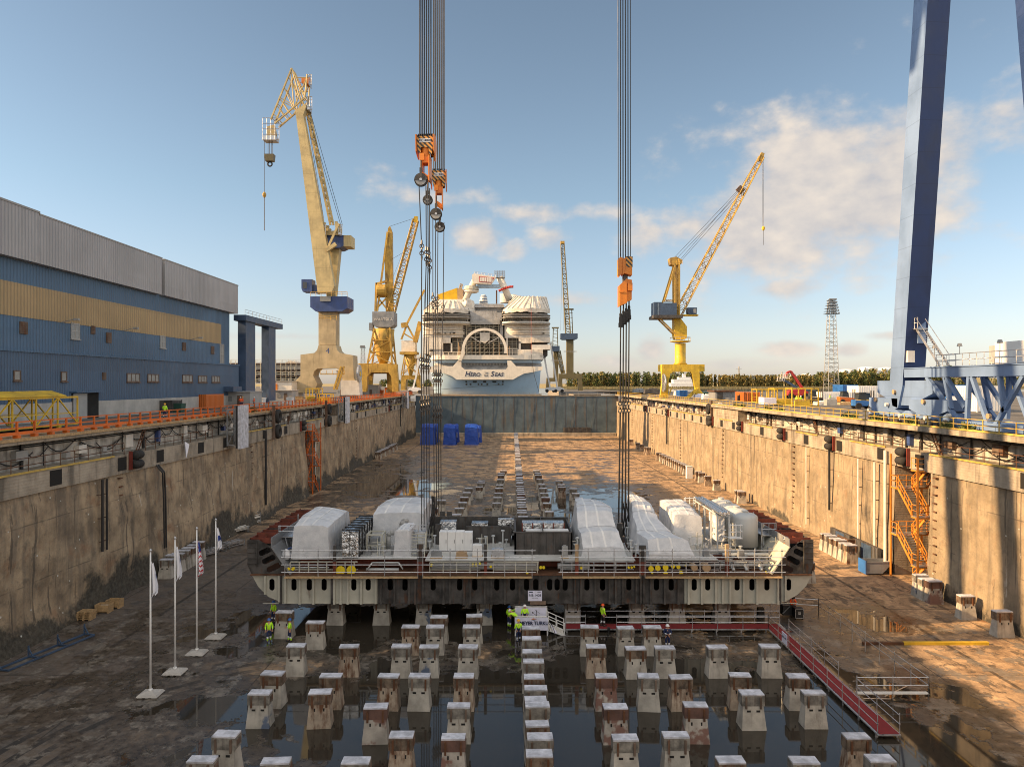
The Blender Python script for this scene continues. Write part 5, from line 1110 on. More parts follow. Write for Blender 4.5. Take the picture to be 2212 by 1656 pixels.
b.build('leg', M['black'], t); B().add([(pr_+.10,54.7,1.45),(pr_+.42,54.6,.78),(pr_+.62,54.8,.78),(pr_+.22,54.85,1.4),(pr_+.10,54.72,1.45),(pr_+.42,54.62,.78),(pr_+.62,54.82,.78),(pr_+.22,54.87,1.4)],[(0,1,2,3),(7,6,5,4),(0,4,5,1),(1,5,6,2),(2,6,7,3),(3,7,4,0)]).build('sheet', M['banner'], t)
w = T('walkway', 'raised red carpet walkway turning along the sunlit side of the keel blocks', 'walkway', (20.8,57.8,0))
wx0, wx1, wy0, wy1, sxL, sxR = pr_+1.35, 22.0, 57.05, 58.35, 20.55, 21.85
B().box(wx0,wy0,.22,wx1,wy1,.30).box(sxL,39.9,.22,sxR,wy0-.005,.30).build('deck', M['galv'], w)
B().box(wx0,wy0+.06,.305,sxL+.1,wy1-.06,.32).box(sxL+.105,39.95,.305,sxR-.06,wy1-.06,.32).build('carpet', M['carpet'], w)
b = B(); x = wx0+.2
while x < sxL: b.box(x-.04,wy0+.02,0,x+.04,wy0+.1,.215).box(x-.04,wy1-.1,0,x+.04,wy1-.02,.215); x += 2.0
y = 40.2
while y < wy0: b.box(sxL+.02,y,0,sxL+.1,y+.08,.215).box(sxR-.1,y,0,sxR-.02,y+.08,.215); y += 2.0
b.build('leg', M['galv'], w)
def scaf(ps, label, z=0, hs=(.55,1.05), st=2.05, base=-.22):
    t = T('walkway_railing', label, 'railing', (ps[0][0], ps[0][1], z), 'scaffold tube railings'); b = B()
    for (a, c) in zip(ps, ps[1:]):
        for hh in hs: b.tube((a[0],a[1],z+hh),(c[0],c[1],z+hh),.028,5)
    b.build('rail', M['galv'], t)
    for (a, c) in zip(ps, ps[1:]):
        L = math.hypot(c[0]-a[0], c[1]-a[1]); n = max(1, round(L/st))
        for i in range(n+1):
            x, y = a[0]+(c[0]-a[0])*i/n, a[1]+(c[1]-a[1])*i/n; B().tube((x,y,z+base),(x,y,z+hs[-1]+.12),.03,6).tube((x,y,z+hs[0]-.04),(x,y,z+hs[0]+.05),.045,6).build('post', M['galv'], t)
scaf([(8.4,wy0+.03),(sxL+.03,wy0+.03),(sxL+.03,40)], 'near side scaffold railing of the red walkway turning the corner', .3)
scaf([(wx0+.1,wy0+.03),(5.9,wy0+.03)], 'short near side railing between the podium stair and a block', .3)
scaf([(7.6,wy1-.03),(sxR+.1,wy1-.03)], 'far side scaffold railing of the walkway along the hull', .3)
scaf([(wx0+.2,wy1-.03),(5.6,wy1-.03)], 'short far side railing by the podium stair foot', .3)
scaf([(5.6,wy1+1.4),(7.6,wy1+1.4),(7.6,wy1)], 'railing round the bay behind the orange helmet worker', .3)
scaf([(sxR-.03,56),(sxR-.03,47.5)], 'outer scaffold railing on the upper half of the long red walkway', .3)
scaf([(sxR-.03,45),(sxR-.03,40)], 'outer scaffold railing on the lower end of the red walkway', .3)
scaf([(22.6,62),(26.4,61.2),(26.4,45)], 'free standing scaffold railing over the lit wet floor', .35, base=-.35)
scaf([(sxR,45),(26.4,45)], 'cross railing from the walkway out to the free standing railing', .35, base=-.35)
tag(B().box(sxR+.1,45.1,.28,26.5,45.45,.33).build('scaffold_plank', M['offwhite']), 'pale plank under the cross railing beside the walkway', 'plank')
b = B()
b.tube((23.5,44.8,.3),(26.2,47,.05),.03,5).tube((22,44.5,.3),(24,45,.05),.03,5); tag(b.build('scaffold_tube', M['galv']), 'loose scaffold tubes lying by the cross railing', 'tubes')
t = T('walkway_sign', 'white NB-1408 sign hung on the long walkway railing', 'sign', (sxL-.05,53.4,.8))
B().box(sxL-.07,52.95,.45,sxL-.03,53.95,1.25).build('board', M['banner'], t); B().mesh(textmesh('NB-1408', .24, 0, .004), Matrix.Translation((sxL-.075,53.45,.9)) @ Matrix.Rotation(R(-90),4,'Z') @ Matrix.Rotation(R(90),4,'X')).build('lettering', M['ink'], t)
for x, y, lb in ((10.95,55.0,'black speaker on the ground behind a block by the walkway'),(21.2,60.6,'black box under the hull edge by the walkway corner')): tag(B().frus((x,y,0),.55,.5,.5,.45,.9).box(x-.2,y-.27,.5,x+.2,y-.24,.8).build('loudspeaker', M['black']), lb, 'speaker')
t = T('camera_tripod', 'black tripod with small camera in front of a block by the walkway', 'tripod', (6.9,54.5,0)); b = B()
for a in (0,120,240): b.tube((7.4+.45*math.cos(R(a)),54.3+.45*math.sin(R(a)),0),(7.4,54.3,1.2),.02,5)
b.build('leg', M['black'], t); B().box(7.3,54.2,1.2,7.5,54.45,1.36).build('camera', M['black'], t)
# ---------------- flags
def flag(x, y, ytop, yfl0, yfl1, kind, label):
    X, Y = px(x, y); H = 20-(ytop-827)*Y/F; t = T('flagpole', label, 'flagpole', (X,Y,0), 'flagpoles on concrete feet')
    B().frus((X,Y,.08),1.35,1.15,1.15,.95,.12).frus((X,Y,.2),1.15,.95,.45,.4,.12).box(X-.6,Y-.5,0,X-.3,Y+.5,.08).box(X+.3,Y-.5,0,X+.6,Y+.5,.08).box(X-.1,Y-.5,0,X+.1,Y+.5,.08).build('foot', M['pale_concrete'], t)
    B().tube((X,Y,.3),(X,Y,H),.075,10,.045).lathe((X,Y,.3),[(.13,0),(.13,.12)],10).build('pole', M['white'], t, True)
    B().lathe((X,Y,H),[(.05,0),(.11,.04),(.07,.14),(.01,.2)],10).build('finial', M['galv'], t, True)
    z1 = 20-(yfl0-827)*Y/F; z0 = 20-(yfl1-827)*Y/F; b = B(); n, m = 9, 20; vs = []
    for j in range(m+1):
        v = j/m; zz = z1+(z0-z1)*v; wd = (.12+.38*min(1,v*1.3))*(1 if v < .9 else 1-.4*(v-.9)*10)
        for i in range(n+1):
            u = i/n; vs.append((X+.06+wd*u, Y+.13*math.sin(u*9+v*2.)*(.3+v), zz-.25*u*(1-v)-.12*math.sin(u*5+v)))
    b.add(vs, [(j*(n+1)+i, j*(n+1)+i+1, (j+1)*(n+1)+i+1, (j+1)*(n+1)+i) for j in range(m) for i in range(n)])
    for q in range(m*n):
        j, i = q//n, q % n
        if kind == 'us': b.m[q] = 1 if ((j-i//2) % 3 == 0) else 0
        if kind == 'us' and j < 6: b.m[q] = 2 if i > 2 else b.m[q]
        if kind == 'fi': b.m[q] = 2 if 5 <= j-i//2 <= 9 and i > 3 else 0
        if kind == 'co': b.m[q] = 2 if (i > 6 and 6 < j < 10) else 0
    b.build('flag', [M['flag_white'], M['flag_red'], M['flag_blue']], t, True)
flag(326,1500,1190,1210,1285,'co','white flagpole closest to the camera with a white and navy flag')
flag(379,1452,1163,1176,1250,'co','white flagpole with a plain pale flag, next to the striped one')
flag(426,1411,1142,1165,1242,'us','white flagpole with a red and white striped flag')
flag(467,1376,1123,1135,1185,'fi','white flagpole with a blue cross flag, nearest the hull section')
# ---------------- goods on the dock floor
def pallet(X, Y, z, label):
    b = B()
    for i in range(5): b.box(X-.6,Y-.4+i*.19,z+.11,X+.6,Y-.29+i*.19,z+.14)
    for x in (-.6,-.07,.46): b.box(X+x,Y-.4,z,X+x+.14,Y+.47,z+.105)
    return tag(b.build('pallet', M['wood']), label, 'pallet', 'stacked pallets')
X, Y = px(186, 1336)
for i in range(5): pallet(X+.02*i, Y, i*.15, 'wooden pallet in the small stack by the rock wall, %s from the ground' % ordn[i])
for i, (x, y) in enumerate(((226,1320),(249,1310))):
    X, Y = px(x, y); t = T('crate', ('open wooden crate with pale goods beside the pallets','open wooden crate behind the fuller one by the rock wall')[i], 'crate', (X,Y,0), 'wooden crates by the rock wall')
    b = B()
    for k in range(3): z = .14+k*.2; b.box(X-.6,Y-.42,z,X+.6,Y-.39,z+.19).box(X-.6,Y+.39,z,X+.6,Y+.42,z+.19).box(X-.6,Y-.385,z,X-.57,Y+.385,z+.19).box(X+.57,Y-.385,z,X+.6,Y+.385,z+.19)
    b.build('side', M['wood'], t); B().box(X-.6,Y-.4,.1,X+.6,Y+.4,.135).box(X-.6,Y-.4,0,X-.45,Y+.4,.095).box(X+.45,Y-.4,0,X+.6,Y+.4,.095).build('base', M['wood'], t); B().frus((X,Y,.136),1.05,.7,.7,.4,.45 if i == 0 else .2).build('contents', M['offwhite'], t)
t = T('trestle', 'low blue steel rack lying at the foot of the rock wall', 'rack', (-33.5,52,0)); b = B()
b.bar((-35.9,49.5,.1),(-34.0,56.5,.1),.12).bar((-35.0,49.3,.1),(-33.1,56.3,.1),.12)
for i in range(4): u = i/3; b.bar((-35.9+1.9*u,49.5+7*u,.12),(-35.0+1.9*u,49.3+7*u,.12),.1).bar((-35.9+1.9*u,49.5+7*u,.1),(-35.9+1.9*u,49.5+7*u,.9),.09).bar((-35.9+1.9*u,49.5+7*u,.7),(-35.5+1.9*u,49.4+7*u,.1),.07)
b.build('frame', M['crane_blue'], t)
for i, (x, y, L, lb) in enumerate(((449,1200,2.6,'bundle of galvanised scaffold tubes in a rack nearest the flagpoles'),(470,1192,1.8,'low mesh crate of scaffold fittings beside the flagpoles'),(505,1180,2.8,'bundle of scaffold tubes lying crosswise by the hull corner'),(478,1160,2.0,'green crate of scaffold parts at the wall foot'),(515,1150,3.0,'loose stack of scaffold planks near the hull corner'),(545,1130,2.4,'tall stack of pale boards behind the hull corner'),(440,1178,2.2,'mesh crate at the rock wall foot next to the stored blocks'))):
    X, Y = px(x, y); t = T('scaffold_stack', lb, 'scaffold parts', (X,Y,0), 'scaffold material stored at the rock wall'); b = B(); q = R(65); d = V((math.cos(q),math.sin(q),0)); s = V((-d.y,d.x,0))
    h_ = 1.5 if i == 5 else .7
    for k in range(16): p = V((X,Y,.12))+s*random.uniform(-.5,.5)+V((0,0,random.uniform(.05,h_))); b.bar(p-d*L/2*random.uniform(.8,1), p+d*L/2, .06 if i not in (4,5) else .22, .06)
    b.build('tubes', M['galv'] if i not in (4,5) else M['offwhite'], t)
    b = B()
    for a in (-1, 1):
        for c in (-1, 1): p = V((X,Y,0))+d*a*L*.42+s*c*.62; b.bar(p,p+V((0,0,h_+.1)),.06)
        b.bar(V((X,Y,.08))+d*a*L*.42-s*.62, V((X,Y,.08))+d*a*L*.42+s*.62,.08).bar(V((X,Y,h_))+d*a*L*.42-s*.62, V((X,Y,h_))+d*a*L*.42+s*.62,.05)
    b.build('rack', M['steel_grey'], t)
X, Y = px(1895, 1240)
t = T('dumpster', 'grey tipping dumpster with a blue end by the orange stair tower', 'dumpster', (X,Y,0))
Y += .6
B().prism([(X-1.2,.15),(X+.5,.15),(X+1.6,1.25),(X+1.6,1.4),(X-1.2,1.4)], Y-.75, Y-.69).prism([(X-1.2,.15),(X+.5,.15),(X+1.6,1.25),(X+1.6,1.4),(X-1.2,1.4)], Y+.69, Y+.75).add([(X+.5,Y-.69,.15),(X+1.6,Y-.69,1.25),(X+1.6,Y+.69,1.25),(X+.5,Y+.69,.15),(X-1.15,Y-.69,.16),(X-1.15,Y+.69,.16)],[(0,1,2,3),(4,0,3,5)]).box(X-1.1,Y-.8,1.3,X+1.55,Y-.755,1.42).build('body', M['steel_grey'], t)
B().box(X-1.26,Y-.8,.1,X-1.19,Y+.8,1.5).build('end_plate', M['container_blue'], t); B().box(X-1,Y-.6,0,X+.3,Y-.4,.145).box(X-1,Y+.4,0,X+.3,Y+.6,.145).build('skid', M['black'], t)
X, Y = (1841-1107)*83.5/F-.2, 83.2
t = T('steel_box', 'rusty brown steel box behind the six stored blocks', 'steel box', (X,Y,0)); B().box(X-.9,Y-1.2,0,X+1.0,Y+1.6,1.95).build('body', M['rust_steel'], t); B().box(X-.95,Y-1.25,1.95,X+1.05,Y+1.65,2.02).box(X-.93,Y-1.23,.9,X+1.02,Y-1.2,1.0).build('rim', M['brown_steel'], t)
t = T('floor_beam', 'long yellow painted steel beam lying on the lit dock floor', 'beam', (30,54.5,0)); B().box(30.0,54.35,.0,36.5,54.6,.22).build('yellow_length', M['yellow'], t); B().box(26.9,54.35,0,29.99,54.6,.2).build('rusty_length', M['rust_steel'], t)
for i, (x0, x1, y0, y1, b0) in enumerate(((908,941,915,962,231),(936,947,915,950,240),(957,986,916,961,231),(980,991,916,950,240),(1003,1034,916,962,231),(1030,1041,918,952,240))):
    Y = b0; X0, X1 = (x0-1107)*Y/F, (x1-1107)*Y/F; zt = 20-(y0-827)*Y/F; DZ_ = DZ; DZ = 0.
    drape('tarped_machine', ('blue tarpaulin wrapped block nearest the shaded wall','blue wrapped block behind the one by the wall','blue wrapped block with a yellow mark on top, middle one','blue wrapped block behind the middle one','blue wrapped block farthest from the shaded wall','blue wrapped block behind the outermost one')[i], 'wrapped machine', [(Y,X0+.3,X1-.2,zt-.9,zt-1.1),(Y+1.2,X0+.2,X1-.1,zt,zt-.3),(Y+5,X0+.3,X1-.1,zt,zt-.2),(Y+6,X0+.4,X1-.3,zt-.8,zt-.9)], Y, Y+6, seed=30+i, sag=.22, mat='bluewrap', seams=False); DZ = DZ_
    if i in (0,2,4): tag(B().box(X1+.12,Y+1.5,zt*.35,X1+.2,Y+3,zt*.6).build('delivery_note', M['white']), 'white paper note on the blue wrapped block, %s from the wall' % ordn[i//2], 'note', 'notes on blue wraps')
for o in bpy.data.objects:
    if o.name.startswith('tarped_machine'): o['group'] = 'blue wrapped blocks before the gate'
# ---------------- stair towers
def stair(X0, X1, Y0, Y1, zs, label, grp='orange stair towers', om='orange'):
    t = T('stair_tower', label, 'stair tower', ((X0+X1)/2,(Y0+Y1)/2,0), grp); top = zs[-1]
    for x in (X0, X1):
        for y in (Y0, Y1): B().box(x-.075,y-.075,0,x+.075,y+.075,top+1.1).build('post', M[om], t)
    for i, z in enumerate(zs):
        far = i % 2
        ya, yb = (Y1-1.1, Y1) if far else (Y0, Y0+1.1)
        B().box(X0,ya,z-.06,X1,yb,z).build('landing', M['galv'], t)
        b = B().rail([(X0,ya,z),(X0,yb,z)],1.1,.9,.035).rail([(X1,ya,z),(X1,yb,z)],1.1,.9,.035).rail([(X0,yb if far else ya,z),(X1,yb if far else ya,z)],1.1,.9,.035).box(X0-.06,ya,z-.2,X0+.06,yb,z-.06).box(X1-.06,ya,z-.2,X1+.06,yb,z-.06).box(X0,ya-.06,z-.2,X1,ya+.06,z-.065)
        b.build('railing', M[om], t)
        z0 = zs[i-1] if i else 0.; a, c = (Y0+1.1, Y1-1.1)
        if not far: a, c = c, a
        xa, xb = (X0+.1,(X0+X1)/2-.05) if i % 2 else ((X0+X1)/2+.05,X1-.1)
        b = B()
        for x in (xa, xb): b.bar((x,a,z0-.05),(x,c,z-.05),.07,.22).bar((x,a,z0+1.05),(x,c,z+1.05),.06).bar((x,a,z0+.55),(x,c,z+.55),.045)
        for k in range(4): u = k/3; 
        for x in (xa, xb):
            for k in range(5): u = k/4; y = a+(c-a)*u; zz = z0+(z-z0)*u; b.box(x-.03,y-.03,zz,x+.03,y+.03,zz+1.05)
        b.build('stringer', M[om], t)
        b = B(); n = 12
        for k in range(n): u = (k+.5)/n; y = a+(c-a)*u; zz = z0+(z-z0)*u; b.box(xa+.04,y-.12,zz-.02,xb-.04,y+.12,zz+.02)
        b.build('tread', M['steel_grey'], t)
    return t
stair(39.4, 42.6, 69.0, 73.9, [2.2,4.6,7.0,9.4,11.6], 'orange steel stair tower in the recess of the sunlit dock wall', om='stair_orange')
stair(-38.6, -35.9, 128, 133.4, [2.4,4.8,7.2,9.4,11.6], 'orange steel stair tower against the shaded dock wall')
# ---------------- wall furniture: fenders, fender panels, pipes
def cyl_fender(sd, X, Y, z, label):
    t = T('wall_fender', label, 'fender', (X,Y,z), 'rubber fenders on the ledge beams'); s = -sd
    B().box(X,Y-.12,z-.9,X+s*.34,Y,z+.85).box(X,Y-.08,z-.95,X+s*.1,Y+1.4,z-.85).build('bracket', M['fender_red'], t)
    for q in (-.45, .45): B().lathe((X+s*.45,Y+.05,z+q), [(.42,0),(.44,.2),(.36,.3),(.44,.4),(.44,1.0),(.4,1.2)], 14, 'y').build('roller', M['rubber'], t, True)
for i, Y in enumerate((71.5,88,104,123,141,181,211)): cyl_fender(1, XR, Y, 12.6, 'black roller fender with red bracket on the sunlit wall, %s from the stair tower' % ordn[i])
for i, Y in enumerate((68.7,124,141.5,213)): cyl_fender(-1, XL, Y, 12.6, 'black roller fender with red bracket on the shaded wall, %s from the near corner' % ordn[i])
for i, (Y, X, sd) in enumerate(((110,XL,-1),(141,XL,-1),(142,XR,1))):
    s = -sd; t = T('tyre_fender', ('pair of big tyres hung on a dark beam, nearer on the shaded wall','pair of big tyres hung on a dark beam beside the far fender panel','pair of big tyres hung on the sunlit wall below the yellow crane')[i], 'tyre fender', (X,Y,14), 'tyre fenders')
    B().box(X,Y-.5,11.4,X+s*.4,Y-.1,16.6).build('beam', M['brown_steel'], t)
    for z in (12.5,14.9): B().ring((X+s*.5,Y+.9,z),.75,.38,'y' if 0 else 'x',18,8).build('tyre', M['rubber'], t, True)
for i, Y in enumerate((92.,151.,239.)):
    t = T('fender_panel', 'trussed fender panel with pale pad on the shaded wall, %s from the near corner' % ordn[i], 'fender panel', (XL,Y,14.3), 'trussed fender panels'); X = XL; b = B()
    for x in (X+.15, X+1.25):
        for y in (Y, Y+2.2): b.box(x-.08,y-.08,11.9,x+.08,y+.08,16.7)
    for y in (Y, Y+2.2):
        for z in (11.95,14.2,16.55): b.box(X+.23,y-.07,z,X+1.17,y+.07,z+.14)
        for za, zb in ((12,14.2),(16.5,14.3)): b.bar((X+.2,y,za),(X+1.2,y,zb),.10)
    for z in (11.95,14.2,16.55): b.box(X+1.18,Y+.08,z,X+1.32,Y+2.12,z+.14)
    b.bar((X-1.2,Y+.3,16.2),(X+.2,Y+.3,17.0),.1); b.build('truss', M['steel_grey'], t)
    B().box(X+1.34,Y-.3,11.6,X+1.6,Y+2.5,17.1).build('backing', M['black'], t); B().box(X+1.61,Y-.32,11.55,X+1.95,Y+2.52,17.15).build('pad', M['cap_top'], t)
for i, (X, Y, z0, r, s) in enumerate(((XR-.35,88.8,4.2,.14,1),(XR-.35,182,4.5,.2,1),(XL+.4,63.5,5.,.11,-1),(XL+.45,105.5,2.,.18,-1),(XL+.45,233,6.,.16,-1),(XR-.3,77.8,.1,.12,1),(XR-.3,75.6,.1,.16,1),(XR-.3,81.5,1.,.09,1),(XR-.25,96,1.,.07,1),(XL+.4,64.2,5.,.09,-1))):
    t = T('drain_pipe', 'vertical pipe on the %s dock wall, %s' % ('sunlit' if s > 0 else 'shaded', ('under the fender next to the stair tower','far along below the ledge','nearest the camera','black one beside the tyres','near the gate','pale one at the grilles','at the recess edge','between the two grilles','thin one past the grilles','thin twin of the nearest one')[i]), 'pipe', (X,Y,z0), 'wall pipes')
    B().tube((X,Y,z0),(X,Y,12.9 if r > .13 else 11.4),r,8).build('pipe', M['black'] if i in (0,1,2,3,4,9) else M['offwhite'], t); b = B(); z = z0+.8
    while z < 11: b.box(min(X,X+s*.5),Y-.05,z,max(X,X+s*.5),Y+.05,z+.08); z += 2.1
    b.build('clamp', M['brown_steel'], t)
for i, Y in enumerate((75.9,82.2)):
    t = T('sluice_grille', ('dark sluice grille at the wall foot beside the stair recess','dark sluice grille at the wall foot behind the six blocks')[i], 'grille', (39.8,Y,0), 'sluice grilles'); B().box(39.05,Y,0,39.4,Y+5,2.4).build('frame', M['dark_steel'], t); B().box(38.98,Y+1.3,.4,39.04,Y+3.4,2.3).build('plate', M['crane_blue'], t)
    b = B()
    for k in range(16): b.box(39.0,Y+.1+k*.3,.1,39.04,Y+.14+k*.3,2.35)
    b.build('bars', M['steel_grey'], t)
t = T('wall_hose', 'twin black hoses hanging down the shaded rock wall', 'hose', (XL,63,5)); b = B()
for y in (73.3,73.7): b.path([(XL+.3,y,11.6),(XL+.9,y+.1,10.8),(XL+1.0,y+.15,8),(XL+1.1,y+.1,3.)],.09,6)
b.build('hose', M['black'], t)
t = T('cloth_scrap', 'white rag caught on the shaded gallery railing', 'cloth', (XL,83,12)); B().add([(XL+.3,79.6,13.5),(XL+.35,80.6,13.1),(XL+.4,79.9,11.9),(XL+.5,79.5,11.7),(XL+.36,79.6,13.5),(XL+.41,80.6,13.1),(XL+.46,79.9,11.9),(XL+.56,79.5,11.7)],[(0,1,2,3),(7,6,5,4),(0,4,5,1),(1,5,6,2),(2,6,7,3)]).build('rag', M['flag_white'], t)
for sd, X, ys in ((-1,XL,(71,119,163)),(1,XR,(67,94,127))):
    for i, y in enumerate(ys):
        t = T('gallery_ladder', 'leaning rusty ladder in the %s gallery, %s from the near corner' % ('shaded' if sd < 0 else 'sunlit', ordn[i]), 'ladder', (X,y,13.2), 'gallery ladders'); b = B()
        for q in (0,.5): b.bar((X+sd*.6,y+q,13.2),(X+sd*.6,y+q+1.6,15.6),.07)
        for k in range(8): u = k/8; b.box(X+sd*.55-.03,y+1.6*u,13.35+2.4*u,X+sd*.55+.03,y+.5+1.6*u,13.4+2.4*u)
        b.build('rungs', M['rust_steel'], t)
# ---------------- cranes
def U(Y): return lambda x, y: ((x-1107)*Y/F, 20-(y-827)*Y/F)
def P3(x, y, Y): return at(x, y, Y)
def poly(pts, Y, th, holes=()):
    u = U(Y); return B().mesh(flat([u(*p) for p in pts], [[u(*p) for p in h] for h in holes], th), XZ(0, Y+th/2, 0))
# great double-jib crane on the hall side
Y = 200.; t = T('harbour_crane', 'tallest crane, sand coloured with folded jib tip and blue machine houses', 'crane', at(705, 859, Y))
port = [(650,765),(680,761),(686,755),(689,744),(726,744),(729,755),(735,761),(763,766),(765,815),(774,829),(774,845),(742,845),(740,825),(738,806),(732,797),(725,794),(686,795),(680,800),(677,810),(686,828),(679,847),(640,847),(631,830),(650,810)]
poly(port, Y, 6).build('portal', M['crane_sand'], t)
poly([(689,671),(726,671),(726,743.6),(689,743.6)], Y+.6, 4.6).build('column', M['crane_sand'], t)
poly([(701,534),(734,534),(724,640),(707,640)], Y+1.5, 3).build('upper_column', M['crane_beige'], t)
poly([(635,242),(641,236),(660,223),(662,229),(656,247),(723,617),(717,631),(687,631),(640,247)], Y-3.2, 2.2).build('boom', M['crane_beige'], t)
b = poly([(671,639),(751,639),(751,664),(740,671),(682,671),(671,662)], Y-2, 8); b.build('machine_house', M['blue'], t)
B().box(*P3(692,638.8,Y-2.6)[:], *P3(716,650,Y-2.1)[:]).build('house_window', M['pane'], t)
poly([(699,507),(743,507),(743,530),(734,534),(699,534)], Y, 6).build('machine_house', M['blue'], t); poly([(743.2,507),(759,507),(759,531),(743.2,531)], Y, 5).build('counterweight', M['crane_beige'], t)
poly([(652,602),(675,602),(675,629),(655,629),(652,622)], Y-2, 3.5).build('driver_cabin', M['blue'], t); B().box(*P3(655,608,Y-2.1)[:], *P3(664,622,Y-2)[:]).build('cabin_window', M['glass'], t); poly([(675,614),(688,614),(688,634),(675,628)], Y-1, 2).build('cabin_arm', M['blue'], t)
b = B()
for dy in (-1.6, 1.6):
    a = lambda x, y: P3(x, y, Y-1)+V((0,dy,0))
    for p, q, r in (((635,152),(590,262),.28),((662,216),(599,270),.28),((635,152),(662,214),.2),((635,152),(655,228),.2),((633,153),(640,240),.18),((668,170),(640,236),.2),((628,170),(655,226),.16),((620,195),(640,242),.16),((610,218),(628,246),.16),((604,232),(618,254),.14),((668,165),(662,222),.22),((640,192),(663,192),.14),((646,172),(668,172),.14),((596,250),(608,262),.14),((612,216),(643,234),.14)): b.tube(a(*p), a(*q), r, 5)
for x, y in ((635,152),(620,195),(605,228),(592,258),(662,216),(640,235),(622,250),(604,266),(668,170)): b.tube(P3(x,y,Y-1)+V((0,-1.6,0)), P3(x,y,Y-1)+V((0,1.6,0)), .12, 4)
b.build('jib_tip', M['crane_beige'], t)
poly([(652,166),(670,166),(670,178),(661,181),(652,177)], Y-1, 2).build('sheave_box', M['rope_orange'], t)
b = B()
for (x0,y0,x1,y1) in ((568,254,604,301),(668,160,674,182),(664,208,675,236),(697,484,704,506),(732,484,740,506)):
    for yy in (Y-2.6, Y+.4):
        for z in range(5): q = y0+(y1-y0)*z/4; b.tube(P3(x0,q,yy), P3(x1,q,yy), .09, 4)
        n = 4 if x1-x0 > 20 else 2
        for k in range(n+1): q = x0+(x1-x0)*k/n; b.tube(P3(q,y0,yy), P3(q,y1,yy), .09, 4)
    b.box(*P3(x0,y1,Y-2.6)[:], *(P3(x1,y1,Y+.4)+V((0,0,.15)))[:])
b.build('service_cage', M['galv'], t)
poly([(578,272),(592,268),(596,290),(588,297),(578,292)], Y-1, 1.6).build('sheave_box', M['crane_beige'], t)
b = B()
for k in range(15):
    q = k/15; p0 = P3(666,238,Y).lerp(P3(718,485,Y), q); p1 = P3(666,238,Y).lerp(P3(718,485,Y), q+.042); b.bar(p0+V((0,-.5,0)), p1+V((0,-.5,0)), 1.1, .25, up=(1,0,0))
for s in (-.42,.42): b.bar(P3(666,238,Y)+V((s,0,0)), P3(718,485,Y)+V((s,0,0)), .35, .6)
b.build('tie_bar', M['crane_beige'], t)
for a, c in (((664,240),(738,488)),((671,240),(741,486)),((592,262),(660,212)),((662,236),(700,470))): B().tube(P3(*a,Y-.5), P3(*c,Y-.5), .06, 4).build('rope', M['wire'], t)
b = B()
for dy in (-2, 2): b.bar(P3(702,506,Y)+V((0,dy,0)),P3(706,483,Y)+V((0,dy,0)),.7).bar(P3(734,506,Y)+V((0,dy,0)),P3(731,481,Y)+V((0,dy,0)),.7).bar(P3(697,505,Y)+V((0,dy,0)),P3(712,490,Y)+V((0,dy,0)),.5)
b.bar(P3(708,537,Y-3),P3(733,482,Y-3),.55).bar(P3(706,540,Y-3),P3(727,526,Y-3),1.0).bar(P3(700,503,Y),P3(736,503,Y),1.2); b.build('back_frame', M['crane_beige'], t)
B().rail([P3(672,639,Y-6),P3(751,639,Y-6)],1.2,1.5,.06).rail([P3(690,690,Y-3),P3(728,690,Y-3)],1.2,1.5,.06).rail([P3(693,808,Y-3.4),P3(745,808,Y-3.4)],1.2,1.5,.06).box(*P3(693,808,Y-3.4)[:],*(P3(745,806,Y-2.9)+V((0,0,0)))[:]).build('railing', M['crane_yellow'], t)
b = B().bar(P3(722,840,Y-4),P3(738,790,Y-4),.5).bar(P3(728,840,Y-4),P3(744,790,Y-4),.5)
for k in range(12): b.bar(P3(722+16*k/12,840-50*k/12,Y-4),P3(728+16*k/12,840-50*k/12,Y-4),.2)
b.build('access_stair', M['crane_yellow'], t)
B().lathe(P3(777,806,Y-1), [(2.5,-.25),(2.5,.25)], 24, 'x').build('cable_reel', M['galv'], t); B().lathe(P3(777,806,Y-1), [(.7,-.4),(.7,.4)], 12, 'x').build('reel_hub', M['yellow'], t)
poly([(737,820),(776,820),(778,852),(737,852)], Y-1, 4).build('bogie', M['offwhite'], t)
b = B()
for x in (738,746,754,762,770): b.lathe(P3(x,856,Y-2), [(.5,-.2),(.5,.2)], 10, 'y')
b.build('wheel', M['dark_steel'], t)
B().mesh(textmesh('4', 2.2, 0, .02), XZ(*(P3(709,757,Y-3.1))[:])).build('lettering', M['blue'], t)
B().mesh(textmesh('CRANE WORKS', .8, 0, .02).copy(), XZ(0,-500,0)) if 0 else None
for x, y0, y1 in ((580,301,333),(583,301,333),(587,301,333),(590,301,333)): B().tube(P3(x,y0,Y-1),P3(x,y1,Y-1),.07,4).build('rope', M['wire'], t)
B().frus(P3(584,348,Y-1),2.2,1.6,2.6,1.8,1.9).build('hook_block', M['olive'], t); B().ring(P3(584,352,Y-1)-V((0,0,.2)),.6,.22,'y').build('hook', M['black'], t)
B().tube(P3(572,300,Y-1),P3(572,416,Y-1),.07,4).build('rope', M['wire'], t); B().lathe(P3(572,426,Y-1),[(.2,0),(.5,.5),(.55,1.0),(.2,1.6)],10).build('weight', M['crane_yellow'], t); B().tube(P3(572,426,Y-1),P3(572,497,Y-1),.10,5).build('chain', M['dark_steel'], t)
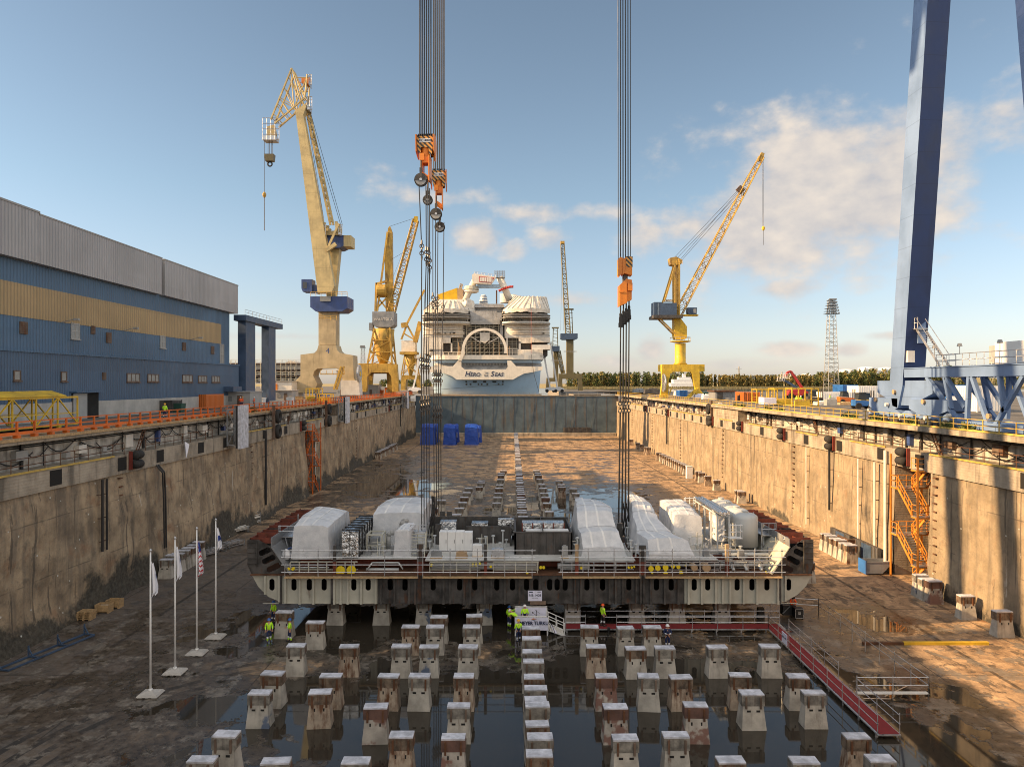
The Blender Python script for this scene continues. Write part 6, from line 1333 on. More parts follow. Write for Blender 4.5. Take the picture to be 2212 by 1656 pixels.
# second crane, ochre with lattice jib
Y = 245.; t = T('harbour_crane', 'ochre lattice tower crane standing between the tallest crane and the ship', 'crane', at(817, 852, Y))
poly([(775,785),(858,785),(862,845),(848,845),(846,812),(840,803),(802,803),(795,812),(792,845),(779,845),(781,812),(775,806)], Y-5, 2.5).build('portal', M['crane_yellow'], t)
poly([(796,788),(846,788),(848,845),(838,845),(836,806),(806,806),(803,845),(794,845)], Y+6, 2).build('portal', M['crane_yellow'], t)
B().box(*P3(775,803,Y-4)[:], *P3(858,785.5,Y+6)[:]).build('portal_deck', M['crane_yellow'], t)
b = B(); bt = [P3(800,785,Y)+V((0,d,0)) for d in (-4,4)]+[P3(852,785,Y)+V((0,d,0)) for d in (4,-4)]; tp = [P3(813,709,Y)+V((0,d,0)) for d in (-3,3)]+[P3(846,709,Y)+V((0,d,0)) for d in (3,-3)]
for i in range(4):
    b.bar(bt[i],tp[i],.55)
    for q in (.33,.66): b.bar(bt[i].lerp(tp[i],q),bt[(i+1)%4].lerp(tp[(i+1)%4],q),.3)
    b.bar(bt[i],bt[(i+1)%4].lerp(tp[(i+1)%4],.33),.3).bar(bt[i].lerp(tp[i],.66),bt[(i+1)%4].lerp(tp[(i+1)%4],.33),.3).bar(bt[i].lerp(tp[i],.66),tp[(i+1)%4],.3)
b.build('tower', M['crane_yellow'], t)
c = P3(829,785,Y); B().lathe(c,[(1.4,0),(2.4,3),(3.4,8),(3.9,12)],18).build('cone', M['crane_yellow'], t, True)
poly([(805,672),(852,672),(852,700),(846,705),(812,705),(805,698)], Y-3, 7).build('machine_house', M['steel_grey'], t)
B().mesh(textmesh('WÄRTSILÄ', 1.35, 0, .03), XZ(*P3(829,689,Y-6.6)[:]) if 0 else XZ(P3(829,689,Y-3).x,Y-3.05,P3(829,689,Y-3).z)).build('lettering', M['offwhite'], t)
poly([(798,696),(806,696),(806,712),(798,712)], Y-3, 3).build('driver_cabin', M['steel_grey'], t)
poly([(834,671),(832,560),(839,492),(843,487),(848,500),(850,671)], Y, 1.8).build('mast', M['crane_yellow'], t)
b = B().bar(P3(816,671,Y),P3(838,500,Y),.6).bar(P3(812,671,Y),P3(814,610,Y),.7).bar(P3(814,612,Y),P3(838,606,Y),.7).bar(P3(812,668,Y),P3(838,640,Y),.5).bar(P3(838,668,Y),P3(816,640,Y),.5).bar(P3(814,640,Y),P3(838,640,Y),.5); b.build('back_frame', M['crane_yellow'], t)
B().lathe(P3(815,626,Y-1),[(1.5,0),(2,.2),(2,3),(1.5,3.4)],14,'x').build('drum', M['crane_yellow'], t)
B().lattice(P3(847,671,Y),P3(899,475,Y),2.4,1.8,16,.20,.10).build('jib', M['crane_yellow'], t)
poly([(892,476),(896,466),(903,466),(902,480)], Y, 1.4).build('jib_head', M['yellow'], t)
for a, c2 in (((843,488),(897,470)),((845,560),(880,540)),((849,600),(896,480))): B().tube(P3(*a,Y),P3(*c2,Y),.05,4).build('rope', M['wire'], t)
# third crane by the ship
Y = 330.; t = T('harbour_crane', 'small yellow crane with raised boom at the ship stern quarter', 'crane', at(888, 846, Y))
poly([(868,809),(908,809),(910,846),(902,846),(900,818),(878,818),(876,846),(866,846)], Y, 6).build('portal', M['crane_yellow'], t)
b = B()
for dy in (-3, 3):
    for x0, x1 in ((870,877),(905,898)): b.bar(P3(x0,809,Y)+V((0,dy,0)),P3(x1,762,Y)+V((0,dy*.6,0)),.5)
    b.bar(P3(870,806,Y)+V((0,dy,0)),P3(901,782,Y)+V((0,dy,0)),.35).bar(P3(904,806,Y)+V((0,dy,0)),P3(874,782,Y)+V((0,dy,0)),.35)
b.build('tower', M['crane_yellow'], t); B().lathe(P3(888,809,Y),[(.8,0),(3.0,9.8)],14).build('cone', M['crane_yellow'], t, True)
poly([(868,734),(898,734),(898,762),(868,762)], Y, 6).build('machine_house', M['offwhite'], t); B().box(*P3(864,764,Y-4)[:], *P3(906,760,Y+4)[:]).build('platform', M['crane_yellow'], t)
b = B().bar(P3(868,702,Y),P3(882,700,Y),2.2).bar(P3(878,702,Y),P3(918,625,Y),.9).bar(P3(868,732,Y),P3(880,700,Y),.8).bar(P3(897,732,Y),P3(880,700,Y),.8).bar(P3(898,738,Y),P3(909,694,Y),2.0).bar(P3(875,720,Y),P3(895,732,Y),.6); b.build('boom', M['crane_yellow'], t)
B().tube(P3(918,626,Y),P3(918,700,Y),.06,4).build('rope', M['wire'], t)
# yellow crane on the sunlit quay
Y = 210.; t = T('harbour_crane', 'bright yellow crane with lattice jib and blue machine house on the sunlit quay', 'crane', at(1470, 858, Y))
for yy in (Y-4, Y+4): poly([(1431,786),(1512,786),(1513,840),(1522,851),(1522,856),(1506,856),(1500,826),(1497,808),(1493,802),(1455,802),(1449,806),(1446,818),(1444,856),(1428,856),(1431,830)], yy, 1.6).build('portal', M['yellow'], t)
B().box(*P3(1431.5,801,Y-3)[:], *P3(1511.5,787,Y+3)[:]).build('portal_deck', M['yellow'], t)
c = P3(1470.5,786,Y); B().lathe(c,[(2.1,0),(1.6,.6),(1.58,6),(1.58,6.2)],20).build('column', M['yellow'], t, True); B().lathe(P3(1470.5,737,Y),[(1.6,-.3),(3,0),(3,.2),(1.6,.3)],20).build('platform', M['yellow'], t)
b = B(); q = P3(1470.5,736,Y)
for k in range(14): a, a2 = 2*math.pi*k/14, 2*math.pi*(k+1)/14; p = q+V((3*math.cos(a),3*math.sin(a),0)); p2 = q+V((3*math.cos(a2),3*math.sin(a2),0)); b.tube(p,p+V((0,0,1.1)),.05,4).tube(p+V((0,0,1.1)),p2+V((0,0,1.1)),.05,4)
b.build('railing', M['steel_grey'], t)
poly([(1458,684),(1470,684),(1485,704),(1485,728),(1480,732),(1461,732),(1458,724)], Y, 3.2).build('slewing_head', M['yellow'], t)
poly([(1424,653),(1463,653),(1463,684),(1424,684)], Y-3, 7).build('machine_house', M['crane_blue'], t); B().box(*P3(1414,683,Y-1.5)[:], *P3(1424,655,Y+3)[:]).build('house_end', M['crane_blue'], t); B().box(*P3(1424,653.2,Y-6.4)[:],*P3(1424.8,684,Y-6.35)[:]) if 0 else None
B().box(*P3(1413,685.5,Y-3.2)[:], *P3(1464,684,Y+4)[:]).build('house_floor', M['dark_steel'], t)
B().box(*P3(1438,651,Y-3)[:], *P3(1453,646,Y-2.8)[:]).build('sign_board', M['black'], t); p = P3(1445.5,648.5,Y-3.06); B().mesh(textmesh('KONE', .75, 0, .02, bold=.01), XZ(p.x,Y-3.02,p.z)).build('lettering', M['offwhite'], t)
poly([(1487,663),(1507,663),(1506,678),(1490,679),(1487,674)], Y-1, 2.4).build('driver_cabin', M['crane_blue'], t); B().box(*P3(1499,666,Y-2.3)[:], *P3(1505,675,Y-2.25)[:]).build('cabin_window', M['pane'], t); B().box(*P3(1462,681,Y-1)[:], *P3(1506,679.4,Y+1)[:]).build('cabin_arm', M['yellow'], t)
b = B()
for dy in (-1.3, 1.3): b.bar(P3(1458,684,Y)+V((0,dy,0)),P3(1457,570,Y)+V((0,dy,0)),.5).bar(P3(1466,684,Y)+V((0,dy,0)),P3(1466,560,Y)+V((0,dy,0)),.5).bar(P3(1434,652,Y)+V((0,dy,0)),P3(1457,576,Y)+V((0,dy,0)),.45).bar(P3(1423,686,Y)+V((0,dy,0)),P3(1459,722,Y)+V((0,dy,0)),.4)
for k in range(9): y = 580+11*k; b.bar(P3(1457,y,Y-1.3),P3(1466,y,Y-1.3),.2).bar(P3(1466,y,Y-1.3),P3(1466,y,Y+1.3),.2)
b.build('mast', M['crane_yellow'], t); poly([(1448,556),(1462,553),(1475,560),(1474,568),(1460,572),(1450,570)], Y, 3).build('mast_head', M['crane_yellow'], t)
B().rail([P3(1448,570,Y-1.6),P3(1476,570,Y-1.6)],1.2,1,.06).build('mast_railing', M['crane_yellow'], t)
B().lattice(P3(1466,676,Y),P3(1646,338,Y),2.2,1.3,26,.15,.075).build('jib', M['crane_yellow'], t); poly([(1640,346),(1646,328),(1653,330),(1648,346)], Y, 1).build('jib_head', M['crane_yellow'], t); B().bar(P3(1595,404,Y),P3(1606,414,Y),1.2,1.6).build('jib_sheave', M['brown_steel'], t)
for a, c2 in (((1460,553),(1598,407)),((1464,556),(1602,412)),((1472,558),(1600,408)),((1473,562),(1604,414)),((1600,405),(1645,331))): B().tube(P3(*a,Y),P3(*c2,Y),.05,4).build('rope', M['wire'], t)
for x in (1648.5,1650.5): B().tube(P3(x,338,Y),P3(x,488,Y),.04,4).build('rope', M['wire'], t)
B().lathe(P3(1650,497,Y),[(.2,0),(.45,.4),(.5,.9),(.2,1.3)],10).build('hook_weight', M['yellow'], t); B().tube(P3(1650,497,Y),P3(1650,528,Y),.06,5).build('chain', M['dark_steel'], t)
B().lathe(P3(1435,826,Y-5.2),[(2.6,-.2),(2.7,0),(2.6,.2)],26,'x').build('cable_reel', M['galv'], t); b = B()
for k in range(12): a = math.pi*k/6; q = P3(1435,826,Y-5.2); b.bar(q+V((-.28,0,0)),q+V((-.28,2.6*math.cos(a),2.6*math.sin(a))),.12)
b.build('reel_spoke', M['steel_grey'], t); b = B()
for x in (1430,1441,1508,1518):
    for yy in (Y-5, Y+5): b.box(*P3(x-4,858,yy)[:],*(P3(x+4,852,yy)+V((0,1,0)))[:])
b.build('bogie', M['yellow'], t); b = B().bar(P3(1446,852,Y-5),P3(1452,836,Y-5),.3).bar(P3(1480,862,Y-6),P3(1506,838,Y-5),.5).bar(P3(1484,862,Y-6),P3(1510,838,Y-5),.5)
b.build('access_stair', M['yellow'], t)
# far cranes beyond the gate
def farcrane(Y, lb, base, col, house, jib, mast, extra=None):
    t = T('harbour_crane', lb, 'crane', at((base[0]+base[2])/2, base[3], Y)); x0,y0,x1,y1 = base; h_ = (y1-y0)
    poly([(x0,y0),(x1,y0),(x1+2,y1),(x1-6,y1),(x1-8,y0+h_*.3),(x0+8,y0+h_*.3),(x0+6,y1),(x0-2,y1)], Y, 7).build('portal', M['olive'], t)
    poly([(col[0],col[1]),(col[2],col[1]),(col[2],col[3]),(col[0],col[3])], Y, 4).build('column', M['olive'], t)
    poly([(house[0],house[1]),(house[2],house[1]),(house[2],house[3]-2),(house[2]-5,house[3]),(house[0]+4,house[3]),(house[0],house[3]-3)], Y-2, 7).build('machine_house', M['crane_blue'], t)
    B().lattice(P3(jib[0],jib[1],Y),P3(jib[2],jib[3],Y),2.9,2.0,18,.26,.13).build('jib', M['olive'], t); B().box(*(P3(jib[2],jib[3],Y)+V((-1.2,-1,0)))[:],*(P3(jib[2],jib[3],Y)+V((1.2,1,1.6)))[:]).build('jib_head', M['crane_yellow'], t)
    b = B()
    for x in (mast[0], mast[2]): b.bar(P3(x,mast[3],Y),P3((x*3+(mast[0]+mast[2])/2)/4,mast[1],Y),.5)
    b.bar(P3(mast[0]-2,mast[1],Y),P3(mast[2]+2,mast[1],Y),.9)
    for k in range(5): y = mast[1]+(mast[3]-mast[1])*(k+.5)/5; b.bar(P3(mast[0],y,Y),P3(mast[2],y+3,Y),.25)
    b.build('mast', M['olive'], t)
    for dx in (-5,-8): B().tube(P3(jib[2],jib[3],Y),P3(jib[0]+dx*2,house[1]-6,Y),.06,4).build('rope', M['wire'], t)
    B().rail([P3(col[0]-6,col[1]+(col[3]-col[1])*.4,Y-2.2),P3(col[2]+6,col[1]+(col[3]-col[1])*.4,Y-2.2)],1.2,1.3,.06).build('railing', M['steel_grey'], t)
farcrane(420., 'olive crane with upright lattice jib just past the ship', (1208,806,1258,843), (1225,731,1240,806), (1212,719,1249,732), (1228,720,1216,526), (1222,667,1238,719))
farcrane(445., 'small olive crane hidden between the ship and the upright jib', (1182,815,1215,842), (1197,757,1207,815), (1193,746,1210,758), (1206,757,1217,805), (1195,707,1206,746))
# ---------------- blue gantry on the sunlit quay
t = T('gantry_crane', 'giant blue gantry crane leg with bogies at the frame edge', 'gantry crane', (42.5,66,QZ))
def leg(Y0, dyt, z0, z1, name):
    b = B(); s = dyt/(z1-z0); w = 2.5; vs = []
    for z, k in ((z0,0),(z1,dyt)): vs += [(41.0,Y0+k,z),(43.4,Y0+k+.22,z),(43.4,Y0+k+2.75,z),(41.0,Y0+k+2.55,z)]
    return b.add(vs, [(0,3,2,1),(4,5,6,7),(0,1,5,4),(1,2,6,5),(2,3,7,6),(3,0,4,7)])
b = leg(74.6, -10.0, 19.8, 104, 'leg'); b.mat(0).prism([(74.6,19.8),(77.2,19.8),(76.6,17.6),(75.5,17.4)], 41.0, 43.3, 'x'); b.m[2] = 1; b.build('leg', [M['goliath'], M['goliath_shaded']], t)  # the face toward the camera has its shade painted in
b = leg(52.0, 9.0, 19.8, 104, 'leg'); b.m[2] = 1; b.m[5] = 1; b.m[3] = 1; b.build('leg', [M['goliath'], M['goliath_shaded']], t)
for y0 in (50., 43.): B().bar((-47.5,y0,16),(-47.5,y0+8,100),1.9,2.0).build('leg', M['goliath'], t)  # unseen legs, added to carry the girder and shade the sunlit wall
B().box(-60,59,100,50,63,108).box(-60,73,100,50,77,108).build('girder', M['goliath'], t)
B().box(41,40,20.62,43.2,74.3,21.52).box(40.9,40,21.53,43.4,74.3,21.62).build('sill_beam', M['goliath'], t)
for xx, m in ((41.2, 0), (44.8, 0)):
    b = B()
    for (ya, za), (yb, zb) in (((70.5,20.6),(65,16.1)),((67.6,20.6),(66.6,17.6)),((64,20.6),(64.3,16.8)),((63.6,20.6),(61.3,16.2)),((60,20.6),(59.4,17.6)),((57.2,20.6),(60.7,16.2)),((67.4,20.6),(64.6,17.8)),((56,20.6),(52,16.2)),((53,20.6),(56,16.2))): b.bar((xx,ya,za),(xx,yb,zb),.34,.34)
    b.build('brace', M['goliath'], t)
B().box(41,57,15.95,45.2,66.5,16.6).box(44.6,40,20.6,45.4,74,21.3).build('lower_frame', M['goliath'], t)
def bog(y0, y1, X=41.05):
    # equaliser plates tapering to a pin, then wheel bogies
    m = (y0+y1)/2
    B().prism([(y0,20.3),(y1,20.3),(y1,19.0),(m+1.2,17.7),(m-1.2,17.7),(y0,19.0)] if y1-y0 > 9 else [(y0,18.4),(y1,18.4),(y1,17.4),(m+.8,16.7),(m-.8,16.7),(y0,17.4)], X, X+1.9, 'x').build('equaliser', M['goliath'], t)
bog(69.7, 80.2, 41.25)
for a, c in ((66.9,73.4),(75.6,81.6)): bog(a, c, 41.0)
for y in (66.6,69.0,71.2,73.6,76.0,78.2,80.6,51,53.4): B().prism([(y-.95,16.9),(y-.3,17.2),(y+.3,17.2),(y+.95,16.9),(y+1.0,16.2),(y+.6,15.95),(y-.6,15.95),(y-1.0,16.2)], 40.95, 42.4, 'x').build('bogie', M['goliath'], t); B().lathe((40.9,y-.45,16.2),[(.36,-.1),(.38,0),(.36,.6)],12,'x').lathe((40.9,y+.45,16.2),[(.36,-.1),(.38,0),(.36,.6)],12,'x').build('wheel', M['dark_steel'], t)
for y, z in ((77.3,17.7),(81.0,17.0),(74.6,16.6),(70.0,16.6),(66.3,17.0)): B().lathe((40.7,y,z),[(.2,-.1),(.2,.2)],10,'x').build('lamp', M['offwhite'], t)
for y, z in ((79.9,18.2),(70.6,18.2),(60.9,17.2),(76.0,19.1)): B().lathe((40.85,y,z),[(.25,-.1),(.2,.15)],10,'x').build('pin', M['tan_cap'], t)
B().box(42.0,57.5,21.7,44.3,61.8,23.55).build('generator', M['white'], t); B().box(42.1,61.9,21.7,44,62.7,23.3).box(42.0,56.9,23.3,44.3,57.45,23.5).build('vent_box', M['grey_paint'], t)
B().rail([(41.1,46,21.64),(41.1,68.8,21.64)],1.1,1.0,.035).rail([(41.1,68.8,21.64),(43,68.8,21.64)],1.1,1,.03).build('platform_railing', M['galv'], t)
b = B()
for q in (0, .9): b.bar((41.3+q,68.6,21.7),(41.9+q,73.6,25.6),.09,.25).bar((41.3+q,68.6,22.8),(41.9+q,73.6,26.7),.05)
for k in range(16): u = (k+.5)/16; b.box(41.3+.6*u,68.6+5*u-.12,21.7+3.9*u,42.2+.6*u,68.6+5*u+.12,21.74+3.9*u)
b.box(41.8,73.2,25.6,42.9,74.4,25.7).rail([(41.8,73.2,25.7),(41.8,74.4,25.7)],1.1,.6,.03); b.build('stair', M['galv'], t)
B().box(42.3,74.0,24.2,43.1,74.7,28.6).build('door_box', M['goliath'], t); B().box(41.2,73.9,22.2,41.9,74.5,23.4).build('cabinet', M['offwhite'], t)
for y in (47,56.5): B().box(41.6,y,21.64,41.75,y+.15,25.4).box(43.6,y,21.64,43.75,y+.15,25.4).box(41.75,y,25.25,43.6,y+.15,25.4).build('gate_frame', M['dark_steel'], t)
for y in (60,65.4,69.3): B().tube((41.2,y,22.7),(41.2,y,23.4),.03,5).frus((41.2,y,23.4),.3,.4,.2,.25,.3).build('flood_lamp', M['grey_paint'], t)
# ---------------- lattice masts
def mast(x, yb, yt, Y, w0, w1, lb, lamps):
    p, q = P3(x,yb,Y), P3(x,yt,Y); p.z = QZ; t = T('light_mast', lb, 'light mast', p, 'lattice light masts'); B().lattice(p,q,w0,w1,22,.16*w0/6,.08*w0/6).build('tower', M['steel_grey'], t)
    for k in range(lamps):
        z = q.z-.5-k*1.45*w0/6; w = w1*(.75+.14*k); B().box(q.x-w,q.y-w1*.6,z,q.x+w,q.y+w1*.6,z+.14).build('lamp_platform', M['dark_steel'], t)
        b = B()
        for i in range(6): xx = q.x-w+(i+.5)*w/3; b.frus((xx,q.y-w1*.7,z+.2),.5,.4,.6,.5,.6)
        b.build('flood_lamp', M['steel_grey'], t)
mast(1797,846,646,330.,5.2,2.3,'tall lattice floodlight mast before the wooded hill',6)
mast(785,842,746,470.,3.4,2.,'small far lattice light mast behind the ochre crane',2)
# ---------------- cruise ship under construction, seen from astern
SY = 300.; SK = .0446
sx_ = lambda x: -42.2+SK*x
sz_ = lambda y: 76.1-SK*y
ship = T('cruise_ship', 'huge white and pale blue cruise ship under construction beyond the gate', 'ship', (-11,SY,13))
CX = sx_(695)
def sp(b, name, m, sm=False): return b.build(name, m, ship, sm)
def band(x0, x1, y0, y1, yf, yb, rad, n=10):
    """a deck storey with a rounded stern: outline in plan, pushed up"""
    X0, X1, z1, z0 = sx_(x0), sx_(x1), sz_(y0), sz_(y1); r = rad; pts = [(X0,yb),(X0,yf+r)]
    for i in range(1, n): a = math.pi+math.pi/2*i/n; pts.append((X0+r+r*math.cos(a), yf+r+r*math.sin(a)))
    pts += [(X0+r,yf),(X1-r,yf)]
    for i in range(1, n): a = -math.pi/2+math.pi/2*i/n; pts.append((X1-r+r*math.cos(a), yf+r+r*math.sin(a)))
    pts += [(X1,yf+r),(X1,yb)]
    return B().prism(pts[::-1] if 0 else pts, z0, z1, 'z')
# blue hull with a rounded transom
b = B(); n, m = 24, 10; vs = []
for j in range(m+1):
    v = j/m; z = 14.2+(25.5-14.2)*v; hw = 22.8+.7*v
    for i in range(n+1):
        u = -1+2*i/n; a = abs(u)**5; vs.append((CX+hw*u, SY+1.5-2.5*v+6*a+3*(1-v)**2, z))
    vs.append((CX+hw+.3, SY+60, z)); vs.insert(len(vs)-n-2, (CX-hw-.3, SY+60, z))
k = n+3
sp(b.add(vs, [(j*k+i, j*k+i+1, (j+1)*k+i+1, (j+1)*k+i) for j in range(m) for i in range(k-1)]), 'hull', M['ship_blue'], True)
sp(band(150,1232,1362,1378,SY+2,SY+60,5), 'boot_top', M['tan_cap'])
nm = [(sx_(x)-0, sz_(y)) for x, y in ((165,1020),(1250,1020),(1250,1120),(1180,1150),(1090,1160),(1010,1185),(950,1222),(430,1222),(370,1180),(290,1155),(165,1150))]
nm = [(sx_(x), sz_(y)) for x, y in ((172,1100),(390,1095),(440,1040),(470,1040),(470,1100),(500,1125),(890,1125),(905,1100),(900,1040),(935,1040),(985,1095),(1236,1100),(1232,1130),(1150,1150),(1060,1165),(1000,1195),(955,1222),(425,1222),(380,1190),(300,1160),(165,1150))]
sp(B().mesh(flat(nm, (), .5), XZ(0,SY-1.6,0)), 'name_band', M['cream'])
sp(B().mesh(textmesh('H', 3.0, .25, .03, bold=.05), XZ(sx_(525),SY-1.9,sz_(1170))).mesh(textmesh('ERO', 2.2, .2, .03, 'LEFT', .04), XZ(sx_(552),SY-1.9,sz_(1176))).mesh(textmesh('OF', 1.0, .2, .03), XZ(sx_(705),SY-1.9,sz_(1160))).mesh(textmesh('THE', 1.0, .2, .03), XZ(sx_(700),SY-1.9,sz_(1185))).mesh(textmesh('S', 3.0, .25, .03, bold=.05), XZ(sx_(758),SY-1.9,sz_(1170))).mesh(textmesh('EAS', 2.2, .2, .03, 'LEFT', .04), XZ(sx_(783),SY-1.9,sz_(1176))), 'lettering', M['ink'])
b = B()
for x, y, w, h_ in ((515,1241,7,7),(595,1241,19,7),(688,1241,14,8),(780,1241,19,7),(860,1241,7,7),(517,1266,8,7),(555,1266,8,7),(630,1266,7,7),(660,1266,8,7),(713,1266,8,7),(820,1266,8,7),(858,1266,8,7)): sp(B().box(sx_(x-w),SY-1.35,sz_(y+h_),sx_(x+w),SY-.4,sz_(y-h_)), 'mooring_port', M['slot'])
sp(band(165,1250,990,1032,SY-2,SY+50,8), 'promenade_belt', M['cream'])
sp(band(200,1225,1032,1062,SY+1.5,SY+50,7), 'belt_underside', M['ship_blue'])
sp(band(180,1235,1062,1130,SY+3.5,SY+50,6), 'mooring_deck', M['tent_grey'])
b = B(); x = 475
while x < 890: b.box(sx_(x)-.1,SY+3.2,sz_(1115),sx_(x)+.1,SY+3.45,sz_(1064)); x += 14
sp(b, 'deck_post', M['offwhite'])
# draped tarps over the mooring deck
b = B(); vs = []; n, m = 40, 5
for i in range(n+1):
    for j in range(m+1): u = i/n; vs.append((sx_(200+1010*u), SY-1+3.5*j/m+.5*noise.noise(V((i*.5,j*.6,2))), sz_(1128-44*j/m)+.35*noise.noise(V((i*.8,j*.5,8)))))
sp(b.add(vs, [(i*(m+1)+j, (i+1)*(m+1)+j, (i+1)*(m+1)+j+1, i*(m+1)+j+1) for i in range(n) for j in range(m)]), 'tarpaulin', M['tent_grey'], True)
# superstructure blocks: solid dark core, white storeys, recessed gaps
sp(B().box(sx_(110),SY+6,sz_(990),sx_(540),SY+55,sz_(560)).box(sx_(860),SY+6,sz_(990),sx_(1290),SY+55,sz_(560)).box(sx_(520),SY+14,sz_(990),sx_(880),SY+55,sz_(560)), 'core', M['dark_steel'])
for x0, x1, ys in ((82,543,((597,640,3),(668,696,1.5),(700,815,5.),(770,775,4))),(850,1312,((597,640,3),(668,696,1.5),(700,820,5.)))):
    for y0, y1, d in ys: sp(band(x0+(0 if d < 4 else 2)+(0 if d != 5. else 0),(x1-(0 if d < 4 else 45)) if x0 < 500 else x1-(0 if d < 4 else 0),y0,y1,SY-1+d,SY+56,5), 'deck_storey', M['offwhite'])
sp(band(90,535,640,668,SY+4,SY+56,5), 'balcony_front', M['tent']); sp(band(860,1305,640,668,SY+4,SY+56,5), 'balcony_front', M['tent'])
for a, c in ((760,766),(778,784),(738,742)): sp(band(80,500,a,c,SY+3,SY+56,5), 'deck_edge', M['cream']); sp(band(892,1314,a,c,SY+3,SY+56,5), 'deck_edge', M['cream'])
for (x0,y0,x1,y1,d,m) in ((165,820,285,930,2.5,'tent'),(285,820,372,872,3,'tent'),(90,815,165,975,3,'offwhite'),(1010,818,1135,872,3,'tent'),(1010,860,1030,935,3,'offwhite'),(1135,815,1310,865,2.5,'tent'),(1135,890,1312,935,1.5,'offwhite'),(1000,935,1240,992,1.,'tent'),(895,820,1005,960,7,'grey_paint'),(360,818,372,960,3,'offwhite'),(892,818,905,930,3,'offwhite'),(165,930,285,992,3,'tent_grey')): sp(B().box(sx_(x0),SY+d,sz_(y1),sx_(x1),SY+8+d,sz_(y0)), 'screen_wall', M[m])
sp(B().box(sx_(545),SY+5,sz_(655),sx_(800),SY+10,sz_(560)).box(sx_(800),SY+4.5,sz_(655),sx_(848),SY+10,sz_(575)).box(sx_(828),SY+6,sz_(880),sx_(888),SY+9,sz_(660)), 'wrap_panel', M['tent_grey'])
sp(B().box(sx_(545),SY+4.5,sz_(690),sx_(828),SY+5.2,sz_(655)), 'net', M['grey_paint'])
for a, c, m in ((606,609,'tent_grey'),(630,634,'tent_grey'),(684,687,'steel_grey'),(712,715,'tent_grey'),(728,731,'steel_grey'),(792,796,'tent_grey'),(806,809,'steel_grey')):
    sp(band(80,(546 if a < 700 else 501),a,c,SY-1.06 if a < 700 else SY+3.9,SY+56.2,5), 'deck_seam', M[m]); sp(band(848 if a < 700 else 890,1315,a,c,SY-1.06 if a < 700 else SY+3.9,SY+56.2,5), 'deck_seam', M[m])
b = B()
for x0, x1 in ((95,530),(862,1300)):
    for y in (645,):
        x = x0
        while x < x1: b.box(sx_(x),SY+2.9,sz_(y+20),sx_(x)+.12,SY+6.5,sz_(y)); x += 17
sp(b, 'balcony_divider', M['offwhite'])
# scaffolding in the aft recess
b = B()
for yy in (SY+5.5, SY+9):
    for i in range(15): x = 375+i*44; b.tube((sx_(x),yy,sz_(988)),(sx_(x),yy,sz_(690 if 500 < x < 830 else 820)),.09,4)
    for k in range(9): y = 988-k*36; xa, xb = (375, 1000) if y > 820 else (500, 830); b.tube((sx_(xa),yy,sz_(y)),(sx_(xb),yy,sz_(y)),.09,4).tube((sx_(xa),yy,sz_(y)+1.),(sx_(xb),yy,sz_(y)+1.),.06,4)
    for k in range(8):
        for i in range(4): x = 505+i*82; y = 980-k*36; b.tube((sx_(x),yy,sz_(y)),(sx_(x+44),yy,sz_(y-36)),.06,4)
sp(b, 'scaffold', M['hull_pale'])
b = B()
for k in range(8): y = 988-k*36; xa, xb = (375, 990) if y > 820 else (502, 828); b.box(sx_(xa),SY+5.8,sz_(y)-.1,sx_(xb),SY+8.8,sz_(y))
sp(b, 'scaffold_board', M['brown_steel'])
sp(B().rail([(sx_(170),SY-1.6,sz_(990)),(sx_(480),SY-1.6,sz_(990))],1.2,2,.07).rail([(sx_(900),SY-1.6,sz_(990)),(sx_(1000),SY-1.6,sz_(990))],2.5,1.2,.08,2), 'deck_railing', M['cream'])
for x in (440,455,500,570,640,770,830,905,925): sp(B().tube((sx_(x),SY-1.2,sz_(992)),(sx_(x),SY-1.2,sz_(905 if x % 2 else 870)),.10,4), 'scaffold_pole', M['tan_cap'])
# arch
out = []
N_ = 22
for i in range(N_+1): a = math.pi*i/N_; out.append((sx_(688)+SK*215*math.cos(a)*-1*(1.0), sz_(985)+SK*247*(math.sin(a)**.8)))
inn = [(sx_(688)-SK*(215-25)*math.cos(math.pi*i/N_), sz_(985)+SK*(247-24)*(math.sin(math.pi*i/N_)**.8)) for i in range(N_+1)][::-1]
ol = [(sx_(440),sz_(1040))]+out+[(sx_(925),sz_(985)),(sx_(890),sz_(985))]+inn[1:-1]+[(sx_(505),sz_(985)),(sx_(475),sz_(1040))]
ol = [(sx_(442),sz_(1045)),(sx_(468),sz_(975))]+out[1:-1]+[(sx_(903),sz_(975)),(sx_(872),sz_(975))]+inn[1:-1]+[(sx_(503),sz_(975)),(sx_(472),sz_(1045))]
sp(B().mesh(flat(ol, (), 1.3), XZ(0,SY-2.3,0)), 'stern_arch', M['cream'])
sp(B().prism([(sx_(640),sz_(775)),(sx_(733),sz_(775)),(sx_(733),sz_(840)),(sx_(690),sz_(875)),(sx_(645),sz_(860))],SY+1,SY+3).bar((sx_(560),SY+1.5,sz_(815)),(sx_(650),SY+1.5,sz_(870)),.3).bar((sx_(820),SY+1.5,sz_(820)),(sx_(720),SY+1.5,sz_(872)),.3), 'arch_emblem', M['offwhite'])
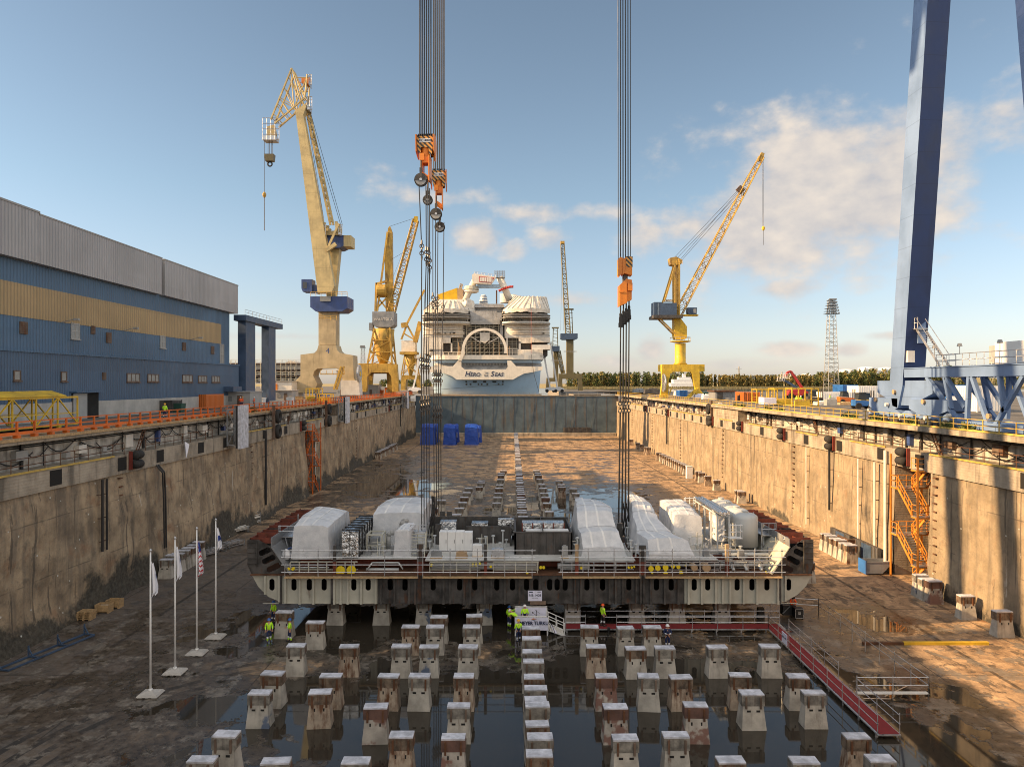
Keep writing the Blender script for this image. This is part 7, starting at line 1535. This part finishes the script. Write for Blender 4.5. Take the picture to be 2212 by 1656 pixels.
# wrapped tops
def tent(x0, x1, y0, y1, seams, top0, top1, m):
    b = B(); n = 24; vs = []
    for i in range(n+1):
        a = math.pi*(1-i/n); 
        X = sx_((x0+x1)/2)+SK*(x1-x0)/2*math.cos(a); Yv = SY+10-9*math.sin(a)
        Xt = sx_(top0+(top1-top0)*i/n); w1, w2 = noise.noise(V((i*1.7,1,x0))), noise.noise(V((i*.9,5,x0))); vs += [(X,Yv,sz_(y1)+.7*w1), (X*.97+.03*Xt,Yv-.2+.4*w2,sz_(y1-38)+.5*w2), (Xt+.4*w1,SY+11-3*math.sin(a),sz_(y0)+.45*w2), (Xt,SY+50,sz_(y0))]
    b.add(vs, [(i*4+j,(i+1)*4+j,(i+1)*4+j+1,i*4+j+1) for i in range(n) for j in range(3)]); sp(b, 'wrapped_roof', M[m])
    b = B()
    for i in range(1, n, 2): b.tube(V(vs[i*4+1])+V((0,-.12,.1)), V(vs[i*4+2])+V((0,-.12,.12)), .11, 4)
    sp(b, 'roof_seam', M['steel_grey'])
tent(850,1318,410,580,1,965,1290,'tent'); tent(80,550,455,585,1,150,515,'tent')
sp(B().box(sx_(560),SY+10,sz_(560),sx_(870),SY+50,sz_(490)).prism([(sx_(570),sz_(520)),(sx_(580),sz_(485)),(sx_(860),sz_(485)),(sx_(875),sz_(520))],SY+8,SY+10), 'mid_roof', M['tent_grey'])
b = B(); vs = []
for i in range(13):
    for j in range(9): vs.append((sx_(430+150*i/12)+.6*noise.noise(V((i*.7,j*.7,1))), SY+6+1.2*noise.noise(V((i*.6,j*.8,4)))+2*abs(i-6)/6, sz_(560-130*j/8*(1-.3*abs(i-7)/6))))
sp(b.add(vs, [(i*9+j,(i+1)*9+j,(i+1)*9+j+1,i*9+j+1) for i in range(12) for j in range(8)]), 'draped_sheet', M['offwhite'], True)
sp(B().prism([(sx_(208),sz_(375)),(sx_(400),sz_(308)),(sx_(405),sz_(425)),(sx_(208),sz_(420))],SY+15,SY+28), 'yellow_tent', M['tent_yellow'])
sp(B().prism([(sx_(402),sz_(308)),(sx_(462),sz_(325)),(sx_(462),sz_(428)),(sx_(405),sz_(430))],SY+15,SY+28), 'tent_end', M['tan_cap']); sp(B().box(sx_(200),SY+14,sz_(480),sx_(470),SY+30,sz_(424)), 'tent_base', M['offwhite'])
sp(B().lattice((sx_(400),SY+32,sz_(310)),(sx_(416),SY+32,sz_(218)),1.1,1.1,6,.12), 'deck_crane', M['crane_yellow'])
# big frame with the screen
sp(B().tube((sx_(470),SY+16,sz_(440)),(sx_(585),SY+16,sz_(215)),1.5,12,1.4), 'frame_leg', M['cream'], True); sp(B().tube((sx_(925),SY+16,sz_(430)),(sx_(825),SY+16,sz_(200)),1.55,14), 'frame_leg', M['cream'], True)
sp(B().box(sx_(600),SY+16,sz_(305),sx_(830),SY+18,sz_(270)), 'frame_beam', M['ship_blue'])
sp(B().prism([(sx_(552),sz_(190)),(sx_(572),sz_(175)),(sx_(788),sz_(210)),(sx_(740),sz_(280)),(sx_(575),sz_(272)),(sx_(555),sz_(250))],SY+12,SY+15), 'screen_box', M['cream'])
sp(B().prism([(sx_(622),sz_(203)),(sx_(773),sz_(218)),(sx_(742),sz_(270)),(sx_(624),sz_(260))],SY+11.9,SY+11.98), 'screen_border', M['red'])
b = B()
for i in range(6): x = 629+i*23; sp(B().box(sx_(x),SY+11.8,sz_(255+i*1.4),sx_(x+(19 if i < 5 else 10)),SY+11.88,sz_(211+i*1.6)), 'screen_poster', M['offwhite'])
b = B()
for y in (140,160,180,205): b.bar((sx_(775),SY+14,sz_(y)),(sx_(875),SY+14,sz_(y)),.16).bar((sx_(775),SY+18,sz_(y)),(sx_(875),SY+18,sz_(y)),.16)
for x in (775,800,825,850,875): b.bar((sx_(x),SY+14,sz_(205)),(sx_(x),SY+14,sz_(140)),.16).bar((sx_(x),SY+18,sz_(205)),(sx_(x),SY+18,sz_(140)),.16)
b.box(sx_(775),SY+14,sz_(207),sx_(875),SY+18,sz_(203)); sp(b, 'scaffold_cage', M['steel_grey'])
sp(B().rail([(sx_(575),SY+13,sz_(176)),(sx_(780),SY+13,sz_(205))],1.,1.5,.06), 'box_railing', M['galv'])
b = B(); pr = None
for i in range(9): a = i/8; q = V((sx_(815+145*a),SY+13,sz_(345-42*math.sin(a*1.7)))); b.tube(pr,q,.55,8) if pr else 0; pr = q
sp(b, 'red_slide_tube', M['red'], True)
sp(B().lathe((sx_(540),SY+16,sz_(345)),[(2.5,-.5),(3.4,0),(3.3,.5),(2,.7)],18), 'leg_collar', M['cream']); sp(B().lathe((sx_(540),SY+16,sz_(330)),[(2.6,0),(3.5,.2),(2.9,1.8)],14), 'collar_scaffold', M['hull_pale'])
sp(B().lathe((sx_(650),SY+30,sz_(470)),[(2.1,0),(1.9,3),(1.6,5),(1.0,6)],20), 'striped_dome', M['dome'], True); sp(B().lathe((sx_(990),SY+22,sz_(430)),[(3,0),(3,2.2),(2.6,2.6)],20), 'funnel_drum', M['offwhite']); sp(B().lathe((sx_(880),SY+26,sz_(430)),[(2.6,0),(2.6,4)],16), 'funnel_drum', M['offwhite']); sp(B().lathe((sx_(960),SY+30,sz_(400)),[(2.2,0),(2.1,2.6),(1,3)],16), 'funnel_drum', M['offwhite']); sp(B().box(sx_(788),SY+12,sz_(500),sx_(801),SY+12.6,sz_(340)), 'brown_pole', M['rust_steel'])
sp(B().tube((sx_(1126),SY-2.9,sz_(980)),(sx_(1127),SY-1.2,sz_(560)),.06,4), 'red_hose', M['red']); sp(B().path([(sx_(1127),SY-2.2,sz_(985)),(sx_(1150),SY-2,sz_(1160)),(sx_(1200),SY-1.5,sz_(1340))],.08,4), 'mooring_rope', M['black'])
sp(B().path([(sx_(860),SY-1.5,sz_(1268)),(sx_(500),SY-8,sz_(1295)),(sx_(200),SY-14,sz_(1320))],.06,4), 'mooring_line', M['wire'])
b = B()
for i in range(26): x = random.choice((random.uniform(90,500), random.uniform(870,1300))); y = random.choice((582,585,650,655,772,775,940)); sp(B().box(sx_(x),SY+1.5,sz_(y+9),sx_(x+random.uniform(6,40)),SY+3,sz_(y)), 'open_bay', M['slot'])
# ---------------- things on the quays
def on(x, y, Y): p = at(x, y, Y); return p
def container(x0, y0, x1, y1, Y, m, label, L=6, grp='shipping containers on the quays', z=QZ):
    a, c = at(x0,y0,Y), at(x1,y1,Y); X0, X1, z1 = a.x, c.x, a.z; t = T('container', label, 'container', ((X0+X1)/2,Y,z), grp)
    B().box(X0,Y,z+.05,X1,Y+L,z1).build('body', M[m], t)
    b = B(); n = max(4, int((X1-X0)/.45))
    for i in range(n): x = X0+.1+(X1-X0-.2)*(i+.5)/n; b.box(x-.07,Y-.06,z+.2,x+.07,Y-.002,z1-.2)
    n = int(L/.5); sx = X1 if X0+X1 < 0 else X0; s = 1 if X0+X1 < 0 else -1
    for i in range(n): y = Y+.1+(L-.2)*(i+.5)/n; b.box(min(sx+s*.002,sx+s*.06),y-.08,z+.2,max(sx+s*.002,sx+s*.06),y+.08,z1-.2)
    b.build('corrugation', M[m], t)
    b = B()
    for x in (X0-.04, X1-.1):
        for y in (Y-.04, Y+L-.1): b.box(x,y,z,x+.14,y+.14,z1+.05)
    b.build('corner_post', M[m], t); return t
def cabin(x0, y0, x1, y1, Y, m, label, L=5, cat='cabin', roof='grey_paint'):
    a, c = at(x0,y0,Y), at(x1,y1,Y); X0, X1, z1 = a.x, c.x, a.z; t = T('site_cabin', label, cat, ((X0+X1)/2,Y,QZ))
    B().box(X0,Y,QZ,X1,Y+L,z1).build('wall', M[m], t); B().box(X0-.2,Y-.3,z1,X1+.2,Y+L+.2,z1+.16).build('roof', M[roof], t)
    w = X1-X0; B().box(X0+w*.55,Y-.05,QZ+.1,X0+w*.55+min(.9,w*.2),Y-.002,QZ+2.05).build('door', M['brown_steel'], t); B().box(X0+w*.15,Y-.06,QZ+1.,X0+w*.38,Y-.002,QZ+1.9).build('window', M['pane'], t); return t
container(326,864,373,887,103,'dark_steel','dark skip container against the hall plinth',3)
container(415,851,446,880,116,'container_orange_c','bright orange container beside the orange railing',7)
container(545,847,569,870,150,'container_red','red container by the dark blue portal columns',6)
cabin(479,846,541,876,128,'grey_paint','long grey cabin with open end beside the orange container',6)
tag(B().box(*at(470,845,126)[:],*(at(505,834,126)+V((0,4,0)))[:]).build('roof_unit', M['crane_blue']), 'dark blue unit standing on the grey cabin roof', 'roof unit')
cabin(594,843,631,867,160,'grey_paint','small weathered grey hut on the near quay edge',5); cabin(577,823,631,849,195,'cream','cream low building with orange doors behind the grey hut',12,'building')
tag(B().box(*at(592,828,194.7)[:],*(at(600,848,194.7)+V((0,.2,0)))[:]).build('orange_door', M['rope_orange']), 'orange door leaf standing at the cream building', 'door'); cabin(776,831,818,853,250,'grey_paint','grey site cabin between the two tall crane portals',6); cabin(832,836,852,852,262,'container_orange','orange brown cabin near the far shaded quay end',5)
t = T('yellow_tank', 'yellow gas tank standing beside the red container', 'tank', at(571,871,151)); c = at(571,871,151); c.z = QZ; B().lathe(c,[(.7,0),(.75,1.3),(.5,1.7),(.1,1.8)],12).build('body', M['yellow'], t, True)
for i, (x, y, Y, w, h_, m, lb) in enumerate(((628,868,140,1.2,1.4,'white','white drum by the orange railing'),(648,862,160,1.5,1.2,'wood','wooden box by the near quay huts'),(600,870,138,2.2,.8,'offwhite','pale wrapped goods behind the orange railing'),(560,872,146,2.4,1.2,'white','white sacks in front of the red container'),(700,858,176,2.5,1.3,'container_blue','blue crate beneath the tallest crane'),(690,864,165,1.4,1.8,'blue','blue hut column by the tallest crane'),(820,852,255,3,1.8,'container_orange','orange bin next to the ochre crane leg'),(870,850,270,3,1.5,'offwhite','white bin at the far end of the shaded quay'),(420,884,118,1.8,1.3,'steel_grey','grey bin by the hall plinth steps'),(386,888,104,1.6,1.2,'container_green','green bin at the dark skip'))):
    c = at(x,y,Y); c.z = QZ; tag(B().frus(c,w*.9,w*.8,w,w*.9,h_).box(c.x-w*.52,c.y-w*.47,QZ+h_,c.x+w*.52,c.y+w*.47,QZ+h_+.1).build('goods_bin', M[m]), lb, 'bin', 'goods on the shaded quay')
# yellow gangways
t = T('gangway', 'yellow trussed gangway with a peaked canopy behind the orange railing', 'gangway', (-43,60,QZ)); b = B()
for x in (-44.6,-42.2):
    for z in (QZ+.35, QZ+2.9): b.box(x-.09,48,z-.09,x+.09,69,z+.09)
    for i in range(8): y = 48+i*3; b.box(x-.06,y-.06,QZ+.44,x+.06,y+.06,QZ+2.8); 
    for i in range(7): y = 48+i*3; b.bar((x,y+.1,QZ+.45 if i % 2 else QZ+2.8),(x,y+2.9,QZ+2.8 if i % 2 else QZ+.45),.10)
    b.box(x-.04,48,QZ+1.35,x+.04,69,QZ+1.43)
for i in range(8): y = 48+i*3; b.box(-44.5,y-.06,QZ+.3,-42.3,y+.06,QZ+.42).box(-44.5,y-.06,QZ+2.85,-42.3,y+.06,QZ+2.95)
b.build('truss', M['yellow'], t); B().box(-44.5,48,QZ+.43,-42.3,69,QZ+.47).build('walkway_floor', M['galv'], t); B().prism([(-44.9,QZ+3.0),(-43.4,QZ+3.45),(-42.0,QZ+3.0),(-42.0,QZ+3.07),(-43.4,QZ+3.52),(-44.9,QZ+3.07)],48,67).build('canopy', M['yellow'], t)
for i in range(3): y = 50+i*8; B().box(-44.7,y,QZ,-44.4,y+.4,QZ+.25).box(-42.4,y,QZ,-42.1,y+.4,QZ+.25).build('foot', M['yellow'], t)
def yframe(x0, x1, y0, y1, Y, L, lb, boxes=1):
    a, c = at(x0,y0,Y), at(x1,y1,Y); X0, X1, zt = a.x, c.x, a.z; t = T('gangway', lb, 'gangway', ((X0+X1)/2,Y,QZ), 'yellow gangway frames'); b = B()
    n = max(2, int((X1-X0)/3))
    for yy in (Y, Y+L):
        for i in range(n+1): x = X0+(X1-X0)*i/n; b.box(x-.09,yy-.09,QZ,x+.09,yy+.09,zt-.1)
        b.box(X0-.1,yy-.1,zt-.1,X1+.1,yy+.1,zt+.1).box(X0,yy-.05,QZ+1.2,X1,yy+.05,QZ+1.3).box(X0,yy-.05,QZ+.65,X1,yy+.05,QZ+.72)
    for i in range(n+1): x = X0+(X1-X0)*i/n; b.box(x-.08,Y+.11,zt-.08,x+.08,Y+L-.11,zt+.08)
    b.build('frame', M['yellow'], t); B().box(X0,Y+.1,QZ+.15,X1,Y+L-.1,QZ+.3).box(X0+.3,Y-.5,QZ+.1,X0+3.,Y-.12,QZ+1.1).build('walkway_floor', M['yellow'], t)
yframe(1636,1680,840,868,150,3,'yellow gangway frame nearest the orange container'); yframe(1674,1712,838,872,136,3,'yellow gangway frame with a solid side box, middle one'); yframe(1712,1769,838,876,128,3,'wide yellow gangway frame with workers inside')
yframe(662,690,838,868,166,3,'yellow gangway frame under the tallest crane'); yframe(686,716,850,872,160,2,'low yellow gangway frame ahead of the tallest crane')
tag(B().box(47.2,133,QZ+.3,49.5,136,QZ+1.5).box(47.2,133,QZ+1.5,47.4,136,QZ+1.6).build('pink_pallet', M['banner']), 'pale lilac pallet load inside the yellow frames', 'pallet load')
container(1608,846,1642,866,162,'container_orange_c','orange container beyond the yellow gangway frames',6); container(1470,842,1486,858,225,'container_blue','blue container under the bright yellow crane',5); container(1522,846,1546,858,230,'container_green','dark green container past the bright yellow crane',6)
t = T('shed', 'grey corrugated shed with rusty brown roof on the sunlit quay', 'shed', at(1567,863,178)); a, c = at(1546,845,178), at(1588,863,178)
B().box(a.x,178,QZ,c.x,184,a.z).build('wall', M['shed'], t); B().box(a.x-.3,177.6,a.z,c.x+.3,184.4,a.z+.35).build('roof', M['rust_steel'], t); B().box(a.x+.6,177.94,QZ,a.x+2,177.99,QZ+2.1).build('door', M['dark_steel'], t)
container(1822,830,1854,846,190,'container_blue','bright blue container below the wooded hill',6); container(1779,846,1848,860,165,'white','long white container hut below the floodlight mast',6); container(1856,832,1900,850,175,'white','white container beside the bright blue one',6); container(2052,830,2110,862,110,'container_blue','blue container seen through the gantry braces',6); container(2112,832,2160,860,104,'white','white container seen through the gantry braces',5)
for i, (x, y, Y, w, h_, m, lb) in enumerate(((1500,857,215,2.5,1.2,'white','white wrapped goods near the yellow crane bogies'),(1512,858,205,3,1.0,'banner','pale lilac wrapped goods near the yellow crane'),(1530,860,190,3,1.1,'white','white big bags ahead of the grey shed'),(1470,853,250,4,1.5,'offwhite','pale bricks stack left of the yellow crane leg'),(1408,848,300,6,1.8,'dark_steel','dark machine on the far sunlit quay'),(1380,846,330,5,1.6,'steel_grey','grey machine on the far sunlit quay'),(1600,864,165,1.2,1.4,'black','black drum beside the orange container'),(1778,872,138,3,.7,'white','white slabs beside the yellow frames'),(1795,872,136,2,1.2,'grey_paint','grey block stack past the yellow frames'),(1825,872,140,2.5,.5,'wood','dark timber pile on the sunlit quay'),(1555,874,140,1.0,.3,'offwhite','white pipe length beside the yellow railing'),(2060,885,95,3,2,'white','white box behind the gantry bogies'))):
    c = at(x,y,Y); c.z = QZ; tag(B().frus(c,w,w*.7,w*.94,w*.66,h_).frus((c.x+w*.1,c.y,QZ+h_),w*.6,w*.4,w*.55,w*.35,h_*.25).build('goods_stack', M[m]), lb, 'goods', 'goods on the sunlit quay')
# boom lifts, telehandlers, vehicles
def boom(x, y, Y, pts, m, lb, body):
    c = at(x,y,Y); c.z = QZ; t = T('boom_lift', lb, 'boom lift', c, 'boom lifts')
    B().prism([(c.x-3,QZ+.9),(c.x+2.6,QZ+.9),(c.x+3,QZ+1.8),(c.x+1,QZ+2.6),(c.x-2.4,QZ+2.3)],c.y-1.2,c.y+1.2).build('chassis', M[body], t)
    for dx in (-2,2):
        for dy in (-1.2,1.2): B().lathe((c.x+dx,c.y+dy,QZ+.75),[(.75,-.3),(.78,0),(.75,.3)],14,'y').build('wheel', M['rubber'], t)
    b = B()
    for p, q in zip(pts, pts[1:]): b.bar(at(*p,Y),at(*q,Y),.75,.6)
    b.build('boom', M[m], t); p = at(*pts[-1],Y); B().box(p.x-1.4,Y-.5,p.z-.6,p.x+.6,Y+.5,p.z-.45).rail([(p.x-1.4,Y-.5,p.z-.45),(p.x+.6,Y-.5,p.z-.45),(p.x+.6,Y+.5,p.z-.45)],1.1,.6,.06).build('basket', M['offwhite'], t)
boom(1722,856,200,[(1738,843),(1709,801),(1703,803),(1697,812)],'red','red boom lift with folded elbow raised over the yellow frames','red')
boom(1738,856,206,[(1738,846),(1712,830),(1690,817)],'crane_blue','dark blue boom lift reaching low beside the red one','crane_blue')
boom(898,846,292,[(893,838),(900,812),(905,770)],'white','white boom lift at the stern of the ship on the shaded side','white')
boom(1192,842,330,[(1190,838),(1182,800),(1177,770)],'white','white boom lift at the ship side near the small olive crane','white'); boom(1206,842,335,[(1205,838),(1198,790),(1190,740)],'white','taller white boom lift between ship and olive cranes','white')
def truck(x, y, Y, m, lb, mast=1):
    c = at(x,y,Y); c.z = QZ; t = T('forklift', lb, 'forklift', c, 'forklifts on the sunlit quay')
    B().prism([(c.x-1.6,QZ+.5),(c.x+1.4,QZ+.5),(c.x+1.4,QZ+1.2),(c.x+.3,QZ+1.35),(c.x-1.6,QZ+1.5)],c.y-.8,c.y+.8).build('body', M[m], t); B().prism([(c.x-1.1,QZ+1.52),(c.x+.3,QZ+1.4),(c.x+.1,QZ+2.5),(c.x-.9,QZ+2.55)],c.y-.65,c.y+.65).build('cab', M['glass'], t); B().box(c.x-1.1,c.y-.75,QZ+2.56,c.x+.2,c.y+.75,QZ+2.66).build('cab_roof', M['black'], t)
    for dx in (-1.1,1.0):
        for dy in (-.8,.8): B().lathe((c.x+dx,c.y+dy,QZ+.5),[(.5,-.2),(.52,0),(.5,.2)],12,'y').build('wheel', M['rubber'], t)
    if mast: B().box(c.x+1.5,c.y-.5,QZ+.1,c.x+1.65,c.y-.35,QZ+3).box(c.x+1.5,c.y+.35,QZ+.1,c.x+1.65,c.y+.5,QZ+3).box(c.x+1.66,c.y-.4,QZ+.1,c.x+2.9,c.y-.25,QZ+.2).box(c.x+1.66,c.y+.25,QZ+.1,c.x+2.9,c.y+.4,QZ+.2).build('mast', M['dark_steel'], t)
truck(1760,868,150,'dark_steel','dark forklift at the edge of the yellow frames'); truck(1829,871,145,'container_orange','orange forklift near the long white hut'); truck(1865,884,118,'container_blue','blue forklift beside the gantry bogies'); truck(1875,878,124,'yellow','yellow loader behind the gantry bogies',0)
for i, (x, y, Y, jk, lb) in enumerate(((357,902,86,'hivis','worker in yellow hi-vis behind the orange railing before the hall'),(499,872,127,'hivis_orange','worker in orange vest by the grey cabin, nearest the container'),(507,872,128,'hivis_orange','worker in orange vest by the grey cabin, middle of the three'),(550,872,127,'hivis_orange','worker in orange vest near the red container'),(1722,872,140,'hivis','worker in yellow between the yellow gangway frames'),(1731,872,140,'hivis','second worker in yellow inside the wide yellow frame'),(1794,864,158,'hivis','worker in yellow in front of the long white hut'),(1440,856,232,'hivis','worker in yellow at the yellow crane leg'))):
    c = at(x,y,Y); Xp = c.x if x > 600 else max(c.x, -48.5); person(Xp,Y,QZ,R(40*i),lb,jacket=jk,helmet='helmet_white' if i % 2 else 'helmet_yellow',la=((-.3,.05,1.15),(-.15,.25,1.1)),step=.05)
# scaffolded block behind the portal
t = T('scaffolded_block', 'grey half built ship block wrapped in scaffolding behind the portal columns', 'ship block', at(574,830,300)); u = lambda x, y: at(x,y,300)
for y0, y1 in ((784,797),(801,809),(813,824)): B().box(u(498,y1).x,300,u(498,y1).z,u(652,y0).x,320,u(498,y0).z).build('storey', M['grey_paint'], t)
b = B()
for y in (784,799,811,825): b.box(u(494,y).x,298,u(494,y).z-.2,u(656,y).x,322,u(494,y).z+.2)
b.build('deck_slab', M['brown_steel'], t); b = B()
for y in (784,799,811,825): b.rail([u(494,y)+V((0,-3,0)),u(656,y)+V((0,-3,0))],1.6,2.6,.09,1)
for i in range(16): x = 494+i*10.8; b.tube(u(x,838)+V((0,-3,0)),u(x,778)+V((0,-3,0)),.1,4)
b.build('scaffold', M['hull_pale'], t); b = B()
for i in range(9): x = 504+i*16; 
for i in range(9):
    x = 504+i*16; b.box(u(x,807).x,299.8,u(x,808).z,u(x+6,802).x,299.95,u(x,802).z).box(u(x,807).x,299.8,u(x,823).z,u(x+6,802).x,299.95,u(x,814).z)
b.build('opening', M['slot'], t); B().prism([(u(610,784).x,u(610,784).z),(u(625,777).x,u(625,777).z),(u(642,784).x,u(642,784).z)],302,312).build('canopy', M['tent'], t)
cabin(728,800,742,852,240,'grey_paint','plain grey block behind the tallest crane portal',20,'building'); cabin(835,828,862,846,420,'offwhite','low pale shed roof far behind the ochre crane',20,'building')
# storage tanks on the hill
for i, (x0, x1, y0, y1) in enumerate(((1813,1845,798,812),(1856,1890,793,808),(1900,1930,794,808),(1731,1757,808,822),(1704,1730,811,824),(1762,1786,809,823),(1588,1596,812,820))):
    Y = 1150.; a, c = at(x0,y1,Y), at(x1,y0,Y); r = (c.x-a.x)/2; t = T('storage_tank', 'white oil storage tank on the wooded hill, %s' % ('just past the light mast','largest one with a low dome','half hidden by the gantry leg','middle of the low three','lowest one beside the red boom','between the low pair and the light mast','tiny one far out over the trees')[i], 'storage tank', (a.x+r,Y,a.z-4), 'white storage tanks'); B().lathe((a.x+r,Y,a.z-4),[(r,0),(r,c.z-a.z+4),(r*.6,c.z-a.z+5.2),(.3,c.z-a.z+5.6)],28).build('shell', M['white'], t, True); B().box(a.x+r*.3,Y-r-1,a.z-4,a.x+r*.3+1,Y-r*.9,c.z).build('stair', M['steel_grey'], t)
for i, (x, y0) in enumerate(((1466,800),(1597,790),(1690,802))):
    c = at(x,y0,1400); t = T('power_pylon', 'distant power pylon over the treeline, %s' % ('behind the yellow crane portal','right of the yellow crane','by the red boom')[i].replace('right of','just past'), 'pylon', (c.x,1400,20), 'distant pylons'); B().lattice((c.x,1400,15),(c.x,1400,c.z),5,1.2,8,.35,.2).box(c.x-6,1399.5,c.z-5,c.x+6,1400.5,c.z-4.5).build('tower', M['steel_grey'], t)
t = T('passenger_ferry', 'white passenger ferry far off under the yellow crane arch', 'ferry', at(1470,838,980)); u = lambda x, y: at(x,y,980)
B().prism([(u(1452,838).x,14),(u(1500,838).x,14),(u(1503,826).x,u(0,826).z),(u(1450,826).x,u(0,826).z)],980,995).build('hull', M['white'], t); B().box(u(1456,0).x,981,u(0,826).z,u(1498,0).x,994,u(0,818).z).box(u(1468,0).x,982,u(0,818).z,u(1494,0).x,993,u(0,813).z).box(u(1478,0).x,984,u(0,813).z,u(1484,0).x,990,u(0,806).z).build('superstructure', M['white'], t)
# ---------------- woods, reeds, weeds
def wood(name, spots, mats, label):
    b = B(); rnd = random.Random(5)
    for (x, y, z, h_, w, mi) in spots:
        b.mat(3).tube((x,y,z),(x,y,z+h_*.6),.35,4,.15)
        n = int(40+w*8); tone = mi
        for k in range(n):
            v = rnd.random(); a = rnd.uniform(0, 6.28); rr = w*(.35+.65*math.sin(math.pi*min(1,.15+v*.85)))*rnd.uniform(.3,1)*.6
            c = V((x+rr*math.cos(a), y+rr*math.sin(a), z+h_*(.12+.88*v)-rr*.25)); s = rnd.uniform(.5,1.25)
            d1 = V((rnd.gauss(0,1),rnd.gauss(0,1),rnd.gauss(0,1))).normalized(); d2 = d1.cross(V((rnd.gauss(0,1),rnd.gauss(0,1),rnd.gauss(0,1)))).normalized()
            b.mat(tone if rnd.random() < .75 else (tone+1) % 3).add([c-d1*s-d2*s*.6,c+d1*s-d2*s*.5,c+d1*s*.8+d2*s*.7,c-d1*s*.7+d2*s*.8],[(0,1,2,3)])
    o = b.build(name, mats); return tag(o, label, None, None, 'stuff')
LM = [M['leaf'], M['leaf_autumn'], M['leaf_dark'], M['trunk']]
sp_ = []
for i in range(760):
    x = random.uniform(80,640); y = random.uniform(1008,1045); px_ = 1107+x*F/y
    autumn = px_ > 1520 and px_ < 1760; sp_.append((x, y, 13.4, random.uniform(17,24) if not autumn else random.uniform(17,20), random.uniform(4,7) if not autumn else random.uniform(2.6,4), 1 if autumn or random.random() < .2 else (0 if random.random() < .6 else 2)))
for i in range(60): sp_.append((random.uniform(-230,-120), random.uniform(1200,1260), 13.4, random.uniform(9,15), random.uniform(5,8), random.choice((0,2))))
for i in range(40): sp_.append((random.uniform(470,760), random.uniform(1008,1080), 13.4, random.uniform(14,20), 6, 0))
wood('far_wood', sp_, LM, 'mixed autumn wood along the far shore')
sp_ = []
for i in range(120): x = random.uniform(455,700); y = random.uniform(1050,1120); sp_.append((x,y,16+max(0,min(12,(x-440)*.07)),random.uniform(14,20),random.uniform(6,9),random.choice((0,0,1,2))))
wood('hill_wood', sp_, LM, 'dense wood on the hill under the storage tanks')
b = B()
for i in range(5000):
    x = random.uniform(70,820); y = random.uniform(968,1000); hh = random.uniform(1.6,3.2); w = random.uniform(.5,1.6); b.add([(x-w,y,13.2),(x+w,y,13.2),(x+w*.5+random.uniform(-.5,.5),y+.3,13.2+hh),(x-w*.6,y-.2,13.2+hh*.9)],[(0,1,2,3)])
tag(b.build('reed_bed', M['reed']), 'tan reed bed along the far shore', None, None, 'stuff')
for k, (X, lst) in enumerate(((XR+.4,(125,128,112,107,86,84,79,72,66,63)),(XL-1,(100,104)))):
    for i, y in enumerate(lst):
        b = B(); rnd = random.Random(i+k*50)
        for q in range(70): a = rnd.uniform(0,6.28); rr = rnd.uniform(0,.6); h_ = rnd.uniform(.2,.8); p = V((X+rr*math.cos(a)*.8,y+rr*math.sin(a)*1.6,QZ+.02)); d = V((rnd.uniform(-.3,.3),rnd.uniform(-.3,.3),h_)); s = V((rnd.uniform(-.1,.1),rnd.uniform(-.1,.1),0)); b.add([p-s,p+s,p+d+s*.4,p+d-s*.4],[(0,1,2,3)])
        tag(b.build('weed_clump', M['leaf']), 'green weeds growing by the quay railing', 'weeds', 'weeds along the quay edge')
